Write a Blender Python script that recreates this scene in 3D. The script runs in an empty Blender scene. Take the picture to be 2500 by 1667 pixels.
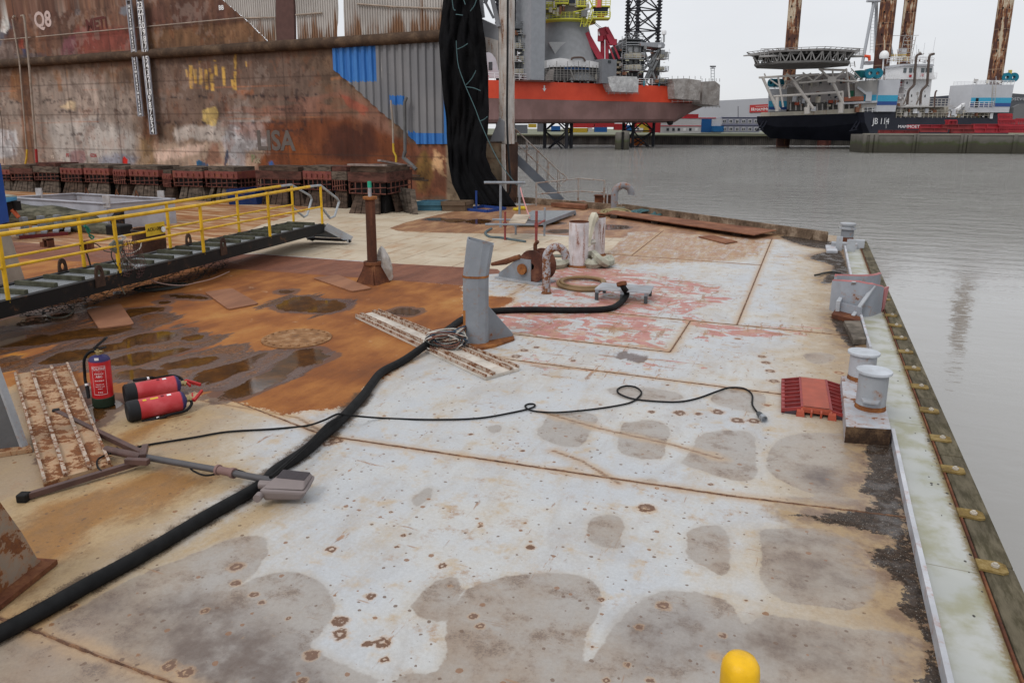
import bpy, bmesh, math, random
import numpy as np
from mathutils import Vector, Matrix
random.seed(5)
SC = bpy.context.scene
COL = SC.collection
# ------------------------------------------------------------------ camera
F, CX, CY = 1800., 1230., 727.
PITCH, YAW, ROLL, H = math.radians(13.0), math.radians(22.4), math.radians(0.15), 2.5
_fw = np.array([-math.sin(YAW)*math.cos(PITCH), math.cos(YAW)*math.cos(PITCH), -math.sin(PITCH)])
_rt = np.array([math.cos(YAW), math.sin(YAW), 0.])
_up = np.cross(_rt, _fw)
_r2 = _rt*math.cos(ROLL)+_up*math.sin(ROLL); _u2 = _up*math.cos(ROLL)-_rt*math.sin(ROLL)
_C = np.array([0, 0, H]); _hf = np.array([-math.sin(YAW), math.cos(YAW), 0])
cam = bpy.data.cameras.new('camera'); co = bpy.data.objects.new('camera', cam); COL.objects.link(co)
cam.sensor_width = 36; cam.lens = F/2500*36
cam.shift_x = (1250-CX)/2500; cam.shift_y = -(833.5-CY)/2500
cam.clip_start = .05; cam.clip_end = 3000
co.matrix_world = Matrix([[_r2[i], _u2[i], -_fw[i], _C[i]] for i in range(3)]+[[0, 0, 0, 1]])
SC.camera = co
# ------------------------------------------------------------------ sky and sun (overcast)
w = bpy.data.worlds.new('World'); SC.world = w; w.use_nodes = True
nt = w.node_tree; nt.nodes.clear()
def wn(t, **k):
    n = nt.nodes.new(t)
    for a, b in k.items(): setattr(n, a, b)
    return n
SUN_E, SUN_R = math.radians(48), math.radians(200)
sky = wn('ShaderNodeTexSky', sky_type='NISHITA', sun_disc=False, sun_elevation=SUN_E, sun_rotation=SUN_R)
tc = wn('ShaderNodeTexCoord'); sx = wn('ShaderNodeSeparateXYZ')
nt.links.new(tc.outputs['Generated'], sx.inputs[0])
rmp = wn('ShaderNodeValToRGB'); e = rmp.color_ramp.elements
e[0].position = 0.0; e[0].color = (7.4, 7.5, 7.75, 1); e[1].position = .8; e[1].color = (9.3, 9.5, 9.8, 1)
x_ = rmp.color_ramp.elements.new(.12); x_.color = (7.5, 7.62, 7.9, 1)
nt.links.new(sx.outputs['Z'], rmp.inputs[0])
cn = wn('ShaderNodeTexNoise'); cn.inputs['Scale'].default_value = 2.2; cn.inputs['Detail'].default_value = 5
mp = wn('ShaderNodeMapping'); mp.inputs['Scale'].default_value = (1, 1, 3.5)
nt.links.new(tc.outputs['Generated'], mp.inputs[0]); nt.links.new(mp.outputs[0], cn.inputs[0])
cr = wn('ShaderNodeMapRange'); cr.inputs[1].default_value = .3; cr.inputs[2].default_value = .7
cr.inputs[3].default_value = .93; cr.inputs[4].default_value = 1.06
nt.links.new(cn.outputs[0], cr.inputs[0])
mm = wn('ShaderNodeMixRGB', blend_type='MULTIPLY'); mm.inputs[0].default_value = 1
nt.links.new(rmp.outputs[0], mm.inputs[1]); nt.links.new(cr.outputs[0], mm.inputs[2])
mx = wn('ShaderNodeMixRGB'); mx.inputs[0].default_value = .93
nt.links.new(sky.outputs[0], mx.inputs[1]); nt.links.new(mm.outputs[0], mx.inputs[2])
bg = wn('ShaderNodeBackground'); bg.inputs[1].default_value = .108
wo = wn('ShaderNodeOutputWorld')
nt.links.new(mx.outputs[0], bg.inputs[0]); nt.links.new(bg.outputs[0], wo.inputs[0])
sl = bpy.data.lights.new('sun', 'SUN'); sl.energy = 1.1; sl.angle = math.radians(18); sl.color = (1, .97, .93)
so = bpy.data.objects.new('sun', sl); COL.objects.link(so)
so.rotation_euler = (math.pi/2-SUN_E, 0, math.radians(180)-SUN_R)
SC.view_settings.view_transform = 'Standard'; SC.view_settings.look = 'None'
SC.view_settings.exposure = 0; SC.view_settings.gamma = 1; SC.view_settings.use_curve_mapping = False
SC.render.engine = 'CYCLES'
# ------------------------------------------------------------------ picture point -> place helpers
def ray(px, py): return _fw*F+_r2*(px-CX)+_u2*(CY-py)
def G(px, py, z=0.):
    d = ray(px, py); return _C+d*((z-H)/d[2])
def D(px, py, dep):
    d = ray(px, py); return _C+d*dep/(d@_hf)
def proj(p):
    d = np.asarray(p, float)-_C; zc = d@_fw; return CX+F*(d@_r2)/zc, CY-F*(d@_u2)/zc
def upz(base, py):                      # height over `base` seen at row py
    d = np.array([base[0], base[1], 0.])-_C; k = (CY-py)/F; a, b = d@_u2, d@_fw
    return (k*b-a)/(_u2[2]-k*_fw[2])
WA = np.array([-12.39, 22.90]); WB = np.array([-27.10, 23.83]); WD = (WB-WA)/np.linalg.norm(WB-WA)
WN = np.array([WD[1], -WD[0]]); WN = WN if WN[1] < 0 else -WN       # towards the camera
def W(px, py, off=0.):                  # point on the dock wall
    d = ray(px, py); a = WA+WN*off
    t = ((a-_C[:2])@WN)/(d[:2]@WN); return _C+d*t
def WP(s, z, off=0.): p = WA+WD*s+WN*off; return np.array([p[0], p[1], z])
def WS(px, py, off=0.): p = W(px, py, off); return (p[:2]-WA)@WD, p[2]
# ------------------------------------------------------------------ mesh builder
def V(a): return np.asarray(a, float)
def nrm(a): a = V(a); l = np.linalg.norm(a); return a/l if l > 1e-9 else a
class MB:
    def __init__(s): s.v = []; s.f = []; s.m = []; s.cur = 0
    def add(s, vs, fs):
        o = len(s.v); s.v += [tuple(map(float, p)) for p in vs]
        for f in fs: s.f.append([i+o for i in f]); s.m.append(s.cur)
        return s
    def hexa(s, p):                     # 8 points: bottom loop then top loop
        return s.add(p, [(3, 2, 1, 0), (4, 5, 6, 7), (0, 1, 5, 4), (1, 2, 6, 5), (2, 3, 7, 6), (3, 0, 4, 7)])
    def box(s, c, sz, ang=0.):
        c = V(c); x, y, z = V(sz)/2; ca, sa = math.cos(ang), math.sin(ang)
        P = [(-x, -y, -z), (x, -y, -z), (x, y, -z), (-x, y, -z), (-x, -y, z), (x, -y, z), (x, y, z), (-x, y, z)]
        return s.hexa([(c[0]+a*ca-b*sa, c[1]+a*sa+b*ca, c[2]+d) for a, b, d in P])
    def prism(s, poly, z0, z1):         # poly: list of (x,y)
        n = len(poly); z0 = [z0]*n if np.isscalar(z0) else z0; z1 = [z1]*n if np.isscalar(z1) else z1
        vs = [(p[0], p[1], z0[i]) for i, p in enumerate(poly)]+[(p[0], p[1], z1[i]) for i, p in enumerate(poly)]
        return s.add(vs, [tuple(range(n))[::-1], tuple(range(n, 2*n))]+[(i, (i+1) % n, n+(i+1) % n, n+i) for i in range(n)])
    def slab(s, pts, th):               # polygon of 3D points given thickness vector th
        pts = [V(p) for p in pts]; n = len(pts); th = V(th)
        return s.add(pts+[p+th for p in pts], [tuple(range(n))[::-1], tuple(range(n, 2*n))]+[(i, (i+1) % n, n+(i+1) % n, n+i) for i in range(n)])
    def bar(s, a, b, w, h=None, up=(0, 0, 1)):
        h = w if h is None else h; a, b = V(a), V(b); d = nrm(b-a); up = V(up)
        if abs(d@up) > .98: up = V((0, 1, 0)) if abs(d[1]) < .9 else V((1, 0, 0))
        r = nrm(np.cross(d, up)); u = np.cross(r, d); r = r*w/2; u = u*h/2
        return s.hexa([a-r-u, a+r-u, b+r-u, b-r-u, a-r+u, a+r+u, b+r+u, b-r+u])
    def tube(s, pts, r, n=8, cap=True, closed=False):
        pts = [V(p) for p in pts]; m = len(pts); rs = [r]*m if np.isscalar(r) else list(r)
        u = None; rings = []
        for i, p in enumerate(pts):
            if closed: t = nrm(pts[(i+1) % m]-pts[i-1])
            else: t = nrm(pts[min(i+1, m-1)]-pts[max(i-1, 0)])
            if u is None: u = nrm(np.cross(t, (0, 0, 1) if abs(t[2]) < .9 else (1, 0, 0)))
            u = nrm(u-t*(u@t)); v = np.cross(t, u)
            rings.append([p+rs[i]*(math.cos(2*math.pi*k/n)*u+math.sin(2*math.pi*k/n)*v) for k in range(n)])
        vs = [q for R in rings for q in R]; fs = []
        for i in range(m if closed else m-1):
            j = (i+1) % m
            for k in range(n): fs.append((i*n+k, i*n+(k+1) % n, j*n+(k+1) % n, j*n+k))
        if cap and not closed: fs += [tuple(range(n))[::-1], tuple(range((m-1)*n, m*n))]
        return s.add(vs, fs)
    def cyl(s, a, b, r, r2=None, n=16): return s.tube([a, b], [r, r if r2 is None else r2], n)
    def lathe(s, prof, c, n=24, axis=(0, 0, 1)):    # prof: (radius, along axis)
        ax = nrm(axis); u = nrm(np.cross(ax, (0, 1, 0) if abs(ax[1]) < .9 else (1, 0, 0))); v = np.cross(ax, u); c = V(c)
        vs = [c+ax*z+max(r, 1e-4)*(math.cos(2*math.pi*k/n)*u+math.sin(2*math.pi*k/n)*v) for r, z in prof for k in range(n)]
        fs = [(i*n+k, i*n+(k+1) % n, (i+1)*n+(k+1) % n, (i+1)*n+k) for i in range(len(prof)-1) for k in range(n)]
        return s.add(vs, fs)
    def rails(s, pts, h, r, n_mid=1, every=1.5, posts=True):    # hand rail along 3D base points
        pts = [V(p) for p in pts]; z = V((0, 0, 1))
        for a, b in zip(pts[:-1], pts[1:]):
            for k in range(n_mid+1): s.bar(a+z*h*(k+1)/(n_mid+1), b+z*h*(k+1)/(n_mid+1), r*2)
            if posts:
                c = max(1, int(round(np.linalg.norm(b-a)/every)))
                for i in range(c+1): q = a+(b-a)*i/c; s.bar(q, q+z*h, r*2)
        return s
    def ladder(s, a, b, side, w, r=.02, step=.3):
        a, b = V(a), V(b); side = nrm(side)*w/2
        s.bar(a-side, b-side, r*2); s.bar(a+side, b+side, r*2)
        n = int(np.linalg.norm(b-a)/step)
        for i in range(1, n): q = a+(b-a)*i/n; s.bar(q-side, q+side, r*1.3)
        return s
    def build(s, name, mats, parent=None, smooth=False, bevel=0., ang=35):
        me = bpy.data.meshes.new(name); o = bpy.data.objects.new(name, me); COL.objects.link(o)
        off = V(parent.location) if parent is not None else V((0, 0, 0))
        q = parent
        while q is not None and q.parent is not None: off = off+V(q.parent.location); q = q.parent
        if parent is None:
            vv = V(s.v); off = V(((vv[:, 0].min()+vv[:, 0].max())/2, (vv[:, 1].min()+vv[:, 1].max())/2, vv[:, 2].min()))
            o.location = off
        me.from_pydata([tuple(V(p)-off) for p in s.v], [], s.f)
        mats = mats if isinstance(mats, (list, tuple)) else [mats]
        for m in mats: me.materials.append(m)
        if len(mats) > 1: me.polygons.foreach_set('material_index', s.m)
        if smooth:
            me.polygons.foreach_set('use_smooth', [True]*len(me.polygons))
            try: me.set_sharp_from_angle(angle=math.radians(ang))
            except Exception: pass
        if bevel:
            b = o.modifiers.new('bevel', 'BEVEL'); b.width = bevel; b.segments = 2; b.limit_method = 'ANGLE'; b.angle_limit = math.radians(40)
        me.update()
        if parent is not None: o.parent = parent
        return o
def tag(o, label=None, cat=None, group=None, kind=None):
    if label: o['label'] = label
    if cat: o['category'] = cat
    if group: o['group'] = group
    if kind: o['kind'] = kind
    return o
def thing(name, loc, label, cat, group=None):
    o = bpy.data.objects.new(name, None); COL.objects.link(o); o.location = tuple(map(float, loc)); o.empty_display_size = .2
    return tag(o, label, cat, group)
def kids(o): return [c for c in bpy.data.objects if c.parent == o]
def dup(root, delta, label=None, group=None, rotz=0.):
    def cp(o, par):
        c = o.copy(); COL.objects.link(c)
        if par is not None: c.parent = par
        for k in kids(o): cp(k, c)
        return c
    r = cp(root, None); r.location = Vector(root.location)+Vector(tuple(map(float, delta))); r.rotation_euler.z += rotz
    if label: r['label'] = label
    if group: r['group'] = group
    return r
def smooth_path(pts, sub=6, closed=False):      # Catmull-Rom
    P = [V(p) for p in pts]; out = []; n = len(P)
    for i in range(n if closed else n-1):
        if closed: a, b, c, d = P[i-1], P[i], P[(i+1) % n], P[(i+2) % n]
        else: a, b, c, d = P[max(i-1, 0)], P[i], P[i+1], P[min(i+2, n-1)]
        for k in range(sub):
            t = k/sub
            out.append(.5*((2*b)+(c-a)*t+(2*a-5*b+4*c-d)*t*t+(3*b-a-3*c+d)*t**3))
    if not closed: out.append(P[-1])
    return out
def text_mesh(txt, size, origin, xdir, ydir, mb, depth=.004, center=True, bold=.0):   # adds lettering to a mesh builder
    cu = bpy.data.curves.new('t', 'FONT'); cu.body = txt; cu.size = size; cu.extrude = depth/2; cu.resolution_u = 3; cu.offset = bold*size
    if center: cu.align_x = 'CENTER'; cu.align_y = 'CENTER'
    ob = bpy.data.objects.new('t', cu); COL.objects.link(ob)
    dg = bpy.context.evaluated_depsgraph_get(); me = bpy.data.meshes.new_from_object(ob.evaluated_get(dg))
    x, y = nrm(xdir), nrm(ydir); z = np.cross(x, y); o = V(origin)
    mb.add([o+x*v.co.x+y*v.co.y+z*v.co.z for v in me.vertices], [tuple(p.vertices) for p in me.polygons])
    bpy.data.objects.remove(ob); bpy.data.curves.remove(cu); bpy.data.meshes.remove(me)
# ------------------------------------------------------------------ materials
def srgb(r, g, b): return tuple(((c/255)/12.92 if c/255 <= .04045 else ((c/255+.055)/1.055)**2.4) for c in (r, g, b))+(1,)
class NT:
    def __init__(s, name):
        s.m = bpy.data.materials.new(name); s.m.use_nodes = True; s.t = s.m.node_tree; s.n = s.t.nodes
        s.b = s.n['Principled BSDF']; s.g = s.n.new('ShaderNodeNewGeometry'); s.pos = s.g.outputs['Position']
    def L(s, a, b): s.t.links.new(a, b)
    def S(s, sock, v):
        if isinstance(v, (int, float)): sock.default_value = v
        elif isinstance(v, tuple): sock.default_value = v
        else: s.L(v, sock)
    def noise(s, scale, detail=4, rough=.55, vec=None, stretch=None, dist=0., color=False):
        x = s.n.new('ShaderNodeTexNoise'); x.inputs['Scale'].default_value = scale; x.inputs['Detail'].default_value = detail
        x.inputs['Roughness'].default_value = rough; x.inputs['Distortion'].default_value = dist
        v = vec or s.pos
        if stretch:
            mp = s.n.new('ShaderNodeMapping'); mp.inputs['Scale'].default_value = stretch[:3]
            if len(stretch) > 3: mp.inputs['Rotation'].default_value = (0, 0, stretch[3])
            s.L(v, mp.inputs[0]); v = mp.outputs[0]
        s.L(v, x.inputs[0]); return x.outputs['Color' if color else 0]
    def voro(s, scale, feature='F1', vec=None, rnd=1., stretch=None):
        x = s.n.new('ShaderNodeTexVoronoi'); x.feature = feature; x.inputs['Scale'].default_value = scale; x.inputs['Randomness'].default_value = rnd
        v = vec or s.pos
        if stretch:
            mp = s.n.new('ShaderNodeMapping'); mp.inputs['Scale'].default_value = stretch; s.L(v, mp.inputs[0]); v = mp.outputs[0]
        s.L(v, x.inputs[0]); return x
    def math(s, op, a, b=0., c=0.):
        x = s.n.new('ShaderNodeMath'); x.operation = op; s.S(x.inputs[0], a); s.S(x.inputs[1], b)
        if op in ('MULTIPLY_ADD',): s.S(x.inputs[2], c)
        return x.outputs[0]
    def rng(s, v, a, b, c=0., d=1., smooth=True):
        x = s.n.new('ShaderNodeMapRange'); x.interpolation_type = 'SMOOTHSTEP' if smooth else 'LINEAR'
        s.S(x.inputs[0], v)
        for i, q in enumerate((a, b, c, d)): s.S(x.inputs[1+i], q)
        return x.outputs[0]
    def mix(s, f, a, b, mode='MIX'):
        x = s.n.new('ShaderNodeMixRGB'); x.blend_type = mode; s.S(x.inputs[0], f); s.S(x.inputs[1], a); s.S(x.inputs[2], b); return x.outputs[0]
    def ramp(s, v, stops):
        x = s.n.new('ShaderNodeValToRGB'); e = x.color_ramp.elements
        e[0].position, e[0].color = stops[0]; e[1].position, e[1].color = stops[-1]
        for p, c in stops[1:-1]: q = e.new(p); q.color = c
        s.L(v, x.inputs[0]); return x.outputs[0]
    def sep(s, v):
        x = s.n.new('ShaderNodeSeparateXYZ'); s.L(v, x.inputs[0]); return x.outputs
    def attr(s, name):
        x = s.n.new('ShaderNodeAttribute'); x.attribute_name = name; return s.sep(x.outputs['Vector'])
    def bump(s, h, strength=.3, dist=.01):
        x = s.n.new('ShaderNodeBump'); x.inputs['Strength'].default_value = strength; x.inputs['Distance'].default_value = dist
        s.L(h, x.inputs['Height']); s.L(x.outputs[0], s.b.inputs['Normal'])
    def set(s, col=None, rough=None, metal=None, spec=None):
        if col is not None: s.S(s.b.inputs['Base Color'], col)
        if rough is not None: s.S(s.b.inputs['Roughness'], rough)
        if metal is not None: s.S(s.b.inputs['Metallic'], metal)
        if spec is not None: s.S(s.b.inputs['Specular IOR Level'], spec)
        return s.m
RUST1, RUST2, RUST3 = (.20, .075, .028, 1), (.10, .042, .024, 1), (.34, .14, .045, 1)
def paint(name, col, rust=.0, scale=3., rough=.55, var=.12, streak=False, dirt=.25, dirtcol=(.12, .09, .06, 1), rustcol=None, bump=.2, metal=0., spec=.22):
    t = NT(name); col = tuple(col) if len(col) == 4 else tuple(col)+(1,)
    n1 = t.noise(scale*.6, 5); n2 = t.noise(scale*7, 6, .65)
    st = (1, 1, .12) if streak else (1, 1, 1)
    n3 = t.noise(scale*1.7, 7, .7, stretch=st)
    dark = tuple(c*(1-var*1.8) for c in col[:3])+(1,); light = tuple(min(1, c*(1+var)) for c in col[:3])+(1,)
    c = t.mix(t.rng(n1, .3, .7), dark, light)
    c = t.mix(t.math('MULTIPLY', t.rng(n3, .5, .75), dirt), c, dirtcol)
    c = t.mix(t.math('MULTIPLY', t.rng(n2, .35, .75), var), c, dark)
    if rust > 0:
        th = .74-.36*rust
        k = t.math('ADD', t.math('MULTIPLY', n3, .72), t.math('MULTIPLY', n2, .28))
        rc = t.mix(t.rng(n2, .35, .65), rustcol or RUST2, RUST1)
        halo = t.mix(.5, c, RUST3)
        c = t.mix(t.math('MULTIPLY', t.rng(k, th-.1, th), .7), c, halo)
        f = t.rng(k, th-.008, th+.012); c = t.mix(f, c, rc)
        rough = t.rng(f, 0, 1, rough, .9)
    if bump: t.bump(t.math('ADD', n2, t.math('MULTIPLY', n3, .6)), bump, .012)
    return t.set(c, rough, metal, spec)
def rusty(name, a=RUST1, b=RUST2, c=RUST3, scale=3., rough=.85, streak=False, bump=.3):
    t = NT(name); st = (1, 1, .15) if streak else (1, 1, 1)
    n1 = t.noise(scale, 6, .65, stretch=st); n2 = t.noise(scale*9, 5, .7)
    k = t.math('ADD', t.math('MULTIPLY', n1, .7), t.math('MULTIPLY', n2, .3))
    col = t.ramp(k, [(.36, tuple(b)), (.5, tuple(a)), (.62, tuple(c))])
    t.bump(k, bump, .012); return t.set(col, rough, 0., .12)
def wood(name, a, b, scale=2., rough=.9, axis=(1, 1, 1)):
    t = NT(name); n1 = t.noise(scale, 6, .7, stretch=axis); n2 = t.noise(scale*.4, 3)
    c = t.mix(t.rng(n1, .35, .62), tuple(a)+(1,), tuple(b)+(1,)); c = t.mix(t.rng(n2, .3, .75, 0, .5), c, (.03, .025, .02, 1))
    t.bump(n1, .6, .02); return t.set(c, rough, 0, .1)
def plain(name, col, rough=.6, metal=0., spec=.18, var=.1, scale=6.):
    t = NT(name); n = t.noise(scale, 4); col = tuple(col)+(1,) if len(col) == 3 else tuple(col)
    c = t.mix(t.rng(n, .3, .7), tuple(q*(1-var) for q in col[:3])+(1,), tuple(min(1, q*(1+var)) for q in col[:3])+(1,))
    return t.set(c, rough, metal, spec)
# ------------------------------------------------------------------ numpy painting tools
def fbm(x, y, seed=0, octv=5, gain=.55):
    r = np.random.RandomState(seed); out = np.zeros_like(x); amp = 1.; tot = 0.
    for o in range(octv):
        T = r.rand(256, 256); xi = np.floor(x).astype(int); yi = np.floor(y).astype(int); fx = x-xi; fy = y-yi
        fx = fx*fx*(3-2*fx); fy = fy*fy*(3-2*fy); a = T[xi & 255, yi & 255]; b = T[(xi+1) & 255, yi & 255]
        c = T[xi & 255, (yi+1) & 255]; d = T[(xi+1) & 255, (yi+1) & 255]
        out += amp*((a*(1-fx)+b*fx)*(1-fy)+(c*(1-fx)+d*fx)*fy); tot += amp; amp *= gain; x = x*2.03+17.1; y = y*2.03+5.3
    return out/tot
def sdf(X, Y, poly, lim=1.):            # signed distance, + inside, evaluated only near the polygon
    P = V(poly); out = np.full(X.shape, -lim)
    m = (X > P[:, 0].min()-lim) & (X < P[:, 0].max()+lim) & (Y > P[:, 1].min()-lim) & (Y < P[:, 1].max()+lim)
    x, y = X[m], Y[m]
    if x.size == 0: return out
    d2 = np.full(x.shape, 1e9); ins = np.zeros(x.shape, bool); n = len(P)
    for i in range(n):
        a, b = P[i], P[(i+1) % n]; ex, ey = b-a; wx, wy = x-a[0], y-a[1]
        t = np.clip((wx*ex+wy*ey)/(ex*ex+ey*ey+1e-12), 0, 1); d2 = np.minimum(d2, (wx-ex*t)**2+(wy-ey*t)**2)
        c = ((a[1] > y) != (b[1] > y)) & (x < (b[0]-a[0])*(y-a[1])/(b[1]-a[1]+1e-12)+a[0]); ins ^= c
    d = np.sqrt(d2); out[m] = np.clip(np.where(ins, d, -d), -lim, lim); return out
def pdist(X, Y, pts, lim=1.):           # distance to polyline
    out = np.full(X.shape, lim); P = V(pts)
    for a, b in zip(P[:-1], P[1:]):
        lo = np.minimum(a, b)-lim; hi = np.maximum(a, b)+lim
        m = (X > lo[0]) & (X < hi[0]) & (Y > lo[1]) & (Y < hi[1]); x, y = X[m], Y[m]
        ex, ey = b-a; t = np.clip(((x-a[0])*ex+(y-a[1])*ey)/(ex*ex+ey*ey+1e-12), 0, 1)
        out[m] = np.minimum(out[m], np.hypot(x-a[0]-ex*t, y-a[1]-ey*t))
    return out
def grid_mesh(name, xs, ys, fn, mat, keep=None):
    X, Y = np.meshgrid(xs, ys); P = fn(X, Y).reshape(-1, 3); nx, ny = len(xs), len(ys)
    i = np.arange((nx-1)*(ny-1)); r, c = i//(nx-1), i % (nx-1); a = r*nx+c
    q = np.stack([a, a+1, a+1+nx, a+nx], 1)
    if keep is not None:
        k = keep(X, Y).reshape(-1); q = q[k[q].all(1)]
    me = bpy.data.meshes.new(name); me.vertices.add(len(P)); me.vertices.foreach_set('co', P.astype('f').ravel())
    me.loops.add(q.size); me.loops.foreach_set('vertex_index', q.astype('i').ravel())
    me.polygons.add(len(q)); me.polygons.foreach_set('loop_start', (np.arange(len(q))*4).astype('i'))
    me.update(calc_edges=True); me.materials.append(mat); o = bpy.data.objects.new(name, me); COL.objects.link(o)
    return o, X, Y
def set_attr(o, name, a, b, c):
    at = o.data.attributes.new(name, 'FLOAT_VECTOR', 'POINT')
    at.data.foreach_set('vector', np.stack([V(q).reshape(-1) for q in (a, b, c)], 1).astype('f').ravel())
# ================================================================== THE DECK (paint, rust, puddles) ==================
def gp(poly): return [tuple(G(*p)[:2]) for p in poly]
def ell(cx, cy, rx, ry, a=0., n=18):
    a = math.radians(a); return [(cx+rx*math.cos(t)*math.cos(a)-ry*math.sin(t)*math.sin(a), cy+rx*math.cos(t)*math.sin(a)+ry*math.sin(t)*math.cos(a)) for t in np.linspace(0, 2*math.pi, n, False)]
CURB = .80
DECK_POLY = [(-60, -4), (CURB, -4), (CURB, 17.9), (.45, 18.15), (-5.3, 22.45), (-10.4, 23.9), (-11.6, 24.6), (-60, 27.7)]
def S_(a, b, s): return list(np.arange(a, b-1e-6, s))
xs = S_(-60, -26, 2)+S_(-26, -12, .1)+S_(-12, -4, .05)+S_(-4, CURB-.01, .025)+[CURB]
ys = S_(-4, 1.2, .4)+S_(1.2, 6, .025)+S_(6, 12, .04)+S_(12, 24.6, .075)+S_(24.6, 28.2, .6)
XX, YY = np.meshgrid(V(xs), V(ys))
def multi(polys, lim=.6, px=1):
    o = np.full(XX.shape, -lim)
    for p in polys: o = np.maximum(o, sdf(XX, YY, [tuple(q[:2]) for q in smooth_path([(a, b, 0) for a, b in gp(p)], 3, True)] if px == 1 else gp(p), lim))
    return o
rust = multi([[(-900, 560), (100, 600), (300, 640), (560, 640), (620, 655), (1130, 696), (1139, 790), (1075, 835), (1000, 880), (905, 938), (860, 992), (760, 1003), (700, 1012), (600, 990), (500, 962), (470, 955),
               (430, 975), (300, 985), (235, 1005), (215, 1030), (240, 1080), (285, 1140), (268, 1180), (240, 1100), (190, 1020), (130, 915), (60, 925), (0, 960), (-900, 1100)],
              [(1135, 700), (1180, 720), (1256, 726), (1250, 740), (1180, 765), (1135, 780)]], .6, 2)
strip = multi([[(-500, 560), (560, 622), (628, 620), (900, 640), (1215, 657), (1226, 668), (1140, 672), (1135, 697), (900, 680), (600, 658), (-600, 600)]], .6, 2)
cream = multi([[(640, 548), (800, 500), (940, 470), (1180, 470), (1180, 505), (1110, 516), (955, 556), (1100, 569), (1250, 569), (1400, 578), (1520, 582), (1490, 612), (1400, 650), (1300, 672), (1226, 662), (628, 619), (560, 622), (520, 600)]], .6, 2)
farb = multi([[(950, 557), (1112, 515), (1180, 505), (1400, 497), (1500, 500), (1700, 545), (1900, 570), (1890, 585), (1560, 565), (1515, 582), (1300, 571), (1100, 569)]])
mixed = multi([[(-2500, 380), (0, 400), (900, 440), (1000, 478), (940, 495), (800, 530), (640, 550), (520, 602), (560, 625), (300, 615), (-300, 600), (-2500, 640)]], .6, 2)
wet = multi([[(1310, 1060), (1325, 1035), (1345, 1010), (1375, 1008), (1410, 1006), (1450, 1012), (1458, 1030), (1440, 1055), (1428, 1078), (1410, 1090), (1360, 1086)],
  [(1520, 1035), (1540, 1030), (1590, 1025), (1625, 1035), (1637, 1055), (1625, 1085), (1620, 1115), (1580, 1121), (1530, 1112), (1508, 1092), (1512, 1060)],
  [(1730, 1055), (1810, 1050), (1843, 1070), (1846, 1130), (1847, 1160), (1815, 1175), (1760, 1165), (1715, 1150), (1665, 1130), (1690, 1095), (1700, 1070)],
  [(1440, 1270), (1478, 1255), (1515, 1262), (1524, 1285), (1515, 1310), (1518, 1336), (1480, 1337), (1440, 1320), (1433, 1295)],
  [(1680, 1300), (1720, 1280), (1760, 1288), (1782, 1320), (1780, 1390), (1760, 1402), (1720, 1385), (1680, 1362), (1676, 1330)],
  [(1855, 1300), (1880, 1290), (2010, 1292), (2120, 1350), (2140, 1430), (2100, 1485), (2000, 1480), (1905, 1462), (1855, 1415), (1860, 1360)],
  [(1870, 1140), (1900, 1075), (1990, 1055), (2150, 1070), (2200, 1100), (2215, 1300), (2080, 1275), (1960, 1255), (1900, 1240), (1895, 1215), (1990, 1210), (1930, 1185)],
  [(1480, 950), (1560, 945), (1640, 955), (1670, 970), (1640, 978), (1540, 978)], [(1738, 968), (1790, 948), (1860, 960), (1868, 985), (1845, 1008), (1780, 995), (1745, 985)],
  [(1960, 868), (1990, 860), (2035, 866), (2030, 882), (1990, 888)], [(1190, 1043), (1215, 1036), (1225, 1044), (1215, 1056), (1195, 1054)], [(1569, 1172), (1600, 1168), (1605, 1178), (1590, 1186), (1572, 1180)],
  [(1008, 1215), (1035, 1194), (1055, 1192), (1052, 1215), (1030, 1230), (1012, 1236)],
  [(1010, 1470), (1060, 1420), (1110, 1408), (1125, 1430), (1115, 1480), (1080, 1515), (1040, 1510), (1012, 1495)],
  [(1085, 1530), (1120, 1460), (1180, 1420), (1300, 1400), (1420, 1405), (1465, 1440), (1462, 1490), (1430, 1560), (1420, 1600), (1440, 1610), (1500, 1530), (1560, 1465), (1640, 1440), (1770, 1462), (1815, 1520), (1870, 1500), (1960, 1512), (2100, 1535),
   (2250, 1560), (2260, 1700), (2600, 2300), (700, 2300), (930, 1690), (1060, 1640), (1090, 1590)],
  [(320, 1412), (500, 1340), (590, 1308), (640, 1312), (655, 1340), (620, 1400), (560, 1440), (640, 1405), (720, 1395), (790, 1425), (815, 1460), (815, 1500), (790, 1540), (760, 1575), (800, 1600), (870, 1640), (920, 1700), (600, 2200), (-600, 2200), (-300, 1700), (100, 1530)]])
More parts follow.
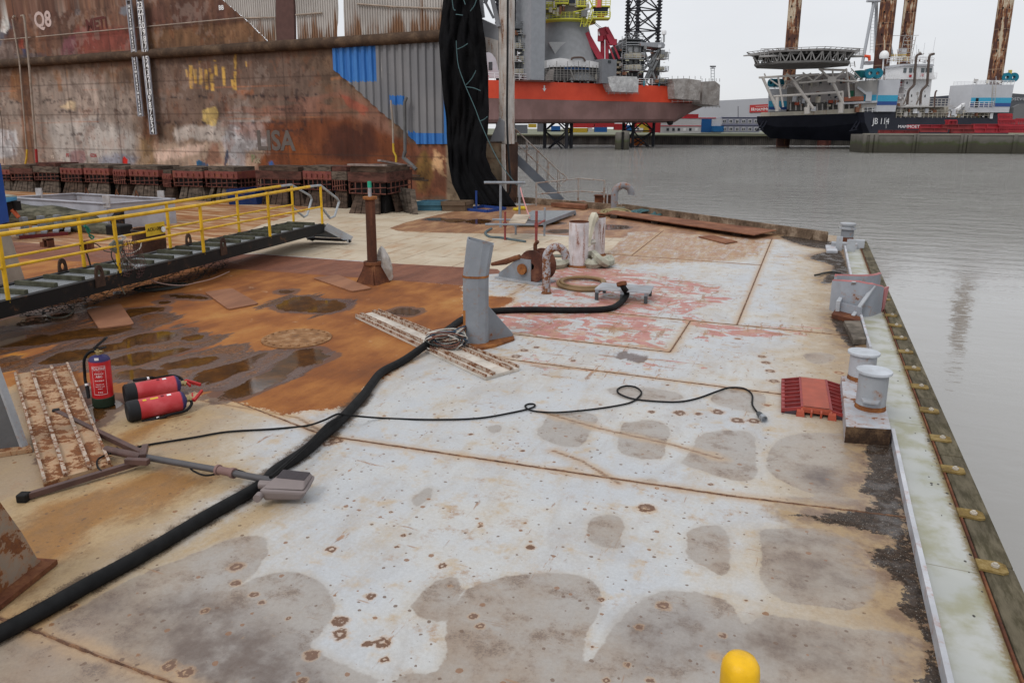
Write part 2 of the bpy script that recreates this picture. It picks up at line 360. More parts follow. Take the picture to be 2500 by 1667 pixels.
P = [[(665, 748), (700, 728), (745, 722), (785, 732), (820, 732), (850, 742), (835, 756), (800, 764), (740, 762), (690, 758)],
  ell(987, 761, 42, 10, -3), [(518, 972), (560, 945), (640, 910), (700, 870), (735, 850), (790, 850), (808, 868), (770, 890), (720, 905), (670, 940), (600, 968), (545, 978)],
  ell(695, 712, 22, 5, 0), [(465, 935), (500, 905), (580, 880), (640, 862), (642, 872), (600, 898), (530, 925), (480, 940)], ell(460, 725, 52, 6, 2), ell(398, 738, 18, 4),
  [(300, 760), (330, 752), (405, 750), (400, 760), (340, 770), (320, 790), (300, 800)], ell(95, 780, 110, 14, -6), ell(60, 832, 75, 15, -8), ell(210, 815, 120, 14, -8), ell(370, 825, 75, 14, -8), ell(470, 825, 36, 8, -4),
  ell(180, 868, 90, 16, -10), ell(330, 875, 85, 15, -8), ell(455, 885, 62, 14, -8), ell(350, 915, 70, 14, -2), ell(500, 880, 40, 10, -12), ell(560, 915, 60, 10, -22), ell(255, 850, 70, 10, -8), ell(410, 862, 60, 9, -12),
  ell(230, 1010, 30, 30, 40), ell(255, 975, 40, 18, 30), ell(225, 960, 14, 22), ell(60, 745, 160, 12, -5), ell(120, 1115, 12, 6)]
pud = multi(P+[ell(1065, 536, 28, 4), ell(1110, 539, 30, 5), ell(1165, 541, 34, 6), ell(1350, 545, 24, 4), ell(1480, 555, 60, 6, 0), ell(1365, 565, 34, 5), ell(1545, 873, 9, 5), ell(1533, 869, 13, 5)], .4)
damp = multi([[(-100, 740), (200, 740), (420, 760), (520, 800), (660, 850), (820, 842), (780, 900), (600, 985), (500, 965), (300, 935), (120, 905), (-100, 900)], [(180, 900), (250, 960), (330, 990), (260, 1030), (215, 1000)], ell(760, 745, 120, 30)], .3)*1.
grime = multi([[(2100, 1060), (2190, 1060), (2215, 1250), (2330, 1700), (2230, 1700), (2250, 1600), (2240, 1540), (2195, 1500), (2170, 1480), (2200, 1440), (2140, 1390), (2110, 1345), (2160, 1330), (2180, 1318), (2110, 1300), (1925, 1255), (2090, 1240), (2120, 1215), (2090, 1190), (2110, 1130)],
  [(2166, 1050), (2192, 1050), (2225, 1250), (2345, 1720), (2275, 1720), (2262, 1600), (2215, 1400), (2180, 1230)], [(1990, 620), (2040, 612), (2060, 620), (2075, 675), (2040, 690), (2000, 690), (2030, 650), (1975, 632)], [(2060, 780), (2085, 770), (2100, 830), (2095, 850), (2060, 840), (2020, 770)], [(1900, 575), (2030, 590), (2035, 608), (1960, 600)]])
pink = np.zeros(XX.shape)
for p, s in (([(1260, 660), (1420, 640), (1560, 660), (1750, 700), (1800, 730), (1700, 760), (1500, 790), (1300, 700)], 1.), ([(1180, 740), (1560, 730), (1620, 800), (1640, 855), (1480, 850), (1180, 800)], 1.), ([(1600, 700), (1750, 790), (2010, 800), (2000, 820), (1700, 830)], .95),
             ([(1250, 850), (1400, 862), (1560, 880), (1750, 850), (1740, 900), (1380, 935), (1250, 900)], .78), ([(1200, 1030), (1330, 1040), (1330, 1120), (1250, 1140), (1130, 1100)], .0)):
    pink = np.maximum(pink, s*np.clip((sdf(XX, YY, gp(p), .6)+.45)/.6, 0, 1))
ora = np.zeros(XX.shape)
for p, s in (([(1480, 600), (1560, 552), (1890, 575), (1860, 625), (1780, 640), (1500, 650), (1420, 650)], 1.), ([(1230, 665), (1400, 640), (1300, 720), (1140, 790)], .7), ([(2000, 620), (1900, 640), (1880, 620)], .7), ([(1200, 850), (1500, 830), (1240, 850)], .8), ([(640, 1100), (850, 1040), (830, 1080), (700, 1140)], .55)):
    ora = np.maximum(ora, s*np.clip((sdf(XX, YY, gp(p), .6)+.4)/.6, 0, 1))
och = np.zeros(XX.shape)
for p, s in (([(30, 1290), (60, 1230), (250, 1180), (420, 1130), (560, 1160), (430, 1230), (250, 1300), (110, 1430), (-50, 1560), (-50, 1300)], 1.), ([(240, 1060), (420, 1000), (480, 1010), (330, 1100), (260, 1130)], .9), ([(60, 925), (130, 910), (180, 900), (215, 990), (240, 1070), (80, 940)], .8),
             ([(-50, 1500), (230, 1440), (350, 1500), (160, 1700), (-50, 1800)], .9), ([(0, 830), (90, 870), (130, 900), (0, 915)], 1.), ([(620, 1230), (700, 1250), (600, 1330), (350, 1400), (400, 1350)], .45)):
    och = np.maximum(och, s*np.clip((sdf(XX, YY, gp(p), .6)+.25)/.45, 0, 1))
tan_ = .92*np.clip((XX+.45)/1.2, 0, 1)*np.clip((YY-2)/1.5, .6, 1)
tan_ = np.maximum(tan_, 1.05*np.clip((1.4-(XX+4.3)-(YY-3)*.55)/1.2, 0, 1)*(YY < 5.2))
dk = np.zeros(XX.shape)               # dark stains inside the wet patches
for p, s in (([(1975, 1145), (2020, 1150), (2048, 1190), (2010, 1190), (1960, 1165)], 1.), ([(330, 1480), (470, 1450), (560, 1480), (700, 1560), (800, 1700), (500, 1700), (380, 1600)], .8), ([(170, 1480), (330, 1440), (300, 1560), (600, 1640), (400, 1560)], .6), ([(1860, 1520), (2050, 1560), (2060, 1640), (1850, 1600), (1700, 1560)], .6),
             ([(1880, 1350), (2020, 1360), (2100, 1420), (1950, 1440)], .5), ([(1500, 1510), (1700, 1490), (1750, 1600), (1560, 1640)], .45), ([(1880, 1310), (2060, 1310), (2010, 1330), (1890, 1325)], .55), ([(2040, 1250), (2200, 1270), (2200, 1300), (2100, 1290)], .8)):
    dk = np.maximum(dk, s*np.clip((sdf(XX, YY, gp(p), .6)+.12)/.2, 0, 1))
spots = [(808, 1340, .03), (985, 1306, .018), (970, 1333, .015), (1172, 1284, .017), (1295, 1335, .025), (1080, 1380, .025), (1575, 1370, .012), (832, 1515, .035), (830, 1547, .035), (935, 1568, .035), (1155, 1503, .022), (1172, 1527, .02), (1468, 1463, .018), (1448, 1580, .013), (905, 1455, .025), (938, 1610, .02),
  (577, 1383, .035), (575, 1423, .025), (620, 1450, .022), (640, 1470, .018), (1578, 1240, .05), (1620, 1478, .03), (1530, 1623, .016), (1587, 1660, .018), (955, 1250, .014), (1168, 1283, .012), (705, 1508, .014), (1275, 1100, .02), (1150, 1060, .02), (1735, 1182, .018), (1705, 1010, .03), (820, 1075, .05), (800, 1083, .04),
  (760, 1598, .03), (740, 1660, .02), (500, 1490, .02), (180, 1480, .02), (1630, 1402, .01), (1820, 1465, .012), (1100, 1430, .014), (1000, 1420, .01), (895, 1570, .02), (1415, 1015, .015), (1355, 1045, .016), (1630, 940, .02), (1590, 1005, .03), (1660, 1008, .05), (1800, 1026, .05), (1752, 1005, .05), (1840, 1027, .045),
  (1985, 1095, .014), (1260, 870, .05), (1280, 855, .045), (1310, 848, .035), (1400, 880, .03), (1820, 1650, .02), (1480, 1660, .016), (1560, 1530, .02), (1765, 1550, .018), (415, 1625, .03), (455, 1640, .03), (1890, 930, .05), (1880, 905, .045), (1870, 885, .045), (1860, 870, .04)]
ring = np.full(XX.shape, 3.)
for px, py, r in spots:
    c = G(px, py); m = (abs(XX-c[0]) < 3*r+.05) & (abs(YY-c[1]) < 3*r+.05)
    ring[m] = np.minimum(ring[m], np.hypot(XX[m]-c[0], YY[m]-c[1])/r)
SEAMS = [[(-3.56, 4.72), (-.35, 4.95), (.78, 5.1)], [(-2.9, 7.23), (-.6, 7.23), (.8, 7.25)], [(-9.0, 2.137), (.7, 2.10)], [(-3.45, 8.2), (-1.32, 8.2)], [(-1.32, 8.2), (-1.32, 9.7)], [(-2.8, 9.72), (.7, 9.75)], [(-.73, 9.75), (-.72, 18.2)], [(-5.0, 5.1), (-3.56, 4.72)],
  [(-5.1, 4.95), (-4.0, 4.95), (-3.56, 4.75)], [tuple(G(1350, 1100)[:2]), tuple(G(1420, 1125)[:2]), tuple(G(1512, 1180)[:2])], [tuple(G(1320, 1005)[:2]), tuple(G(1460, 1045)[:2]), tuple(G(1640, 1085)[:2]), tuple(G(1760, 1120)[:2])],
  [tuple(G(1215, 745)[:2]), tuple(G(1290, 690)[:2])], [(-2.9, 7.23), (-3.5, 7.4)], [(-4.2, 14.5), (-.72, 14.4)], [(-3.2, 14.5), (-3.3, 18.5)], [tuple(G(810, 880)[:2]), tuple(G(1010, 885)[:2])]]
seam = np.full(XX.shape, .3)
for s in SEAMS: seam = np.minimum(seam, pdist(XX, YY, s, .3))
hose_px = [(-140, 1610), (0, 1545), (108, 1487), (217, 1425), (361, 1346), (506, 1259), (633, 1187), (671, 1150), (743, 1102), (790, 1062), (838, 1018), (886, 966), (907, 938), (933, 908), (987, 879), (1046, 840), (1067, 825), (1100, 800), (1133, 778), (1191, 761), (1288, 756), (1399, 757), (1482, 754), (1514, 740), (1530, 718), (1524, 703)]
hose = np.clip(pdist(XX, YY, [tuple(G(*p)[:2]) for p in hose_px[:12]], .4), 0, .4)

def deck_material():
    t = NT('deck_plate'); A1 = t.attr('a_rust'); A2 = t.attr('a_wet'); A3 = t.attr('a_tone'); A4 = t.attr('a_far'); A5 = t.attr('a_line'); A6 = t.attr('a_misc')
    nf = t.noise(26, 6, .7); nm = t.noise(5, 6, .65); nl = t.noise(.9, 4, .6); nst = t.noise(3.5, 6, .65, stretch=(1, .28, 1, .55)); nst2 = t.noise(7, 6, .7, stretch=(.25, 1.2, 1, .25)); nvf = t.noise(90, 3, .6)
    c = t.mix(t.rng(nl, .35, .68), (.45, .465, .485, 1), (.50, .50, .49, 1))
    c = t.mix(t.math('MULTIPLY', t.rng(nm, .45, .72), .25), c, (.56, .57, .58, 1))
    k = t.math('ADD', t.math('MULTIPLY', A3[0], 1.25), t.math('ADD', t.math('MULTIPLY', nm, .9), t.math('MULTIPLY', nl, .9)))
    c = t.mix(t.rng(k, .82, 1.55, 0, .9), c, (.45, .375, .28, 1))
    c = t.mix(t.rng(t.math('ADD', k, t.math('MULTIPLY', nf, .5)), 1.5, 2.25, 0, .7), c, (.27, .18, .10, 1))
    c = t.mix(t.rng(t.noise(2.1, 8, .68, stretch=(1, .6, 1, .5), dist=.6), .46, .66, 0, .30), c, (.30, .25, .21, 1))
    c = t.mix(t.math('MULTIPLY', t.rng(t.noise(4.3, 8, .75), .54, .66), t.rng(t.noise(.8, 2), .45, .6, .1, .75)), c, (.33, .20, .115, 1))
    # pink and orange brushed patches
    c = t.mix(t.rng(t.math('ADD', t.math('MULTIPLY', nf, .35), t.math('ADD', nm, t.math('MULTIPLY', nl, .25))), .88, 1.12, 0, .5), c, (.37, .29, .225, 1))
    nsw = t.noise(1.9, 8, .68, stretch=(.8, 1.15, 1, .7), dist=2.6)
    pk = t.math('ADD', t.math('MULTIPLY', A3[1], .30), t.math('ADD', t.math('MULTIPLY', nsw, .72), t.math('MULTIPLY', nf, .10)))
    c = t.mix(t.rng(pk, .685, .70), c, t.mix(t.rng(nm, .4, .65), (.40, .17, .15, 1), (.47, .25, .22, 1)))
    ns5 = t.noise(6, 7, .75, stretch=(1.3, .3, 1, 1.1)); og = t.math('ADD', t.math('MULTIPLY', A3[2], .40), t.math('ADD', t.math('MULTIPLY', ns5, .55), t.math('MULTIPLY', nf, .35)))
    c = t.mix(t.rng(og, .74, .92, 0, .95), c, t.mix(t.rng(nf, .4, .6), (.38, .15, .045, 1), (.22, .09, .04, 1)))
    sx2 = t.math('MAXIMUM', A3[2], t.math('MULTIPLY', A3[1], .75)); ns7 = t.noise(3.2, 8, .8, stretch=(.3, 1.6, 1, .35)); ns8 = t.noise(5.5, 8, .8, stretch=(1.5, .25, 1, .15))
    for q_ in (ns7, ns8): c = t.mix(t.rng(t.math('ADD', q_, t.math('MULTIPLY', sx2, .09)), .615, .66, 0, .8), c, t.mix(t.rng(nf, .4, .62), (.34, .165, .065, 1), (.17, .08, .045, 1)))
    c = t.mix(t.rng(t.math('ADD', nm, t.math('MULTIPLY', A3[2], .12)), .53, .70, 0, .55), c, (.45, .33, .20, 1))
    # ochre stains
    oc = t.math('ADD', t.math('MULTIPLY', A4[2], .62), t.math('MULTIPLY', nst, .75))
    c = t.mix(t.rng(t.math('ADD', oc, t.math('MULTIPLY', t.math('SUBTRACT', nf, .5), .25)), .36, .7, 0, .9), c, (.40, .285, .155, 1)); c = t.mix(t.rng(oc, .72, 1.0, 0, .9), c, (.37, .175, .04, 1)); c = t.mix(t.math('MULTIPLY', t.rng(t.math('ADD', oc, t.math('MULTIPLY', nf, .5)), .95, 1.3), .6), c, (.20, .105, .045, 1))
    c = t.mix(t.math('MULTIPLY', t.rng(A4[2], .15, .6), t.rng(t.noise(6.5, 8, .78, stretch=(1, .6, 1, .6)), .44, .64, 0, .62)), c, (.20, .115, .055, 1)); c = t.mix(t.math('MULTIPLY', A4[2], t.rng(t.noise(38, 4, .7), .58, .68, 0, .6)), c, (.14, .08, .04, 1))
    # wet patches
    we = t.math('ADD', A2[0], t.math('MULTIPLY', t.math('SUBTRACT', t.noise(9, 5, .7), .5), .075)); wf = t.rng(we, -.006, .009); c = t.mix(t.rng(we, -.06, .0, 0, .35), c, (.40, .34, .27, 1))
    wetc = t.mix(.62, c, (.265, .23, .20, 1)); wetc = t.mix(t.rng(t.math('ADD', nl, t.math('MULTIPLY', nm, .5)), .66, .96, 0, .6), wetc, (.26, .175, .11, 1)); wetc = t.mix(t.rng(t.math('ADD', nm, t.math('MULTIPLY', nf, .8)), .86, 1.2, 0, .6), wetc, (.15, .095, .07, 1)); wetc = t.mix(t.rng(t.math('ADD', nm, t.math('MULTIPLY', nvf, .9)), 1.05, 1.15, 0, .45), wetc, (.09, .065, .055, 1))
    wetc = t.mix(t.math('MULTIPLY', A6[1], t.rng(nm, .3, .6, .35, 1)), wetc, (.105, .075, .062, 1))
    c = t.mix(wf, c, wetc); c = t.mix(t.math('MULTIPLY', A6[1], t.math('SUBTRACT', 1, wf)), c, (.2, .15, .11, 1))
    # seams
    sd = t.math('ADD', A5[0], t.math('MULTIPLY', t.math('SUBTRACT', nf, .5), .05))
    c = t.mix(t.rng(t.math('ADD', A5[0], t.math('MULTIPLY', t.math('SUBTRACT', nm, .5), .2)), .11, .0, 0, .65), c, (.42, .27, .14, 1))
    c = t.mix(t.rng(sd, .024, .006, 0, .8), c, t.mix(t.rng(nf, .4, .6), (.25, .135, .07, 1), (.11, .06, .04, 1)))
    # rust spots: measured ones plus scattered small ones
    rg = t.math('ADD', A5[1], t.math('MULTIPLY', t.math('SUBTRACT', nf, .5), 2.4))
    c = t.mix(t.rng(rg, 1.9, 1.0, 0, .45), c, (.45, .25, .1, 1))
    band = t.math('MULTIPLY', t.rng(rg, 1.25, 1.0), t.rng(rg, .35, .6)); c = t.mix(t.math('MULTIPLY', band, .9), c, (.12, .055, .03, 1))
    rv = t.voro(1.9, stretch=(1, 1, 0.001)); rvs = t.sep(rv.outputs['Color']); wob = t.math('MULTIPLY', t.math('SUBTRACT', nf, .5), .06)
    big = t.math('ADD', t.math('MULTIPLY', rvs[2], .03), .014); dd = t.math('DIVIDE', t.math('ADD', t.math('DIVIDE', rv.outputs['Distance'], 1.9), t.math('MULTIPLY', wob, .5)), big)
    some = t.rng(rvs[0], .38, .39); c = t.mix(t.math('MULTIPLY', some, t.math('MULTIPLY', t.rng(dd, 1.9, .8, 0, .5), 1.)), c, (.45, .27, .12, 1))
    c = t.mix(t.math('MULTIPLY', some, t.math('MULTIPLY', t.math('MULTIPLY', t.rng(dd, 1.2, .95), t.rng(dd, .4, .65)), .9)), c, (.22, .09, .04, 1))
    for sc_, th, col_ in ((4.5, .02, (.26, .12, .05, 1)), (10., .034, (.22, .10, .04, 1)), (21., .022, (.13, .075, .045, 1))):
        vv = t.voro(sc_, stretch=(1, 1, .001)); vs = t.sep(vv.outputs['Color']); size = t.math('MULTIPLY', vs[1], th*sc_*.55)
        f = t.math('MULTIPLY', t.math('LESS_THAN', t.math('ADD', vv.outputs['Distance'], t.math('MULTIPLY', wob, sc_*.5)), size), t.math('GREATER_THAN', vs[0], .60))
        c = t.mix(t.math('MULTIPLY', f, .8), c, col_)
    sc = t.noise(14, 3, .6, stretch=(.12, 1.6, 1, .7)); c = t.mix(t.rng(sc, .70, .73, 0, .6), c, (.3, .16, .08, 1)); sc = t.noise(17, 3, .6, stretch=(1.5, .13, 1, .2)); c = t.mix(t.rng(sc, .70, .73, 0, .55), c, (.27, .15, .09, 1))
    sc = t.noise(9, 2, .5, stretch=(1.5, .1, 1, .3)); c = t.mix(t.math('MULTIPLY', t.rng(sc, .72, .74, 0, .22), t.math('SUBTRACT', 1, wf)), c, (.56, .57, .58, 1))
    # mixed cream / orange streaks under the gangway, plank area, far brown
    mk = t.rng(t.math('ADD', A4[1], t.math('MULTIPLY', t.math('SUBTRACT', nm, .5), .3)), -.03, .05)
    ns3 = t.noise(1.6, 6, .7, stretch=(.35, 2.4, 1, -.35)); c = t.mix(mk, c, t.ramp(ns3, [(.40, (.24, .085, .03, 1)), (.5, (.33, .155, .06, 1)), (.6, (.50, .37, .24, 1))]))
    ck = t.rng(t.math('ADD', A1[2], t.math('MULTIPLY', t.math('SUBTRACT', nf, .5), .06)), -.01, .02)
    cc = t.mix(t.rng(nl, .3, .7), (.55, .475, .365, 1), (.45, .36, .255, 1)); cc = t.mix(t.rng(nst, .5, .75, 0, .8), cc, (.40, .22, .11, 1))
    p = t.sep(t.pos)
    for ax, sp, off, wv in ((0, .62, .13, .02), (1, 1.15, .3, .028)):
        q = t.math('ABSOLUTE', t.math('SUBTRACT', t.math('FRACT', t.math('ADD', t.math('DIVIDE', t.math('ADD', p[ax], t.math('MULTIPLY', nm, .02)), sp), off)), .5))
        ln = t.rng(q, wv/sp*.35, wv/sp*1.1, 1, 0); br = t.noise(1.3 if ax else 1.7, 3, .6); c_ = t.math('MULTIPLY', ln, t.rng(br, .42, .55, 0, .75)); cc = t.mix(c_, cc, (.22, .13, .075, 1))
    c = t.mix(ck, c, cc)
    fk = t.rng(t.math('ADD', A4[0], t.math('MULTIPLY', t.math('SUBTRACT', nm, .5), .16)), -.01, .03)
    c = t.mix(fk, c, t.ramp(t.math('ADD', t.math('MULTIPLY', nst, .7), t.math('MULTIPLY', nf, .3)), [(.36, (.17, .09, .055, 1)), (.5, (.27, .135, .07, 1)), (.64, (.42, .26, .14, 1))]))
    # big rust field
    re = t.math('ADD', A1[0], t.math('ADD', t.math('MULTIPLY', t.math('SUBTRACT', nsw, .5), .30), t.math('MULTIPLY', t.math('SUBTRACT', nf, .5), .30)))
    c = t.mix(t.rng(re, -.16, .0, 0, .55), c, (.50, .33, .17, 1))
    rc = t.ramp(t.math('ADD', t.math('MULTIPLY', nl, .6), t.math('MULTIPLY', nst, .4)), [(.34, (.14, .05, .02, 1)), (.46, (.235, .08, .022, 1)), (.56, (.335, .13, .034, 1)), (.66, (.40, .19, .055, 1)), (.76, (.42, .27, .16, 1))])
    rc = t.mix(t.rng(nf, .45, .75, 0, .35), rc, (.19, .075, .035, 1)); rc = t.mix(t.math('MULTIPLY', t.rng(nm, .64, .7), .45), rc, (.5, .34, .22, 1))
    rc = t.mix(t.rng(t.math('ADD', t.math('MULTIPLY', A4[2], .6), nst), .9, 1.2, 0, .8), rc, (.55, .24, .025, 1))
    nsd = t.noise(1.7, 6, .62, stretch=(1.5, .34, 1, -.95), dist=.5); dmp = t.math('ADD', A6[0], t.math('ADD', t.math('MULTIPLY', t.math('SUBTRACT', nsd, .575), 1.6), t.math('MULTIPLY', t.math('SUBTRACT', nf, .5), .12)))
    rc = t.mix(t.rng(dmp, .0, .04, 0, .9), rc, t.mix(t.rng(nf, .4, .62), (.05, .03, .024, 1), (.12, .07, .055, 1))); rc = t.mix(t.rng(dmp, .16, .20, 0, .85), rc, t.mix(t.rng(nf, .4, .6), (.08, .03, .01, 1), (.20, .07, .014, 1)))
    rf = t.rng(re, -.006, .012); c = t.mix(rf, c, rc)
    sk = t.rng(t.math('ADD', A1[1], t.math('MULTIPLY', t.math('SUBTRACT', nf, .5), .02)), -.004, .006)
    c = t.mix(sk, c, t.mix(t.rng(nst, .35, .68), (.16, .062, .038, 1), (.235, .095, .055, 1)))
    # puddles with darker damp rim
    pe = t.math('ADD', A2[1], t.math('ADD', t.math('MULTIPLY', t.math('SUBTRACT', nm, .5), .14), t.math('MULTIPLY', t.math('SUBTRACT', nst, .5), .45)))
    c = t.mix(t.rng(pe, -.10, -.055, 0, .8), c, (.10, .06, .05, 1))
    pc = t.ramp(t.math('ADD', t.math('MULTIPLY', nf, .4), t.math('MULTIPLY', nm, .6)), [(.36, (.03, .017, .01, 1)), (.52, (.08, .034, .01, 1)), (.68, (.17, .066, .013, 1))])
    pf = t.rng(pe, .012, .03); c = t.mix(pf, c, pc)
    # black grit beside the hose and along the kerb
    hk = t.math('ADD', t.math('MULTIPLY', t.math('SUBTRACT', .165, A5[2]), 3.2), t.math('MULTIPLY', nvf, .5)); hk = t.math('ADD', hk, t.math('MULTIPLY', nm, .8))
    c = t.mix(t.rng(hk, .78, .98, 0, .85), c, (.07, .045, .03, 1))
    ge = t.math('ADD', t.math('SUBTRACT', A2[2], .025), t.math('ADD', t.math('MULTIPLY', t.math('SUBTRACT', nm, .5), .12), t.math('MULTIPLY', t.math('SUBTRACT', t.noise(14, 6, .75), .5), .30)))
    c = t.mix(t.rng(ge, -.24, -.02, 0, .9), c, t.mix(t.rng(nm, .4, .6), (.17, .10, .06, 1), (.34, .235, .13, 1))); gf = t.rng(ge, -.005, .02)
    gc = t.mix(t.rng(nf, .35, .65), (.022, .015, .011, 1), (.058, .038, .026, 1)); gc = t.mix(t.rng(nvf, .62, .67, 0, .75), gc, (.40, .37, .33, 1)); gc = t.mix(t.rng(nm, .62, .7, 0, .6), gc, (.16, .10, .055, 1)); c = t.mix(gf, c, gc)
    c = t.mix(1., c, t.mix(t.rng(t.noise(45, 5, .8), .35, .65), (.92, .915, .91, 1), (1.04, 1.04, 1.04, 1)), 'MULTIPLY'); c = t.mix(t.rng(t.noise(60, 3, .7), .64, .74, 0, .4), c, (.16, .11, .07, 1)); c = t.mix(t.math('MULTIPLY', t.math('SUBTRACT', 1, rf), t.rng(t.noise(11, 7, .8), .60, .70, 0, .4)), c, (.36, .24, .14, 1))
    r = t.rng(nm, .3, .7, .42, .62); r = t.mix(rf, r, t.rng(dmp, -.02, .12, .75, .2)); r = t.mix(wf, r, (.36, .36, .36, 1)); r = t.mix(pf, r, (.045, .045, .045, 1)); r = t.mix(gf, r, t.rng(nm, .45, .6, .9, .25))
    h = t.math('ADD', t.math('MULTIPLY', nm, .7), t.math('MULTIPLY', nf, .5)); h = t.math('ADD', h, t.math('MULTIPLY', t.rng(A5[0], .014, .002), .9))
    h = t.math('MULTIPLY', h, t.math('SUBTRACT', 1, t.math('MULTIPLY', pf, .93))); t.bump(h, .42, .012)
    sp = t.mix(t.math('MAXIMUM', wf, t.math('MAXIMUM', pf, t.rng(dmp, .1, .15, 0, .6))), (.2, .2, .2, 1), (.5, .5, .5, 1)); return t.set(c, r, 0., sp)
DECK = deck_material()
deck, _, _ = grid_mesh('deck', V(xs), V(ys), lambda X, Y: np.stack([X, Y, .0018*(fbm(X*.9, Y*.9, 3, 3)-.5)], -1), DECK, keep=lambda X, Y: sdf(X, Y, DECK_POLY, 5) > -.02)
for nm_, q in (('a_rust', (rust, strip, cream)), ('a_wet', (wet, pud, grime)), ('a_tone', (tan_, pink, ora)), ('a_far', (farb, mixed, och)), ('a_line', (seam, ring, hose)), ('a_misc', (damp, dk, XX*0))): set_attr(deck, nm_, *q)
tag(deck, 'rusty painted steel deck of the pontoon with wet patches', kind='structure')
M_HULL = paint('pontoon_side', (.10, .085, .07), .5, 1.5)
M_WELD = rusty('weld_bead', (.13, .07, .045, 1), (.06, .035, .025, 1), (.27, .15, .08, 1), 14.)
rw = random.Random(8)
for s_ in [q_ for k_, q_ in enumerate(SEAMS) if k_ not in (8, 9, 10, 11, 12, 15)]:
    P_ = []
    for a_, c_ in zip(s_[:-1], s_[1:]):
        n_ = max(2, int(math.hypot(c_[0]-a_[0], c_[1]-a_[1])/.035))
        P_ += [V((a_[0]+(c_[0]-a_[0])*i/n_+rw.uniform(-.0035, .0035), a_[1]+(c_[1]-a_[1])*i/n_+rw.uniform(-.0035, .0035), -.001)) for i in range(n_)]
    MB().tube(P_+[V((s_[-1][0], s_[-1][1], -.001))], [rw.uniform(.005, .0095) for _ in range(len(P_)+1)], 6).build('weld_bead', M_WELD, deck, smooth=True)
b = MB(); b.prism(DECK_POLY, -3.6, -.012); tag(b.build('pontoon_hull', M_HULL), 'dark steel side of the pontoon below the deck', kind='structure')
# ------------------------------------------------------------------ water
def water_material():
    t = NT('water'); a = t.noise(.42, 4, .55, stretch=(1, 2.4, 1, YAW)); b_ = t.noise(2.6, 4, .6, stretch=(1, 2.1, 1, YAW+.25)); c_ = t.noise(.12, 3, .5); p = t.sep(t.pos)
    d = t.math('SQRT', t.math('ADD', t.math('MULTIPLY', p[0], p[0]), t.math('MULTIPLY', p[1], p[1])))
    calm = t.math('ADD', t.rng(d, 24, 75, .022, .7), t.math('MULTIPLY', t.math('SUBTRACT', c_, .5), t.rng(d, 24, 90, .02, .5)))
    b_ = t.math('MULTIPLY', b_, t.rng(d, 16, 60, .12, .5)); w0 = t.math('MULTIPLY', t.noise(.9, 2, .4, stretch=(1, 2.2, 1, YAW)), .012)
    t.bump(t.math('ADD', w0, t.math('MULTIPLY', t.math('ADD', t.math('MULTIPLY', a, 1.), b_), calm)), 1.0, .95)
    cc = t.mix(t.rng(t.noise(.08, 3), .3, .7), (.245, .235, .215, 1), (.28, .27, .25, 1))
    m = t.set(cc, .04, 0., .5); t.b.inputs['IOR'].default_value = 1.75; return m
wy = 1500.
b = MB(); b.add([(-wy, -200, -3), (wy, -200, -3), (wy, wy, -3), (-wy, wy, -3)], [(0, 1, 2, 3)])
tag(b.build('water', water_material()), 'grey rippled harbour water', kind='structure')
b = MB(); b.add([(-wy, -200, -9), (wy, -200, -9), (wy, wy, -9), (-wy, wy, -9)], [(0, 1, 2, 3)])
tag(b.build('harbour_bed', plain('mud', (.1, .08, .06))), 'muddy harbour bed', kind='structure')
# ================================================================== DOCK WALL ==================
BEAM = [(-400, 181), (0, 157), (300, 137), (600, 117.5), (838, 103), (1075, 88)]
def beam_z(s):
    q = [WS(*p) for p in BEAM]; q.sort(); return np.interp(s, [a for a, _ in q], [b for _, b in q])
ws = V(S_(-3.2, 18, .055)+S_(18, 30, .1)+S_(30, 60, .5)); wz = V(S_(-.05, 7.4, .05)+[7.4, 8.4, 9.4])
WSX, WSZ = np.meshgrid(ws, wz)
_P = WA[None, None, :]+WD*WSX[..., None]
_d = np.stack([_P[..., 0], _P[..., 1], WSZ], -1)-_C; _zc = _d@_fw
WPX, WPY = CX+F*(_d@_r2)/_zc, CY-F*(_d@_u2)/_zc
n_a = fbm(WSX*.45, WSZ*.9, 1, 5); n_b = fbm(WSX*1.8, WSZ*1.1, 2, 6); n_c = fbm(WSX*5, WSZ*4, 4, 5); n_v = fbm(WSX*3.4, WSZ*.35, 6, 5); n_h = fbm(WSX*.6, WSZ*5, 8, 5)
wobx = WPX+(n_b-.5)*26+(n_c-.5)*10; woby = WPY+(n_a-.5)*16+(n_c-.5)*18
def lin(r, g, b, k=1.12): return V([min(.85, q*k) for q in srgb(r, g, b)[:3]])
def sst(x, a, b): x = np.clip((x-a)/(b-a), 0, 1); return x*x*(3-2*x)
wc = lin(104, 84, 70)*np.ones(WSX.shape+(1,))
def over(f, rgb):
    global wc
    wc = wc*(1-f[..., None])+V(rgb)*f[..., None]
above = (WSZ > beam_z(WSX))
over(sst(n_b, .45, .6)*.8, lin(118, 92, 72)); over(sst(n_a, .5, .65)*.6, lin(96, 74, 62))
over(above*1.*.75, lin(98, 68, 56)); over(above*sst(n_v, .5, .62)*.6, lin(130, 98, 78)); over(above*sst(n_b, .52, .66)*.5, lin(82, 50, 42))
def patch(poly, rgb, soft=6., st=1., wob=1., nz=None, k=1.12):
    X = WPX+(wobx-WPX)*wob; Y = WPY+(woby-WPY)*wob
    f = sst(sdf(X, Y, poly, 60.), -soft*.5, soft*.5)*st; k = k*1.25 if sum(rgb) > 400 else k
    if nz is not None: f = f*nz
    over(f, lin(*rgb, k))
spk = sst(n_c, .40, .52)
patch([(-60, 225), (60, 215), (110, 180), (250, 190), (330, 230), (335, 340), (320, 400), (200, 420), (-60, 420)], (146, 132, 122), 40, .85)
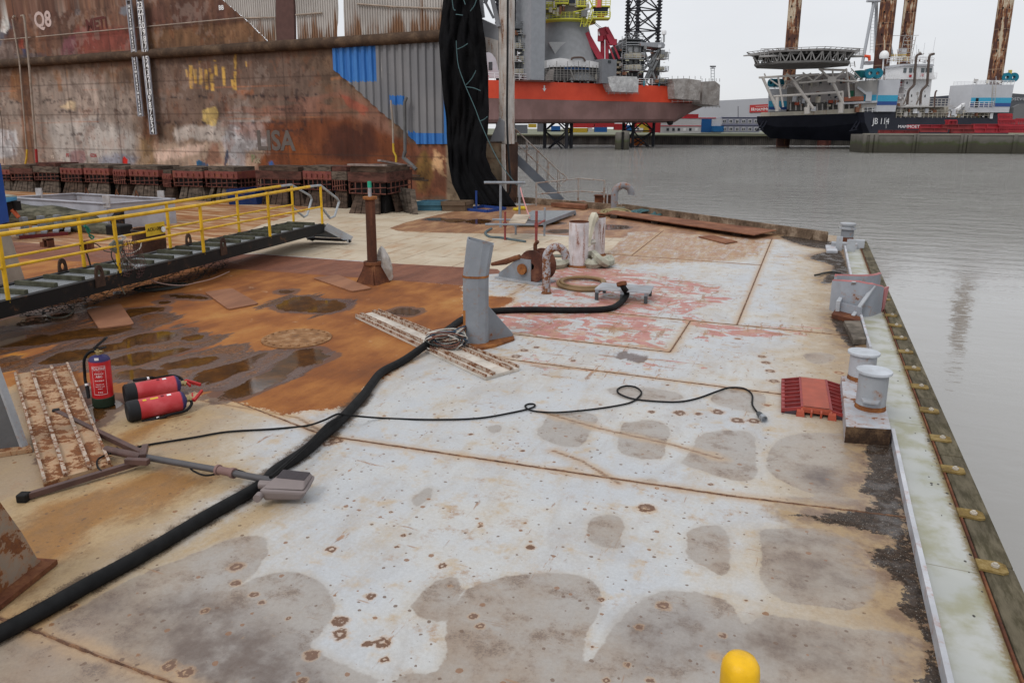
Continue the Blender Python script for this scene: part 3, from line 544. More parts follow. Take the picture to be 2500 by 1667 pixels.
patch([(160, 180), (260, 185), (270, 300), (210, 330), (140, 300)], (150, 135, 125), 30, .7, 1.2, sst(n_v, .38, .55))
patch([(110, 300), (240, 290), (330, 330), (330, 400), (150, 400)], (160, 155, 150), 25, .7, 1.2)
patch([(-40, 305), (38, 320), (40, 385), (-40, 390)], (168, 168, 170), 12, .85)
patch([(330, 330), (400, 345), (500, 350), (620, 330), (660, 370), (640, 420), (330, 420)], (160, 138, 120), 24, .85)
patch([(350, 375), (440, 360), (500, 352), (490, 378), (420, 390), (360, 392)], (196, 168, 152), 10, .8, .8)
patch([(420, 320), (450, 300), (500, 310), (560, 270), (610, 240), (625, 300), (660, 280), (665, 305), (600, 345), (560, 350), (470, 340), (430, 345)], (170, 160, 152), 12, .8, .9)
patch([(545, 345), (560, 300), (610, 300), (655, 300), (650, 360), (600, 370), (600, 420), (560, 410)], (158, 156, 158), 10, .85, .7)
patch([(640, 100), (740, 110), (800, 160), (900, 240), (860, 300), (700, 290), (640, 200)], (104, 84, 70), 20, .7)
patch([(345, 150), (700, 130), (770, 180), (800, 260), (640, 300), (345, 300)], (112, 92, 82), 26, .7)
patch([(540, 270), (830, 215), (940, 262), (960, 330), (640, 350), (540, 320)], (136, 92, 76), 22, .6, 1.2, sst(n_h, .4, .55))
patch([(640, 300), (760, 290), (850, 285), (960, 330), (1010, 350), (960, 420), (620, 420), (660, 340)], (104, 56, 32), 24, .95)
patch([(800, 310), (900, 300), (930, 370), (880, 400), (790, 380)], (70, 38, 28), 26, .9)
patch([(640, 340), (740, 350), (800, 400), (840, 420), (640, 430)], (128, 70, 34), 20, .7, 1.5, sst(n_b, .4, .55))
patch([(1000, 350), (1092, 352), (1096, 480), (960, 480), (940, 430)], (122, 74, 54), 16, .9)
patch([(1060, 365), (1092, 380), (1096, 440), (1050, 420)], (190, 152, 112), 8, .75, 1.6, spk)
patch([(1010, 400), (1030, 360), (1060, 400), (1040, 470), (1010, 460)], (122, 98, 50), 14, .7, 1.2)
patch([(1090, 340), (1240, 340), (1240, 500), (1090, 500)], (136, 120, 100), 8, .95, .3)
patch([(340, 100), (372, 100), (372, 345), (350, 345)], (96, 62, 40), 12, .9, .4); patch([(340, 340), (372, 335), (380, 400), (340, 405)], (124, 98, 66), 16, .9, .5)
patch([(45, 140), (72, 140), (85, 400), (60, 400)], (104, 68, 44), 8, .9, .3)
patch([(20, 170), (45, 170), (50, 250), (20, 240)], (122, 80, 42), 10, .7); patch([(135, 170), (175, 170), (170, 225), (140, 225)], (122, 88, 60), 8, .8, 1, sst(n_v, .4, .5))
patch([(190, 72), (330, 66), (330, 125), (150, 140), (170, 90)], (124, 62, 54), 18, .85); patch([(155, 95), (185, 90), (180, 135), (145, 138)], (132, 84, 92), 12, .8)
patch([(-20, 105), (40, 100), (40, 145), (-20, 150)], (118, 104, 98), 14, .8); patch([(-20, 120), (10, 100), (35, 60), (20, 50), (-20, 90)], (84, 94, 108), 14, .7)
patch([(0, 35), (20, 36), (25, 70), (15, 80), (0, 78)], (215, 205, 200), 3, .9, .5, sst(n_v, .36, .46)); patch([(46, 95), (58, 95), (58, 118), (46, 118)], (140, 60, 44), 4, .8, .4); patch([(54, 120), (62, 120), (62, 138), (54, 138)], (44, 66, 110), 4, .8, .4); patch([(40, 130), (110, 132), (110, 142), (40, 146)], (78, 76, 84), 6, .7)
patch([(60, 0), (180, 0), (175, 15), (150, 45), (135, 20), (110, 22)], (150, 128, 116), 5, .8, .5)
patch([(290, 18), (305, 15), (312, 30), (300, 40), (290, 34)], (104, 110, 118), 6, .8, .5); patch([(183, 22), (192, 20), (194, 36), (184, 38)], (108, 108, 112), 6, .7, .5)
patch([(560, 20), (640, 70), (660, 105), (600, 108), (365, 125), (365, 72), (590, 50)], (122, 90, 62), 22, .7); patch([(365, 0), (540, 0), (600, 48), (365, 64)], (84, 54, 46), 18, .6)
for x0, y0, y1, w_ in ((465, 160, 216, 9), (476, 168, 205, 8), (489, 150, 212, 9), (503, 170, 219, 8), (517, 182, 223, 8), (525, 148, 185, 7), (545, 165, 210, 7), (574, 130, 222, 6), (568, 195, 222, 7), (512, 152, 178, 5), (455, 170, 190, 4), (600, 150, 165, 4)):
    patch([(x0-w_/2, y0), (x0+w_/2, y0), (x0+w_/2+2, y1), (x0-w_/2+2, y1)], (190, 150, 74), 2.5, .9, .22, sst(n_h, .3, .42))
patch([(495, 270), (525, 260), (533, 275), (526, 310), (508, 305), (494, 295)], (178, 152, 92), 4, .9, .35)
patch([(170, 245), (184, 250), (184, 268), (165, 270), (145, 262)], (186, 164, 132), 8, .8, .5)
patch([(172, 370), (205, 368), (212, 385), (205, 400), (172, 400)], (132, 104, 106), 5, .9, .3)
patch([(240, 385), (280, 378), (340, 382), (330, 405), (245, 408)], (128, 130, 142), 18, .85)
patch([(299, 386), (304, 383), (312, 390), (311, 402), (306, 406), (299, 402)], (210, 44, 34), 1.5, 1, .1)
patch([(480, 394), (486, 391), (508, 402), (510, 408), (500, 416), (497, 408), (481, 405)], (36, 92, 130), 1.5, 1, .1)
patch([(655, 396), (664, 392), (669, 402), (667, 409), (656, 408)], (40, 90, 150), 1.5, 1, .1)
patch([(552, 368), (556, 366), (560, 385), (550, 404), (546, 404)], (46, 60, 84), 2, .9, .2)
patch([(510, 355), (530, 350), (545, 400), (500, 405)], (134, 86, 66), 8, .7)
patch([(830, 230), (860, 240), (900, 262), (890, 280), (850, 260)], (150, 74, 58), 6, .7, .8); patch([(576, 222), (620, 220), (622, 232), (585, 232)], (150, 96, 66), 4, .7, .5)
patch([(808, 190), (835, 188), (836, 195), (808, 196)], (160, 108, 70), 3, .6, .3)
for (x0, x1, yy) in ((345, 700, 240), (360, 730, 266), (100, 330, 246), (110, 330, 272), (400, 660, 326), (115, 210, 330), (540, 790, 236), (600, 740, 318), (380, 700, 300), (160, 200, 350), (0, 60, 249)):
    f = np.exp(-((WPY-yy+(n_b-.5)*18)/3.6)**2)*((WPX > x0) & (WPX < x1))*sst(n_c, .47, .56)*sst(fbm(WSX*1.2, WSZ*0+yy, 21, 3), .38, .55)
    over(f*.85, lin(46, 38, 40))
for x0, y0, y1 in ((240, 265, 315), (745, 240, 310), (785, 255, 310), (725, 200, 250), (550, 240, 255)):
    over(np.exp(-((WPX-x0+(n_c-.5)*8)/3.)**2)*((WPY > y0) & (WPY < y1))*sst(n_c, .44, .55)*.8, lin(46, 36, 38))
for yy, st in ((212, .5), (290, .5), (118, .3)):
    over(np.exp(-((WPY-yy+(WPX-600)*.02)/1.2)**2)*sst(n_a, .45, .6)*st, lin(170, 108, 74))
over(sst(n_v, .6, .7)*sst(n_c, .4, .6)*.45, lin(80, 48, 32)); over(sst(fbm(WSX*14, WSZ*14, 31, 3), .68, .78)*.5, lin(58, 40, 34))
zb = beam_z(WSX); wc = np.clip(wc*(1+((fbm(WSX*2.2, WSZ*1.3, 51, 6)-.5)*1.0+(fbm(WSX*7, WSZ*1.2, 52, 5)-.5)*.7)[..., None]), .004, .8)
for k_, (rgb, th) in enumerate((((176, 160, 150), .60), ((60, 40, 34), .60), ((150, 92, 60), .62))):
    over(sst(fbm(WSX*1.1+k_*9, WSZ*1.6, 61+k_, 6)*.6+fbm(WSX*6, WSZ*3.5, 71+k_, 5)*.4, th-.03, th)*(.35 if k_ == 1 else .18)*((WPX < 660) | (k_ > 0)), lin(*rgb))
for sx_ in (3.0, 6.1, 9.3, 12.4, 15.5, 18.6, 21.7): over(np.exp(-((WSX-sx_)/.02)**2)*.5, lin(58, 44, 38))
for sz_ in (1.5, 3.0, 4.3, 6.4): over(np.exp(-((WSZ-sz_-.012*(WSX-5)*.0)/.018)**2)*.45, lin(60, 46, 40))
over(np.exp(-np.clip(zb-WSZ-.2, 0, 9)/.22)*(WSZ < zb)*.55, lin(66, 46, 32))  # shadow under the fender beam painted into the wall colour
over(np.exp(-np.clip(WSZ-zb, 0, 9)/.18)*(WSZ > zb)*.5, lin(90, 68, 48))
ROOT = WP(8, 0)
t = NT('dock_wall_plate'); a = t.n.new('ShaderNodeAttribute'); a.attribute_name = 'paint'
nf = t.noise(18, 6, .7); c = t.mix(t.rng(nf, .35, .75, 0, .3), a.outputs['Vector'], t.mix(1., a.outputs['Vector'], (.62, .52, .46, 1), 'MULTIPLY')); t.bump(t.noise(9, 5, .7), .35, .012)
M_WALLP = t.set(c, .78, 0, .25)
S_R1, S_R2 = WS(1096, 400)[0], WS(1236, 400)[0]; Z_R = WS(1210, 348)[1]
dgl = [WS(545, -2), WS(605, 50), WS(663, 108)]
def keepw(S, Z):
    zb = beam_z(S); lim = np.interp(Z, [dgl[2][1], dgl[1][1], dgl[0][1], 12], [dgl[2][0], dgl[1][0], dgl[0][0], dgl[0][0]+4])
    return ((Z <= zb) & (S >= S_R1-.03)) | ((Z < Z_R) & (S >= S_R2)) | ((Z > zb-.1) & (S > lim))
dw = thing('dock_wall', ROOT, 'tall rusty patched steel side wall of the dry dock with graffiti and patchy paint', 'dock wall')
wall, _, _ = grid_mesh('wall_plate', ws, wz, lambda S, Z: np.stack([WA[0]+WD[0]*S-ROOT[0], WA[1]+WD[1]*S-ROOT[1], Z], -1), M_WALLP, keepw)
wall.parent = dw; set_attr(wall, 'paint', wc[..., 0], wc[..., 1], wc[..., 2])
M_DKR = rusty('dark_rust', (.055, .03, .022, 1), (.03, .02, .016, 1), (.11, .055, .032, 1), 1.5)
b = MB()                                # thickness of the wall: a plate box behind the sheet
def wq(s, z, off): return WP(s, z, off)
def wall_box(mb, s0, s1, z0, z1, o0, o1):
    p = [wq(s0, z0, o0), wq(s1, z0, o0), wq(s1, z0, o1), wq(s0, z0, o1), wq(s0, z1, o0), wq(s1, z1, o0), wq(s1, z1, o1), wq(s0, z1, o1)]; mb.hexa(p); return mb
wall_box(b, S_R1, 60, -3, WS(1075, 100)[1], -.9, -.05); wall_box(b, dgl[0][0]+1, 60, 5.5, 9.4, -.9, -.06); wall_box(b, S_R2, S_R1-.01, -3, Z_R, -.9, -.05)
b.build('rear_plating', M_DKR, dw)
b = MB(); b.tube([W(*p, off=.12) for p in [(-400, 181), (0, 157), (300, 137), (600, 117.5), (838, 103), (1088, 87)]], .19, 14)
b.build('fender_beam', rusty('beam_steel', (.075, .048, .033, 1), (.045, .03, .022, 1), (.13, .085, .055, 1), 2.), dw, smooth=True)
def wtext(txt, px, py, hpx, tilt=0., off=.012):
    b = MB(); o = W(px, py, off); sz = hpx/73.*(30./29)*1.38
    x = V((-WD[0], -WD[1], 0)); z = V((0, 0, 1)); ca, sa = math.cos(tilt), math.sin(tilt)
    text_mesh(txt, sz, o, x*ca+z*sa, z*ca-x*sa, b, bold=.03); return b
wtext('Q8', 104, 50, 46).build('graffiti', plain('spray_pale', (.52, .40, .37)), dw)
wtext('METi', 235, 60, 33, .06).build('graffiti', plain('spray_darkred', (.11, .03, .025)), dw)
wtext('BB', 540, 20, 12).build('marking', plain('white_mark', (.75, .75, .75)), dw)
for tx, x, y, h, cl in (('FF', 165, 380, 12, (.36, .09, .09)), ('6226', 228, 380, 11, (.36, .09, .09)), ('YS', 128, 384, 10, (.6, .5, .42)), ('V', 150, 392, 10, (.6, .45, .4)), ('LISA', 672, 346, 52, (.13, .105, .092)), ('P', 618, 388, 20, (.22, .22, .12)), ('XK', 628, 394, 12, (.36, .30, .2))):
    wtext(tx, x, y, h).build('marking', plain('spray_mark', cl), dw)
# pipes fixed to the wall
M_PIPE = paint('pipe_paint', (.34, .28, .23), .3, 6); M_YEL0 = plain('pipe_yellow', (.55, .36, .04)); M_RED0 = plain('pipe_red', (.33, .03, .03)); M_GPIPE = paint('grey_pipe', (.13, .13, .13), .15, 6)
def wpipe(pts, r, m, name='pipe', off=.12): MB().tube([W(*p, off=off) for p in pts], r, 8).build(name, m, dw, smooth=True)
wpipe([(33, 45), (33, 42), (36, 40)], .05, M_PIPE); wpipe([(30, 47), (47, 145), (66, 368)], .035, M_PIPE, off=.3); wpipe([(66, 365), (65, 385), (62, 400)], .04, M_YEL0, off=.3)
wpipe([(52, 40), (57, 38), (60, 48), (70, 145), (88, 366)], .05, M_PIPE, off=.3); wpipe([(88, 364), (90, 398)], .055, M_RED0, off=.3)
wpipe([(0, 98), (75, 92)], .022, M_PIPE, 'cable_rail'); wpipe([(88, 91), (590, 44), (668, 43)], .022, M_PIPE, 'cable_rail')
wpipe([(954, 245), (959, 300), (960, 352)], .035, M_PIPE, off=.25); wpipe([(960, 350), (961, 370), (967, 382), (967, 402)], .038, M_YEL0, off=.25)
wpipe([(993, 238), (988, 250), (989, 375)], .055, M_GPIPE, off=.3); wpipe([(989, 370), (985, 385), (1002, 400), (1016, 414)], .07, M_GPIPE, off=.3)
wpipe([(0, 270), (5, 300), (8, 400)], .012, M_DKR, 'cable')
# corrugated cladding
def clad(name, root, poly, pitch, depth, mats, blue=None, gap=0.03):
    q = [WS(*p) for p in poly]; P_ = V(q); s0, s1 = P_[:, 0].min(), P_[:, 0].max(); n = int((s1-s0)/pitch); b = MB()
    def zr(s):
        z = []
        for i in range(len(q)):
            a, c = q[i], q[(i+1) % len(q)]
            if min(a[0], c[0]) <= s <= max(a[0], c[0]) and abs(a[0]-c[0]) > 1e-6: z.append(a[1]+(c[1]-a[1])*(s-a[0])/(c[0]-a[0]))
        return (min(z), max(z)) if len(z) > 1 else None
    prof = [(0, 0), (.38, 0), (.5, 1), (.88, 1), (1, 0)]
    for i in range(n):
        for (f0, o0), (f1, o1) in zip(prof[:-1], prof[1:]):
            a, c = s0+(i+f0)*pitch, s0+(i+f1)*pitch; ra, rc = zr(a+1e-4), zr(min(c, s1)-1e-4)
            if not ra or not rc: continue
            cuts = [0., 1.]
            if blue:
                for (bs0, bs1, bz0, bz1) in blue:
                    if bs0 <= (a+c)/2 <= bs1: cuts += [min(max((zz-ra[0])/(ra[1]-ra[0]+1e-9), 0), 1) for zz in (bz0, bz1)]
            cuts = sorted(set(cuts))
            for u0, u1 in zip(cuts[:-1], cuts[1:]):
                za0, za1 = ra[0]+(ra[1]-ra[0])*u0, ra[0]+(ra[1]-ra[0])*u1; zc0, zc1 = rc[0]+(rc[1]-rc[0])*u0, rc[0]+(rc[1]-rc[0])*u1; zm = (za0+za1)/2
                b.cur = 1 if blue and any(bs0 <= (a+c)/2 <= bs1 and bz0 <= zm <= bz1 for bs0, bs1, bz0, bz1 in blue) else 0
                O0, O1 = .03+o0*depth, .03+o1*depth
                b.add([wq(a, za0, O0), wq(c, zc0, O1), wq(c, zc1, O1), wq(a, za1, O0)], [(0, 1, 2, 3)])
    return b.build(name, mats, root)
t = NT('clad_grey'); n_ = t.noise(5, 6, .7, stretch=(1, 1, .06)); n2_ = t.noise(.7, 4); c = t.mix(t.rng(n2_, .3, .7), (.17, .17, .18, 1), (.21, .205, .21, 1))
c = t.mix(t.rng(n_, .6, .68, 0, .8), c, (.42, .40, .38, 1)); c = t.mix(t.rng(t.noise(3, 5, .7, stretch=(1, 1, .05)), .66, .72, 0, .7), c, (.14, .07, .04, 1)); M_CG = t.set(c, .6, 0, .35)
t = NT('clad_blue'); c = t.mix(t.rng(t.noise(4, 5, .7, stretch=(1, 1, .1)), .35, .7), (.02, .125, .40, 1), (.045, .20, .52, 1)); M_CB = t.set(c, .5, 0, .4)
t = NT('clad_beige'); p_ = t.sep(t.pos); n_ = t.noise(3, 6, .7, stretch=(1, 1, .08)); k_ = t.math('ADD', n_, t.rng(p_[2], 7.2, 5.3, 0, .27)); c = t.mix(t.rng(t.noise(.8, 4), .3, .7), (.36, .335, .31, 1), (.47, .44, .41, 1))
c = t.mix(t.rng(k_, .62, .76, 0, .95), c, (.19, .09, .04, 1)); M_CBG = t.set(c, .7, 0, .3)
def wsr(x0, y0, x1, y1): a = WS(x0, y0); c = WS(x1, y1); return (min(a[0], c[0]), max(a[0], c[0]), min(a[1], c[1]), max(a[1], c[1]))
clad('lower_cladding', dw, [(808, 112), (1084, 95), (1093, 352), (1020, 352), (990, 320), (930, 272), (860, 207), (808, 163)], .31, .07, [M_CG, M_CB],
     [wsr(808, 100, 921, 201), wsr(953, 236, 992, 258), wsr(996, 325, 1100, 356)])
clad('upper_cladding', dw, [(545, 0), (548, -60), (677, -60), (677, 105), (662, 106), (605, 50)], .105, .035, M_CBG); clad('upper_cladding', dw, [(722, -60), (830, -60), (826, 94), (724, 101)], .105, .035, M_CBG)
clad('upper_cladding', dw, [(841, -60), (1088, -60), (1084, 80), (842, 94)], .105, .035, M_CBG)
b = MB(); b.slab([W(*p) for p in ((678, -60), (721, -60), (724, 101), (680, 104))], WN.tolist()+[0] and tuple(np.append(WN*.12, 0))); b.build('brown_column', plain('brown_paint', (.10, .052, .045)), dw)
wpipe([(722, 37), (786, 32)], .03, M_PIPE); wpipe([(872, 10), (960, 17), (1078, 22)], .03, M_PIPE); wpipe([(600, 45), (672, 43), (674, 100)], .03, M_PIPE)
# draft scales
def scale_board(px0, py0, px1, py1, wd, marks, rstep, label, fs):
    top, bot = W(px0, py0, .26), W(px1, py1, .26); top = V((bot[0], bot[1], top[2])); r = thing('draft_scale', bot, label, 'draft scale', 'numbered draft scales on the dock wall')
    x = V((-WD[0], -WD[1], 0)); f = V((WN[0], WN[1], 0)); b = MB()
    for s in (-1, 1): MB().bar(bot+x*s*wd/2, top+x*s*wd/2, .055, .05).build('side_rail', paint('scale_grey', (.30, .31, .35), .25, 8), r)
    zz = bot[2]; mr_ = paint('scale_rung', (.28, .27, .29), .3, 8)
    while zz < top[2]: q = V((bot[0], bot[1], zz)); MB().bar(q-x*wd/2, q+x*wd/2, .03, .03).build('rung', mr_, r); zz += rstep
    b = MB(); b.hexa([bot-x*wd*.46-f*.03, bot+x*wd*.46-f*.03, bot+x*wd*.46-f*.02, bot-x*wd*.46-f*.02]+[q+V((0, 0, top[2]-bot[2])) for q in (bot-x*wd*.46-f*.03, bot+x*wd*.46-f*.03, bot+x*wd*.46-f*.02, bot-x*wd*.46-f*.02)]); b.build('backing', plain('scale_back', (.06, .045, .04)), r)
    b = MB()
    for i, tx in enumerate(marks): text_mesh(tx, fs*(1.4 if len(tx) < 2 or tx.isdigit() else 1.), bot+V((0, 0, rstep*(i+.5)))+f*.03, x, V((0, 0, 1)), b, bold=.02)
    b.build('numerals', plain('scale_white', (.8, .8, .8)), r)
sc1 = WS(0, 0)[1]
scale_board(345, 0, 375, 328, .32, [str(i) for i in range(4, 24)], .258, 'right hand scale board with numbers from 4 up to 21', .23)
scale_board(318, 0, 344, 284, .26, [q for m in range(2, 8) for q in ('%dM' % m, '2', '4', '6', '8')][:26], .168, 'left hand scale board marked in metres from 2M upwards', .13)
# ------------------------------------------------------------------ portal frame at the end of the wall, draped netting, stair
M_PORT = paint('portal_paint', (.50, .47, .44), .42, 4., streak=True, dirt=.4); M_PORTG = paint('portal_grey', (.26, .27, .29), .12, 2.)
pf_ = thing('portal_frame', W(1232, 490), 'grey and cream steel portal post with arched opening at the end of the dock wall', 'steel frame')
th = tuple(np.append(-WN*.5, 0))
b = MB(); b.slab([W(*p) for p in ((1218, -60), (1240, -60), (1240, 352), (1226, 352), (1218, 300))], th); b.build('post', M_PORT, pf_)
ar = [(1178, 128), (1190, 126), (1202, 132), (1212, 146), (1217, 172)]
b = MB(); b.slab([W(*p) for p in [(1165, 42), (1217.5, 66), (1217.5, 172)]+ar[::-1]+[(1165, 130)]], tuple(np.append(-WN*.2, 0))); b.build('arch_plate', M_PORTG, pf_)
b = MB(); b.slab([W(*p, off=.02) for p in [(1165, 84), (1217, 100), (1217, 172)]+ar[::-1]+[(1165, 130)]], tuple(np.append(WN*.02, 0))); b.build('arch_trim', M_PORT, pf_)
b = MB(); b.bar(W(1168, -40, .1), W(1178, 44, .1), .14, .1); b.bar(W(1195, -30, .1), W(1218, 66, .1), .12, .1); b.bar(W(1206, -60, .1), W(1184, 10, .1), .09, .09); b.bar(W(1172, -20, .1), W(1205, 45, .1), .06); b.build('brace', M_PORTG, pf_)
b = MB(); b.slab([W(*p, off=.06) for p in ((1196, 345), (1219, 288), (1230, 296), (1230, 345))], tuple(np.append(-WN*.3, 0))); b.build('gusset', M_PORTG, pf_)
b = MB(); b.slab([W(*p, off=.05) for p in ((1226, 352), (1234, 352), (1237, 488), (1228, 488))], tuple(np.append(WN*.06, 0))); text_mesh('0', .3, W(1230, 400, .125), (-WD[0], -WD[1], 0), (0, 0, 1), b); b.build('lower_post', M_PORT, pf_)
b = MB(); b.tube(smooth_path([W(*p, off=.35) for p in ((1240, -60), (1239, 150), (1238, 300), (1243, 400), (1247, 440), (1243, 472), (1228, 484))], 4), .035, 6); tag(b.build('hanging_cable', plain('black_rubber', (.015, .015, .016))), 'black cable hanging down the portal post beside the stair', 'cable')
# netting drape
t = NT('black_netting'); n_ = t.noise(2, 6, .6); t.bump(n_, .6, .08); M_NETB = t.set(t.mix(t.rng(n_, .4, .7), (.007, .007, .008, 1), (.010, .010, .011, 1)), .95, 0, .06)
Lf = [(-60, 1086), (0, 1083), (95, 1072), (200, 1079), (290, 1089), (400, 1095), (450, 1104), (485, 1122), (505, 1130)]; Rt = [(-60, 1162), (0, 1170), (100, 1184), (180, 1192), (270, 1193), (330, 1190), (380, 1186), (420, 1200), (450, 1222), (490, 1252), (505, 1262)]
b = MB(); NU, NV = 46, 60; vs = []
for j in range(NV+1):
    py = -60+565*j/NV; l = np.interp(py, [a for a, _ in Lf], [c for _, c in Lf]); r = np.interp(py, [a for a, _ in Rt], [c for _, c in Rt])
    for i in range(NU+1):
        u = i/NU; o = .75+.9*(fbm(V([u*4.+py*.0025]), V([py*.006]), 41, 4)[0]-.5)+.3*(fbm(V([u*9.+py*.006]), V([py*.012]), 43, 3)[0]-.5)+.35*max(0, (py-430)/75)*u
        q = W(l+(r-l)*u, py, o); q[2] = max(q[2], .03+.02*math.sin(u*30)); vs.append(q)
b.add(vs, [(j*(NU+1)+i, j*(NU+1)+i+1, (j+1)*(NU+1)+i+1, (j+1)*(NU+1)+i) for j in range(NV) for i in range(NU)])
nd = b.build('net_curtain', M_NETB, smooth=True, ang=180); sm = nd.modifiers.new('thickness', 'SOLIDIFY'); sm.thickness = .015
tag(nd, 'tall black netting curtain hanging bunched at the end of the dock wall', 'netting')
M_STR = plain('teal_strap', (.07, .13, .14)); b = MB()
for pts in ([(1114, 100), (1115, 125), (1120, 165), (1137, 212)], [(1137, 212), (1160, 265), (1172, 297), (1200, 360), (1225, 405), (1262, 452)], [(1116, 121), (1130, 115), (1142, 107)], [(1138, 208), (1152, 192), (1162, 173)], [(1138, 213), (1155, 215), (1173, 222)], [(1172, 296), (1182, 292), (1190, 285)],
            [(1113, 36), (1130, 38)], [(1165, -5), (1158, 15), (1148, 28)], [(1104, 0), (1107, 22), (1112, 26)], [(1132, 0), (1136, 12)]):
    MB().tube(smooth_path([W(*p, off=1.28) for p in pts], 4), .013, 5).build('strap', M_STR, nd)
# stair
M_STG = paint('stair_grey', (.13, .145, .17), .15, 3.); M_STR2 = paint('rail_offwhite', (.30, .28, .26), .5, 7.); M_TRD = rusty('tread_rust', (.10, .055, .035, 1), (.05, .035, .03, 1), (.17, .1, .06, 1))
st = thing('stair', D(1368, 492, 25.6), 'grey steel stairway with handrails descending from the portal frame to the deck', 'stairs')
d1, d2 = 25.6, 26.5; T1, B1 = D(1228, 357, d1), D(1370, 492, d1); T2 = T1+V(_hf)*.85+_rt*0; B2 = B1+V(_hf)*.85
b = MB(); b.bar(T1, B1, .06, .28); b.build('stringer', M_STG, st); b = MB(); b.bar(T2, B2, .06, .28); b.build('stringer', M_STG, st)
b = MB()
for i in range(13): f = (i+.4)/13; q1, q2 = T1+(B1-T1)*f, T2+(B2-T2)*f; MB().bar(q1, q2, .26, .035).build('tread', M_TRD, st)
for q0, q1 in ((T1, B1), (T2, B2)):
    b = MB(); hz = V((0, 0, .95)); e = q1+(q1-q0)*.03
    for k in (1., .55): b.tube([q0+hz*k+(q0-q1)*.02, q1+hz*k], .022, 6)
    b.tube(smooth_path([q1+hz, q1+hz+V(_rt)*.16-V((0, 0, .1)), q1+hz*.78+V(_rt)*.16, q1+hz*.66], 4), .022, 6)
    for k in range(6): q = q0+(q1-q0)*(k+.2)/5.4; b.bar(q, q+hz, .03)
    b.build('handrail', M_STR2, st, smooth=True)
# edge railing beyond the stair
er = thing('edge_railing', G(1411, 497), 'rusty white tubular railing along the far deck edge beside the stair', 'railing')
pp = [G(1309, 503), G(1411, 500), G(1474, 503)]
for q, top in zip(pp, (445, 436, 441)): z = upz(q, top); MB().tube([q, V((q[0], q[1], z))], .028, 6).build('post', M_STR2, er)
b = MB()
for k in (1., .52): b.tube([V((q[0], q[1], upz(q, y)*k)) for q, y in zip(pp, (447, 436, 441))], .022, 6)
b.build('rail', M_STR2, er); b = MB(); q = G(1482, 505); b.tube([q, V((q[0], q[1], .78))], .022, 6); b.build('post', paint('rail_g', (.3, .3, .3), .2), er)
# ------------------------------------------------------------------ keel blocks
M_WD = [wood('timber_red', (.05, .024, .02), (.13, .055, .043), 2.2, axis=(1, 1, 3)), wood('timber_brown', (.04, .027, .021), (.115, .075, .055), 2.5, axis=(1, 1, 4)), wood('timber_grey', (.045, .035, .028), (.155, .12, .095), 3., axis=(1, 1, 4))]
M_SR = rusty('block_steel', (.12, .045, .036, 1), (.045, .024, .02, 1), (.19, .085, .06, 1), 4.); M_BLK = plain('deep_black', (.01, .009, .009)); M_RDP = paint('block_redpaint', (.19, .055, .045), .35, 5., rustcol=(.04, .025, .02, 1))
def keel_block(A, B, C, top, label, cap=0, seed=0, boards=7, group='keel blocks lined up along the dock wall'):
    rr = random.Random(seed); A, B, C = V(A), V(B), V(C); u = B-A; w_ = C-B; z = V((0, 0, 1)); ctr = (A+C)/2; o = thing('keel_block', ctr, label, 'keel block', group)
    def P(a, c, h): return A+u*a+w_*c+z*h
    def bx(mb, a0, a1, c0, c1, h0, h1, t0=0., t1=0.): mb.hexa([P(a0-t0, c0-t0, h0), P(a1+t0, c0-t0, h0), P(a1+t0, c1+t0, h0), P(a0-t0, c1+t0, h0), P(a0-t1, c0-t1, h1), P(a1+t1, c0-t1, h1), P(a1+t1, c1+t1, h1), P(a0-t1, c1+t1, h1)])
    h1, h2, h3 = top*.42, top*.68, top
    b = MB(); bx(b, .12, .88, .12, .88, 0, h1, .0, -.05); b.build('core', M_BLK, o)
    b = MB(); n = boards
    for side in (0, 1):
        m = n if side == 0 else max(3, n-3)
        for i in range(m):
            f0, f1 = i/m, (i+.86)/m; jt = rr.uniform(-.03, .03); e = -.06; top_in = .07
            if side == 0: lo = [P(f0, e, 0), P(f1, e, 0)]; up_ = [P(.1+f1*.8+jt, top_in, h1), P(.1+f0*.8+jt, top_in, h1)]; d = w_*.07
            else: lo = [P(1-e, f0, 0), P(1-e, f1, 0)]; up_ = [P(.93, .1+f1*.8+jt, h1), P(.93, .1+f0*.8+jt, h1)]; d = -u*.07
            if rr.random() < .85: b.hexa([lo[0], lo[1], lo[1]+d, lo[0]+d, up_[1], up_[0], up_[0]+d, up_[1]+d])
    b.build('timber_skirt', M_WD[rr.choice([1, 2])], o)
    b = MB(); bx(b, .06, .94, .06, .94, h1, h2); b.build('core', M_BLK, o)  # black box behind the grid stands in for its shaded openings
    b = MB()
    for hh in (h1, (h1+h2)/2, h2-.03): bx(b, 0, 1, 0, 1, hh, hh+.025, 0, 0) if hh != (h1+h2)/2 else (b.bar(P(0, -.01, hh-.05), P(1, -.01, hh+.03), .03), b.bar(P(1.01, 0, hh), P(1.01, 1, hh), .03))
    for i in range(7): b.bar(P(i/6, 0, h1), P(i/6, 0, h2), .03); b.bar(P(1, i/6, h1), P(1, i/6, h2), .03)
    b.build('steel_grid', M_SR, o)
    b = MB(); bx(b, -.02, 1.02, -.02, 1.02, h2, h2+(h3-h2)*.62)
    if cap == 1:
        for i in range(5): q = P((i+.5)/5, -.04, h2+(h3-h2)*.3); b.bar(q-z*.05, q+z*.05, .05, .06)
    b.build('cap_beam', M_RDP if cap == 1 else M_WD[cap % 3], o)
    b = MB(); k = rr.uniform(.0, .12); bx(b, k, 1-k*rr.random(), 0., .95, h2+(h3-h2)*.62+.003, h3); b.build('cap_board', M_WD[(cap+1) % 3], o)
    return o
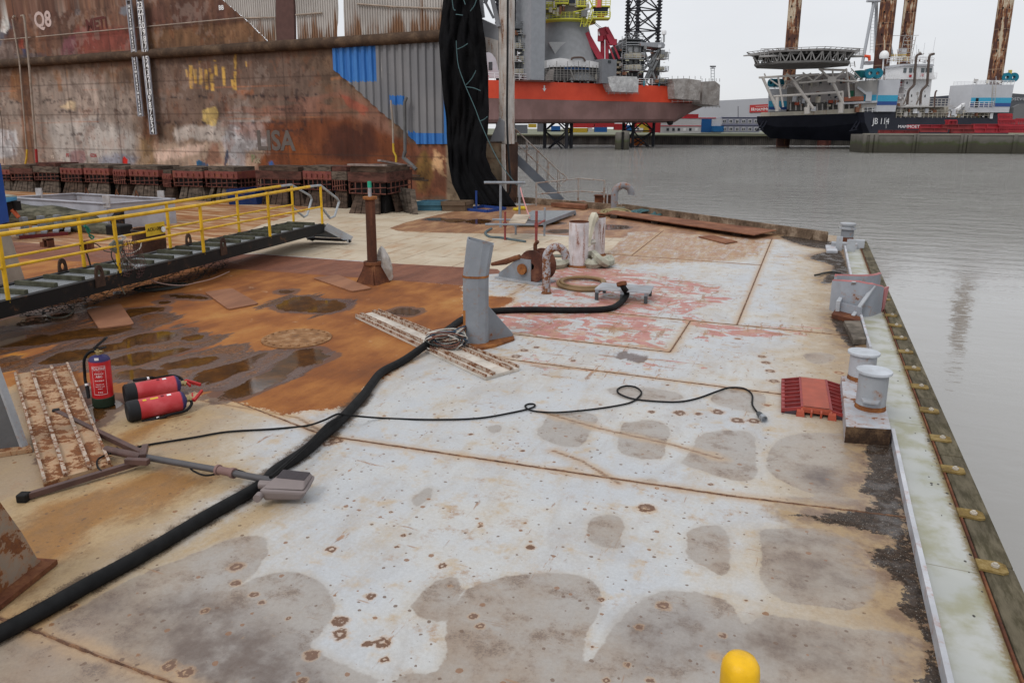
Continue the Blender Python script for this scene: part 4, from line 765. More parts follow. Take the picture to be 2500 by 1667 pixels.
bl = [(-30, 30, 405, 1, 'reddish block cut off by the left edge of the picture'), (33, 86, 402, 0, 'brown timber topped block above the pale steel box corner'), (90, 150, 397, 2, 'dark weathered timber block left of the two red capped ones'), (156, 206, 401, 1, 'red capped block right of the dark timber block'), (214, 272, 401, 1, 'red capped block with a dark timber end'),
      (284, 314, 405, 1, 'narrow red block under the bright red paint blob'), (324, 392, 404, 1, 'wide red steel block behind the pale box end'), (404, 424, 415, 1, 'narrow dark red block beside the blue paint patch'), (430, 500, 407, 1, 'wide red block with bolted face below the blue patch'), (508, 584, 407, 1, 'wide red steel block right of the blue paint patch'),
      (632, 738, 405, 0, 'long brown timber block behind the gangway end'), (746, 812, 405, 1, 'red painted block left of the leaning timber stack'), (815, 850, 406, 2, 'grey timber block behind the rusty post')]
for i, (x0, x1, yt, cap, lb) in enumerate(bl):
    yb = 311+.0522*(x0+2390)+29; A, B = G(x0, yb), G(x1, yb+.0522*(x1-x0)); C = B-np.append(WN, 0)*1.0; keel_block(A, B, C, upz(A, yt), lb, cap, i)
A, B, C = G(856, 520), G(946, 524), G(1006, 508)
big = keel_block(A, B, C, upz(B, 408), 'large timber stack with slanted skirt boards standing forward of the others', 0, 77, 6)
b = MB(); z_ = upz(B, 404); b.bar(G(930, 520)*V((1, 1, 0))+V((0, 0, z_+.12)), C*V((1, 1, 0))+V((0, 0, z_-.12)), .12, .06); b.bar(A+V((0, 0, z_)), B+V((0, 0, z_)), .16, .05); b.build('loose_plank', wood('plank_pale', (.18, .13, .12), (.36, .29, .26), 2., axis=(1, 1, 3)), big)
b = MB()
for i in range(4):
    q = G(1014-i*7, 524-i*2); b.bar(q, q+V((-.25-.05*i, .3, .7)), .16, .05)
b.bar(G(1000, 520), G(968, 500)+V((0, 0, .8)), .2, .05); b.build('leaning_plank', M_WD[2], big)
b = MB()
for px, py in ((1025, 430), (1035, 436), (1045, 441)): b.bar(W(975, py-5, 1.4), W(px, py, 1.2), .09, .05)
tag(b.build('timber_offcuts', M_WD[1]), 'broken timber ends stacked behind the large timber block', 'timber')
# ================================================================== THINGS ON THE DECK ==================
M_YEL = paint('yellow_paint', (.68, .40, .018), .16, 9., dirt=.12, rough=.4, rustcol=(.16, .08, .03, 1)); M_GAL = paint('galvanised', (.33, .35, .37), .05, 8., rough=.45)
M_BLACK = paint('black_beam', (.008, .0075, .0075), .18, 2.5, dirt=.3, dirtcol=(.07, .04, .025, 1)); M_GRAYP = paint('grey_deckpaint', (.235, .25, .275), .28, 4.2, dirt=.3); M_LGRAY = paint('light_grey_paint', (.37, .385, .41), .3, 4.2, dirt=.3)
M_RUSTY = rusty('rust_brown'); M_RUSTD = rusty('rust_deep', (.12, .045, .025, 1), (.06, .028, .02, 1), (.2, .085, .04, 1)); M_RUB = plain('rubber', (.0085, .0085, .009), .62, 0, .14, .3, 12); M_WHITEP = plain('white_paint', (.75, .75, .76))
# ---- gangway
ga, gb = V((-8.62, 5.3)), V((-9.62, 13.1)); gd = nrm(gb-ga); gn = V((-gd[1], gd[0])); gn = gn if gn[0] < 0 else -gn; GW = .84
def gplane(px, py, off=0.):
    d = ray(px, py); n2 = gn; a = ga+gn*off; tt = ((a-_C[:2])@n2)/(d[:2]@n2); return _C+d*tt
def gl(p): return (V(p)[:2]-ga)@gd
gang = thing('gangway', (-9.4, 9, 0), 'steel gangway with yellow handrails, grey grating and dark cleats leading in from the left', 'gangway')
nf_ = [gplane(*p) for p in ((20, 730), (293, 672), (498, 620), (660, 583), (787, 545))]; ls = [gl(p) for p in nf_]; zs = [p[2] for p in nf_]
GZ = np.polyfit(ls, zs, 1)
def gp3(l, off=0., h=0.): q = ga+gd*l+gn*off; return V((q[0], q[1], np.polyval(GZ, l)+h))
L0, L1 = -3.5, ls[-1]+.05
M_GRT = NT('grating'); t = M_GRT; n1 = t.n.new('ShaderNodeTexWave'); n1.inputs['Scale'].default_value = 22; n1.bands_direction = 'X'; t.L(t.pos, n1.inputs[0]); n2 = t.n.new('ShaderNodeTexWave'); n2.bands_direction = 'Y'; n2.inputs['Scale'].default_value = 14; t.L(t.pos, n2.inputs[0])
hh = t.math('MULTIPLY', n1.outputs[1], n2.outputs[1]); c = t.mix(t.rng(hh, .02, .3), (.10, .105, .11, 1), (.34, .36, .375, 1)); t.bump(hh, .5, .01); M_GRT = t.set(c, .5, .2)
b = MB(); b.hexa([gp3(L0, .04, -.03), gp3(L1, .04, -.03), gp3(L1, GW-.04, -.03), gp3(L0, GW-.04, -.03), gp3(L0, .04), gp3(L1, .04), gp3(L1, GW-.04), gp3(L0, GW-.04)]); b.build('grating', M_GRT, gang)
for off in (0, GW):
    b = MB(); b.bar(gp3(L0, off, -.08), gp3(L1-.02, off, -.08), .05, .19); b.bar(gp3(L0, off+(.02 if off == 0 else -.02), -.17), gp3(L1-.02, off+(.02 if off == 0 else -.02), -.17), .1, .015); b.bar(gp3(L0, off+(.02 if off == 0 else -.02), .012), gp3(L1-.02, off+(.02 if off == 0 else -.02), .012), .1, .012)
    b.build('side_beam', M_BLACK, gang)
M_CLT = wood('cleat', (.05, .05, .032), (.105, .105, .075), 6.); l = L0+.2
while l < L1-.1:
    b = MB(); b.bar(gp3(l, .1, .03), gp3(l, GW-.1, .03), .06, .055); b.build('cleat', M_CLT, gang); l += .44
def lug(l, off):
    b = MB(); N = 10; pr = [(-.085, -.1), (.085, -.1)]+[(.085*math.cos(a)*.75, .12+.085*math.sin(a)) for a in np.linspace(0, math.pi, N)]
    hol = [(.032*math.cos(a), .085+.048*math.sin(a)) for a in np.linspace(0, 2*math.pi, 12, False)]
    out = [(-.085, -.1), (0, -.1), (.085, -.1), (.08, 0), (.07, .1), (.055, .16), (.03, .19), (0, .2), (-.03, .19), (-.055, .16), (-.07, .1), (-.08, 0)]
    hol = [(.034*math.sin(a), .085-.05*math.cos(a)) for a in np.linspace(-math.pi/3, 2*math.pi-math.pi/3, 12, False)]
    o3 = [(l+x, z) for x, z in out]; h3 = [(l+x, z) for x, z in hol]; vs = []
    for dd in (-.012, .012):
        for x, z in o3+h3: vs.append(gp3(x, off+dd, z))
    fs = []
    for i in range(12):
        j = (i+1) % 12; fs += [(i, j, 12+j, 12+i), (24+i, 36+i, 36+j, 24+j), (i, 24+i, 24+j, j), (12+i, 12+j, 36+j, 36+i)]
    b.add(vs, fs); b.build('lifting_lug', rusty('lug_rust', (.06, .035, .025, 1), (.03, .02, .017, 1), (.1, .06, .04, 1)), gang)
for px, py in ((240, 690), (542, 610)): lug(gl(gplane(px, py)), -.03)
for px, py in ((157, 655), (464, 590)): lug(gl(gplane(px, py, GW)), GW+.03)
RH = .74
def rh(px, pt, off): a = gplane(px, pt, off); return gl(a), a[2]
for off, feet, tops, mids in ((0, [(20, 730), (293, 672), (498, 620), (660, 583), (787, 545)], [(0, 573), (265, 535), (480, 503), (645, 470), (778, 453)], [(0, 655), (785, 505)]),
                         (GW, [(207, 657), (417, 610), (585, 573), (717, 541)], [(0, 555), (180, 530), (397, 498), (572, 470), (706, 452)], [(0, 632), (715, 500)])):
    tp = [gplane(x, y, off) for x, y in tops]; tp = [tp[0]+(tp[0]-tp[1])*3]+tp
    ftl = [gl(gplane(x, y, off)) for x, y in feet]
    if off == 0: ftl[0] -= 0
    tl = [gl(p) for p in tp]; tz = [p[2] for p in tp]; o_, s_ = np.argsort(tl), 0
    TZ = lambda l: float(np.interp(l, V(tl)[o_], V(tz)[o_]))
    if off == GW: ftl = [ftl[0]-1.75]+ftl
    for l in [ftl[0]-1.75]+ftl: MB().tube([gp3(l, off, -.02), V(tuple(gp3(l, off)[:2])+(TZ(l),))], .026, 8).build('post', M_YEL, gang, smooth=True)
    lend = ftl[-1]; lg = lend-.45
    P_ = lambda l, z: V(tuple(gp3(l, off)[:2])+(z,))
    MB().tube([P_(L0, TZ(L0)), P_(ftl[1], TZ(ftl[1])), P_(ftl[2], TZ(ftl[2])), P_(lg, TZ(lg))], .028, 8).build('top_rail', M_YEL, gang, smooth=True)
    m0, m1 = gplane(*mids[0], off), gplane(*mids[1], off); MB().tube([m0+(m0-m1)*.5, m1], .019, 8).build('mid_rail', M_YEL, gang, smooth=True)
    zt = TZ(lend); zb = m1[2]; loop = [P_(lg, TZ(lg)), P_(lend-.1, zt), P_(lend, zt-.005)]
    e_ = [(822, 484), (828, 492), (817, 528), (806, 533), (786, 508)] if off == 0 else [(757, 478), (761, 487), (750, 525), (742, 530), (715, 507)]
    loop += [gplane(x, y, off) for x, y in e_]; MB().tube(loop, .026, 8).build('end_loop', M_GAL, gang, smooth=True)
# hinged ramp flap
a0, a1 = gp3(L1+.02, -.03, .0), gp3(L1+.02, GW+.03, .0); f0 = G(858, 590, .06); f0 = V((f0[0], f0[1], .1)); f1 = f0+(a1-a0)
for p0, p1 in ((a0, f0), (a1, f1)): MB().bar(p0+V((0, 0, -.05)), p1, .04, .16).build('flap_side', M_LGRAY, gang)
b = MB(); b.slab([a0, a1, f1+V((0, 0, .05)), f0+V((0, 0, .05))], (0, 0, -.02)); b.build('flap_plate', M_GAL, gang)
b = MB(); m_ = (f0+f1)/2; d_ = nrm(f0-a0); b.bar(f0+V((0, 0, -.06))-d_*.1, f0+V((0, 0, -.06))-d_*.1+(a1-a0), .3, .02); b.bar(f0-d_*.05-V((0, 0, .02)), f0-d_*.05-V((0, 0, .08)), .06); b.bar(f1-d_*.05-V((0, 0, .02)), f1-d_*.05-V((0, 0, .08)), .06); b.build('foot_plate', M_BLACK, gang)
# number plate and round tag on the far railing
pc = gplane(379, 559, GW-.04); b = MB(); x_ = V((gd[0], gd[1], GZ[0])); x_ = nrm(x_); zz = V((0, 0, 1)); nn = V((-gn[0], -gn[1], 0))
b.hexa([pc-x_*.22-zz*.1, pc+x_*.22-zz*.1, pc+x_*.22-zz*.1+nn*.006, pc-x_*.22-zz*.1+nn*.006, pc-x_*.22+zz*.1, pc+x_*.22+zz*.1, pc+x_*.22+zz*.1+nn*.006, pc-x_*.22+zz*.1+nn*.006]); sp = b.build('number_plate', plain('plate_yellow', (.62, .40, .03)), gang)
b = MB(); text_mesh('AOU-0802', .085, pc+nn*.01, x_, zz, b, .003); b.build('lettering', plain('black_ink', (.03, .02, .015)), sp)
q = gplane(398, 560, GW-.06); MB().cyl(q, q+nn*.015, .045, n=18).build('round_tag', M_WHITEP, gang)
# ropes tied on the railing
def loops(c, rx, rz, n, r, mb, ax=(1, 0, 0), seed=1, jit=.25, fl=0.):
    rr = random.Random(seed); c = V(c); ax = nrm(ax)
    for i in range(n):
        a, bb = rx*(1+rr.uniform(-jit, jit)), rz*(1+rr.uniform(-jit, jit)); o = V((rr.uniform(-1, 1)*rx*.15, rr.uniform(-1, 1)*rx*.15, rr.uniform(-.5, .5)*rz*.4)); th_ = rr.uniform(-.5, .5)
        mb.tube([c+o+ax*a*math.cos(u)+V((-ax[1], ax[0], 0))*a*fl*math.sin(u)+V((0, 0, 1))*bb*math.sin(u+th_) for u in np.linspace(0, 2*math.pi, 14, False)], r, 5, closed=True)
M_RP = plain('rope_grey', (.16, .16, .13)); M_RPW = plain('rope_pale', (.45, .42, .38)); M_RPG = plain('rope_green', (.03, .17, .11)); M_RPR = plain('rope_red', (.28, .08, .06)); M_RPD = plain('rope_dark', (.035, .035, .03))
def rope(name, pts, r, m, label=None, cat='rope', par=None, sub=5, group=None):
    o = MB().tube(smooth_path(pts, sub), r, 6).build(name, m, par, smooth=True)
    if par is None: tag(o, label, cat, group)
    return o
b = MB(); loops(gplane(285, 600), .10, .06, 7, .009, b, (gd[0], gd[1], 0), 3); loops(gplane(287, 607), .07, .05, 6, .009, b, (gd[0], gd[1], 0), 5)
rt_ = b.build('rope_knot', M_RP, smooth=True); tag(rt_, 'grey rope wound round the yellow post nearest the tangled net', 'rope')
rope('tail', [gplane(290, 605), gplane(300, 640), gplane(285, 668), gplane(296, 700), gplane(305, 718)], .009, M_RP, par=rt_)
rope('tail', [gplane(278, 600), gplane(272, 625), gplane(288, 655), gplane(290, 672), gplane(310, 665), gplane(307, 625), gplane(292, 600)], .008, M_RPD, par=rt_)
rope('tail', [gplane(285, 600), gplane(310, 620), gplane(340, 608), gplane(345, 590)], .009, M_RPW, par=rt_); rope('tail', [gplane(300, 620), gplane(315, 640), gplane(335, 658), gplane(352, 672)], .011, M_RPW, par=rt_)
rope('rail_rope', [gplane(188, 596, GW), gplane(200, 602, GW), gplane(212, 620, GW), gplane(222, 652, GW)], .012, M_RPD, 'dark rope hanging from the far railing post above the concrete block', sub=4)
rope('rail_rope', [gplane(205, 590, GW), gplane(235, 596, GW), gplane(255, 612, GW-.2), gplane(272, 616, .1)], .008, M_RPD, 'thin cord slung between the two yellow railings')
b = MB(); loops(gplane(294, 582), .08, .03, 5, .01, b, (gd[0], gd[1], 0), 8); tag(b.build('rope_wrap', M_RPW, smooth=True), 'pale rope wrapped round the middle rail beside the knot', 'rope')
b = MB(); b.tube(smooth_path([gplane(208, 548, GW), gplane(212, 562, GW), gplane(218, 572, GW), gplane(229, 578, GW), gplane(224, 583, GW), gplane(217, 575, GW)], 4), .012, 6); b.tube(smooth_path([gplane(206, 552, GW), gplane(214, 556, GW), gplane(219, 566, GW)], 3), .018, 6); tag(b.build('cord', M_RPG, smooth=True), 'short green cord dangling from the far top rail', 'rope')
# netting: knotted mesh as thin strands
def netting(name, P, mat, label, r=.006, dx=(1, 0)):
    ny, nx = P.shape[:2]; b = MB()
    for j in range(ny):
        for i in range(nx):
            for k in ((0, 1), (1, 0)):
                jj, ii = j+k[0], i+k[1]
                if jj < ny and ii < nx:
                    a, c = P[j, i], P[jj, ii]; d = nrm(c-a); u = nrm(np.cross(d, (0.3, .2, 1)))*r; v = np.cross(d, u)
                    b.add([a+u, a-u*.5+v*.87, a-u*.5-v*.87, c+u, c-u*.5+v*.87, c-u*.5-v*.87], [(0, 1, 4, 3), (1, 2, 5, 4), (2, 0, 3, 5)])
    return tag(b.build(name, mat), label, 'net')
rr = random.Random(9); NY, NX = 16, 90; P_ = np.zeros((NY, NX, 3))
tl_ = [(10, 775), (150, 735), (260, 700), (400, 672), (500, 640), (562, 600)]; bl_ = [(60, 775), (160, 762), (260, 735), (380, 712), (480, 690), (552, 655)]
for i in range(NX):
    u = i/(NX-1); k = u*5
    t0 = [np.interp(k, range(6), [q[c] for q in tl_]) for c in (0, 1)]; t1 = [np.interp(k, range(6), [q[c] for q in bl_]) for c in (0, 1)]
    for j in range(NY):
        f = j/(NY-1); q = G(t0[0]+(t1[0]-t0[0])*f, t0[1]+(t1[1]-t0[1])*f, .01); w__ = .05+.05*math.sin(i*.5+j)+.04*math.sin(i*.23+j*.7); P_[j, i] = q+V((rr.uniform(-.05, .05), rr.uniform(-.05, .05), abs(w__)*(1-f*.7)+(.15*(1-f))))
netting('safety_net', P_, M_RPD, 'black fishing net heaped on the deck under the gangway edge', .0032)
P_ = np.zeros((12, 16, 3))
for i in range(16):
    for j in range(12):
        f = j/11; x0, x1 = 300+35*(i/15), 290+80*(i/15)
        P_[j, i] = gplane(x0+(x1-x0)*f+rr.uniform(-3, 3), 588+f*88+rr.uniform(-2, 2), -.03-.03*math.sin(i+j))
netting('hanging_net', P_, plain('net_redbrown', (.10, .05, .045)), 'reddish net strands hanging from the gangway rail onto the grating', .0035)
rope('net_line', [gplane(352, 672), gplane(385, 690), G(440, 697, .15), G(480, 690, .1), G(520, 680, .08), G(560, 663, .05)], .008, plain('rope_rose', (.30, .2, .17)), 'pinkish line along the lower edge of the heaped net')
b = MB(); loops(G(390, 700, .05), .3, .02, 9, .008, b, (.5, .8, 0), 4, .3, .35); tag(b.build('cord_coil', M_RPD, smooth=True), 'thin black cord coiled on the heaped net below the gangway', 'rope')
rope('cord_loop', [G(115, 770, .02), G(130, 775, .02), G(160, 773, .02), G(178, 760, .02), G(172, 750, .03), G(165, 745, .05)], .008, M_RP, 'pale cord loop on the rusty deck left of the flat plate')
b = MB(); b.cyl(G(277, 716, .03), G(295, 713, .03), .022); tag(b.build('float', M_WHITEP), 'small white net float at the net edge', 'float')
# ---- left background: blue corner post, boat tip, concrete block, hopper tray, logs, bucket
cb = MB(); A, B = G(-60, 740), G(66, 694); top = upz(B, 549); n_ = nrm(np.cross(B-A, (0, 0, 1)))*-.9
cb.hexa([A, B, B+n_, A+n_, A+(B-A)*0+V((0, 0, top)), B+(A-B)*.2+V((0, 0, top)), B+(A-B)*.2+n_*.85+V((0, 0, top)), A+n_+V((0, 0, top))]); tag(cb.build('concrete_block', paint('concrete', (.36, .32, .27), .05, 3., dirt=.35, bump=.4), bevel=.02), 'beige tapered concrete block at the left edge behind the gangway', 'concrete block')
b = MB(); q = G(15, 690); zt = upz(q, 400); z0 = upz(q, 545); b.slab([V((q[0], q[1], z0)), V((q[0], q[1], zt)), G(-120, 750)*V((1, 1, 0))+V((0, 0, zt)), G(-120, 750)*V((1, 1, 0))+V((0, 0, z0))], (0, .2, 0)); tag(b.build('blue_plate', plain('blue_paint', (.012, .07, .30), .45)), 'bright blue steel panel standing on the concrete block', 'steel panel')
bt = thing('workboat', G(0, 566), 'black and light blue boat bow poking in at the left edge', 'boat'); base = D(44, 486, 16.0)
def bp(px, py, dd=16.): return D(px, py, dd)
b = MB(); b.hexa([bp(16, 546, 16), bp(20, 536, 16.2), bp(-90, 520, 16.6), bp(-90, 560, 16), bp(8, 490, 15.8), bp(42, 488, 16.2), bp(-90, 470, 17), bp(-90, 490, 15.8)]); b.build('hull', plain('boat_black', (.02, .02, .022)), bt)
b = MB(); b.hexa([bp(8, 496, 15.75), bp(42, 488, 16.15), bp(-90, 478, 17), bp(-90, 498, 15.7), bp(4, 484, 15.75), bp(41, 480, 16.15), bp(-90, 466, 17), bp(-90, 484, 15.7)]); b.build('rubbing_strake', plain('boat_blue', (.08, .25, .42)), bt)
b = MB(); b.hexa([bp(3, 484, 15.8), bp(42, 480, 16.15), bp(-90, 465, 17), bp(-90, 483, 15.7), bp(3, 481, 15.8), bp(40, 477, 16.15), bp(-90, 462, 17), bp(-90, 480, 15.7)]); b.build('deck_edge', plain('boat_top', (.25, .25, .2)), bt)
b = MB(); b.cyl(bp(30, 512), bp(46, 531), .05, .04, 8); b.build('drain_spout', plain('orange_red', (.45, .10, .04)), bt); b = MB(); b.box(bp(41, 502), (.14, .1, .2)); b.build('fitting', M_BLACK, bt)
F0, R0, Lf0 = G(268, 560), G(430, 545), G(28, 540); hz = upz(F0, 497); Bk = R0+(Lf0-F0)
tray = thing('steel_tray', (F0+Bk)/2, 'open pale grey rectangular steel tray with stub plates behind the gangway', 'steel tray'); M_TRAY = paint('tray_paint', (.38, .38, .42), .22, 3.5, rustcol=(.04, .025, .02, 1))
for a, c in ((F0, R0), (F0, Lf0), (R0, Bk), (Lf0, Bk)): b = MB(); b.bar(a+V((0, 0, hz/2)), c+V((0, 0, hz/2)), .05, hz); b.bar(a+V((0, 0, hz)), c+V((0, 0, hz)), .14, .02); b.build('side', M_TRAY, tray)
for px, py in ((139, 490), (270, 497), (410, 487)):
    q = G(px, py+52) if px > 200 else (Lf0+(Bk-Lf0)*.5); q = F0 if px == 270 else (R0+(Bk-R0)*.12 if px == 410 else Lf0+(Bk-Lf0)*.45); MB().box(q+V((0, 0, hz+.05)), (.17, .05, .3), .3).build('stub_plate', paint('stub', (.42, .4, .4), .3, 8), tray)
for f in (.15, .55, .8): q = Bk+(R0-Bk)*f*.8; MB().tube([q+V((-.06, 0, hz)), q+V((0, 0, hz+.17)), q+V((.07, 0, hz))], .015, 5).build('lifting_eye', M_RUSTD, tray)
M_LOG = wood('mossy_log', (.045, .045, .03), (.16, .15, .11), 2.5, axis=(1, 1, 4)); 
lg = thing('timber_pile', G(160, 575), 'thick mossy round timber with a black capped end, lying above another', 'log', 'old round timbers behind the gangway')
a, c = D(20, 525, 19.4), D(292, 540, 18.6); b = MB(); n = 14; b.tube([a+(c-a)*i/10+V((0, 0, .012*math.sin(i*2.1))) for i in range(11)], [.30+.02*math.sin(i*1.7) for i in range(11)], n); b.build('log', M_LOG, lg, smooth=True)
d_ = nrm(c-a); b = MB(); b.lathe([(.0, 0), (.27, 0), (.31, .05), (.315, .28)], c+d_*.16, 18, -d_); b.build('end_cap', M_BLACK, lg, smooth=True)
lg2 = thing('timber_pile', G(220, 590), 'slimmer round timber with a black metal shoe, lying in front of the thick one', 'log', 'old round timbers behind the gangway')
a, c = D(120, 545, 18.3), D(292, 566, 17.4); MB().tube([a+(c-a)*i/6 for i in range(7)], [.17+.01*math.sin(i*2) for i in range(7)], 12).build('log', M_LOG, lg2, smooth=True); d_ = nrm(c-a); MB().box(c, (.5, .36, .36), math.atan2(d_[1], d_[0])).build('shoe', M_BLACK, lg2, bevel=.04)
b = MB()
tro = thing('low_trolley', G(110, 582), 'dark red low steel trolley frame under the timbers', 'trolley'); A, B = G(48, 584), G(166, 574); w_ = G(60, 566)-A
for o_ in (w_*0, w_): MB().bar(A+o_+V((0, 0, .04)), B+o_+V((0, 0, .04)), .06, .08).build('frame_bar', plain('maroon', (.13, .02, .022)), tro)
b = MB()
for f in (0., .25, .5, .75, 1.): b.bar(A+(B-A)*f+V((0, 0, .1)), A+w_+(B-A)*f+V((0, 0, .1)), .12, .05)
for f in (.1, .45, .8): q = A+(B-A)*f+w_*.3; b.box(q+V((0, 0, .28)), (.12, .12, .34))
b.build('cross_member', M_GRAYP, tro)
q = G(369, 630); zt = upz(q, 558); bk = thing('steel_drum', q, 'dark brown steel drum standing behind the gangway number plate', 'drum'); MB().lathe([(.29, 0), (.3, zt*.5), (.295, zt), (.27, zt), (.27, .05), (0, .05)], q, 28).build('body', rusty('drum_rust', (.06, .03, .02, 1), (.03, .02, .017, 1), (.1, .05, .03, 1)), bk, smooth=True)
b = MB(); b.lathe([(.30, zt-.04), (.315, zt-.02), (.30, zt)], q, 28); b.build('rim', M_BLACK, bk, smooth=True)
for px, py, lb in ((120, 603, 'small rusty square bracket on the deck, left of the pair'), (217, 609, 'small rusty square bracket on the deck, right of the pair')):
    q = G(px, py); b = MB(); b.box(q+V((-.06, 0, .09)), (.03, .15, .18)); b.box(q+V((.06, 0, .09)), (.03, .15, .18)); b.box(q+V((0, 0, .17)), (.15, .15, .03)); b.box(q+V((-.16, 0, .05)), (.1, .1, .1)); tag(b.build('deck_bracket', M_RUSTD), lb, 'bracket', 'rusty brackets welded on the deck')
M_SKIPB = paint('skip_blue', (.010, .03, .12), .2, 4.)
def skip(px0, px1, py, top, m, label, name='steel_skip', d=1.3):
    A, B = G(px0, py), G(px1, py); h = upz(A, top); w_ = -np.append(WN, 0)*d; o = thing(name, (A+B+w_)/2, label, 'skip'); z = V((0, 0, h)); b = MB()
    b.hexa([A, B, B+w_, A+w_, A+z*.8-w_*.05, B+z*.8-w_*.05, B+w_+z*.8, A+w_+z*.8]); b.build('body', m, o)
    b = MB()
    for p, q in ((A, B), (B, B+w_), (B+w_, A+w_), (A+w_, A)): b.bar(p+z*.92-w_*.03, q+z*.92-w_*.03, .09, .12)
    b.build('rim', m, o); return o
skip(560, 628, 500, 464, M_SKIPB, 'blue steel skip behind the gangway railing'); skip(812, 862, 505, 455, M_SKIPB, 'blue steel skip between the keel blocks and the rusty post')
skip(1020, 1078, 515, 495, plain('crate_bluegreen', (.05, .13, .18)), 'low blue and green steel box near the foot of the wall', 'low_box', .5); skip(1080, 1136, 516, 495, plain('crate_brown', (.13, .09, .06)), 'low brown steel box beside the blue green one', 'low_box', .5)
# ---- flat rusty plates
t = NT('flat_plate'); n_ = t.noise(2.5, 5, .6, stretch=(1, .3, 1)); c = t.mix(t.rng(n_, .35, .65), (.20, .085, .045, 1), (.30, .135, .07, 1)); c = t.mix(t.rng(t.noise(20, 4), .62, .75, 0, .5), c, (.12, .05, .03, 1)); M_FP = t.set(c, .7, 0, .3)
for pts, lb in (([(211, 759), (294, 744), (328, 794), (242, 805)], 'rusty flat steel plate lying nearest the red fire extinguishers'), ([(500, 716), (566, 706), (632, 744), (558, 758)], 'rusty flat steel plate left of the heart shaped puddle'), ([(764, 681), (824, 673), (908, 706), (860, 714)], 'rusty flat steel plate lying beside the tall rusty post')):
    q = smooth_path([G(*p) for p in pts], 1, True); c_ = sum(q)/4; b = MB(); pp = []
    for i in range(4):
        a, m, z = q[i-1], q[i], q[(i+1) % 4]; pp += [m+nrm(a-m)*.05, m+nrm(nrm(a-m)+nrm(z-m))*.02, m+nrm(z-m)*.05]
    b.prism([tuple(p[:2]) for p in pp], .004, .022); tag(b.build('steel_plate', M_FP), lb, 'steel plate', 'loose rusty plates on the orange deck')
# ---- bolted manhole cover
c_ = G(725, 827); mh = thing('manhole_cover', c_, 'round bolted manhole cover set in the rusty deck', 'manhole cover'); M_MH = rusty('manhole_rust', (.25, .125, .055, 1), (.15, .08, .045, 1), (.38, .24, .14, 1), 7.)
MB().lathe([(.415, 0), (.415, .012), (.405, .016), (0, .016)], c_, 48).build('lid', M_MH, mh)
for i in range(22): a = i*2*math.pi/22; MB().lathe([(.016, .012), (.016, .026), (0, .029)], c_+V((math.cos(a)*.365, math.sin(a)*.365, 0)), 6).build('bolt', M_MH, mh)
# ---- the two ribbed deck pads
M_PADW = paint('pad_white', (.55, .50, .44), .30, 5.5, dirt=.35, rustcol=(.12, .06, .03, 1)); M_PADB = paint('pad_brown', (.40, .265, .16), .62, 3.2, dirt=.75, rustcol=(.14, .06, .03, 1))
def pad(A, B, C, D_, label, mp, ribs, h=.035):
    A, B, C, D_ = [V(q) for q in (A, B, C, D_)]; o = thing('ribbed_deck_plate', (A+C)/2, label, 'deck plate'); b = MB(); b.prism([tuple(q[:2]) for q in (A, B, C, D_)], .003, h); b.build('plate', mp, o)
    for f, w_ in ribs: a, c = A+(B-A)*f, D_+(C-D_)*f; MB().bar(a+V((0, 0, h+.012)), c+V((0, 0, h+.012)), w_, .03).build('rib', paint('rib_rust', (.42, .35, .29), .62, 9., rustcol=(.1, .05, .03, 1)), o)
    return o
pad(G(868, 777), G(925, 764), G(1268, 905), G(1186, 929), 'long white ribbed steel plate lying diagonally beneath the cable bundle', M_PADW, [(.015, .016), (.2, .013), (.27, .013), (.73, .013), (.8, .013), (.985, .016)])
pad(G(36, 925), G(168, 899), G(272, 1146), G(108, 1192), 'brown and cream ribbed steel plate beside the standing fire extinguisher', M_PADB, [(.02, .02), (.32, .026), (.68, .026), (.98, .02)], .045)
# ---- grey bent column with gusset
cq = G(1160, 848); col = thing('bent_column', cq, 'grey steel column with a bent hollow top and a triangular side gusset', 'steel column'); cx, cy = G(1163, 838)[:2]; xr = V(_rt); yf = V(_hf)
sec = [(-.15, -.05), (-.105, -.11), (.03, -.13), (.11, -.1), (.145, -.03), (.145, .13), (-.15, .13)]
z1, z2 = upz(cq, 680), upz(cq, 628)
def ring(dx, z, sk=0., sc=1., dy=0.): return [V((cx, cy, 0))+xr*(x*sc+dx)+yf*(y*sc+dy)+V((0, 0, z+sk*(x+.12))) for x, y in sec]
n = len(sec); b = MB(); R_ = ring(0, .03)+ring(0, z1); b.add(R_, [(i, (i+1) % n, n+(i+1) % n, n+i) for i in range(n)]); b.build('shaft', M_GRAYP, col, smooth=True, ang=25)
b = MB(); R_ = ring(0, z1)+ring(.055, z2+.17, -.26, 1.05, .1)+ring(.055, z2+.17, -.26, .96, .1)+ring(0, z1, 0, .95); b.add(R_, [(k*n+i, k*n+(i+1) % n, (k+1)*n+(i+1) % n, (k+1)*n+i) for k in range(3) for i in range(n)]); b.build('bent_top', M_GRAYP, col)
b = MB(); R0_ = [p+V((0, 0, 0)) for p in ring(0, z1-.012, 0, 1.04)]+ring(0, z1+.012, 0, 1.04); b.add(R0_, [(i, (i+1) % n, n+(i+1) % n, n+i) for i in range(n)]+[tuple(range(n, 2*n))]); b.build('weld_band', M_RUSTY, col)
a = G(1252, 826); b = MB(); b.slab([V((cx, cy, .03))+xr*.12, a+V((0, 0, .03)), a+V((0, 0, .06)), V((cx, cy, .47))+xr*.13], tuple(yf*.02)); b.build('gusset', M_GRAYP, col)
b = MB(); b.prism([tuple(G(*p)[:2]) for p in ((1135, 838), (1140, 822), (1230, 826), (1252, 820), (1256, 832), (1210, 848), (1165, 858))], .003, .03); b.build('base_plate', M_RUSTY, col)
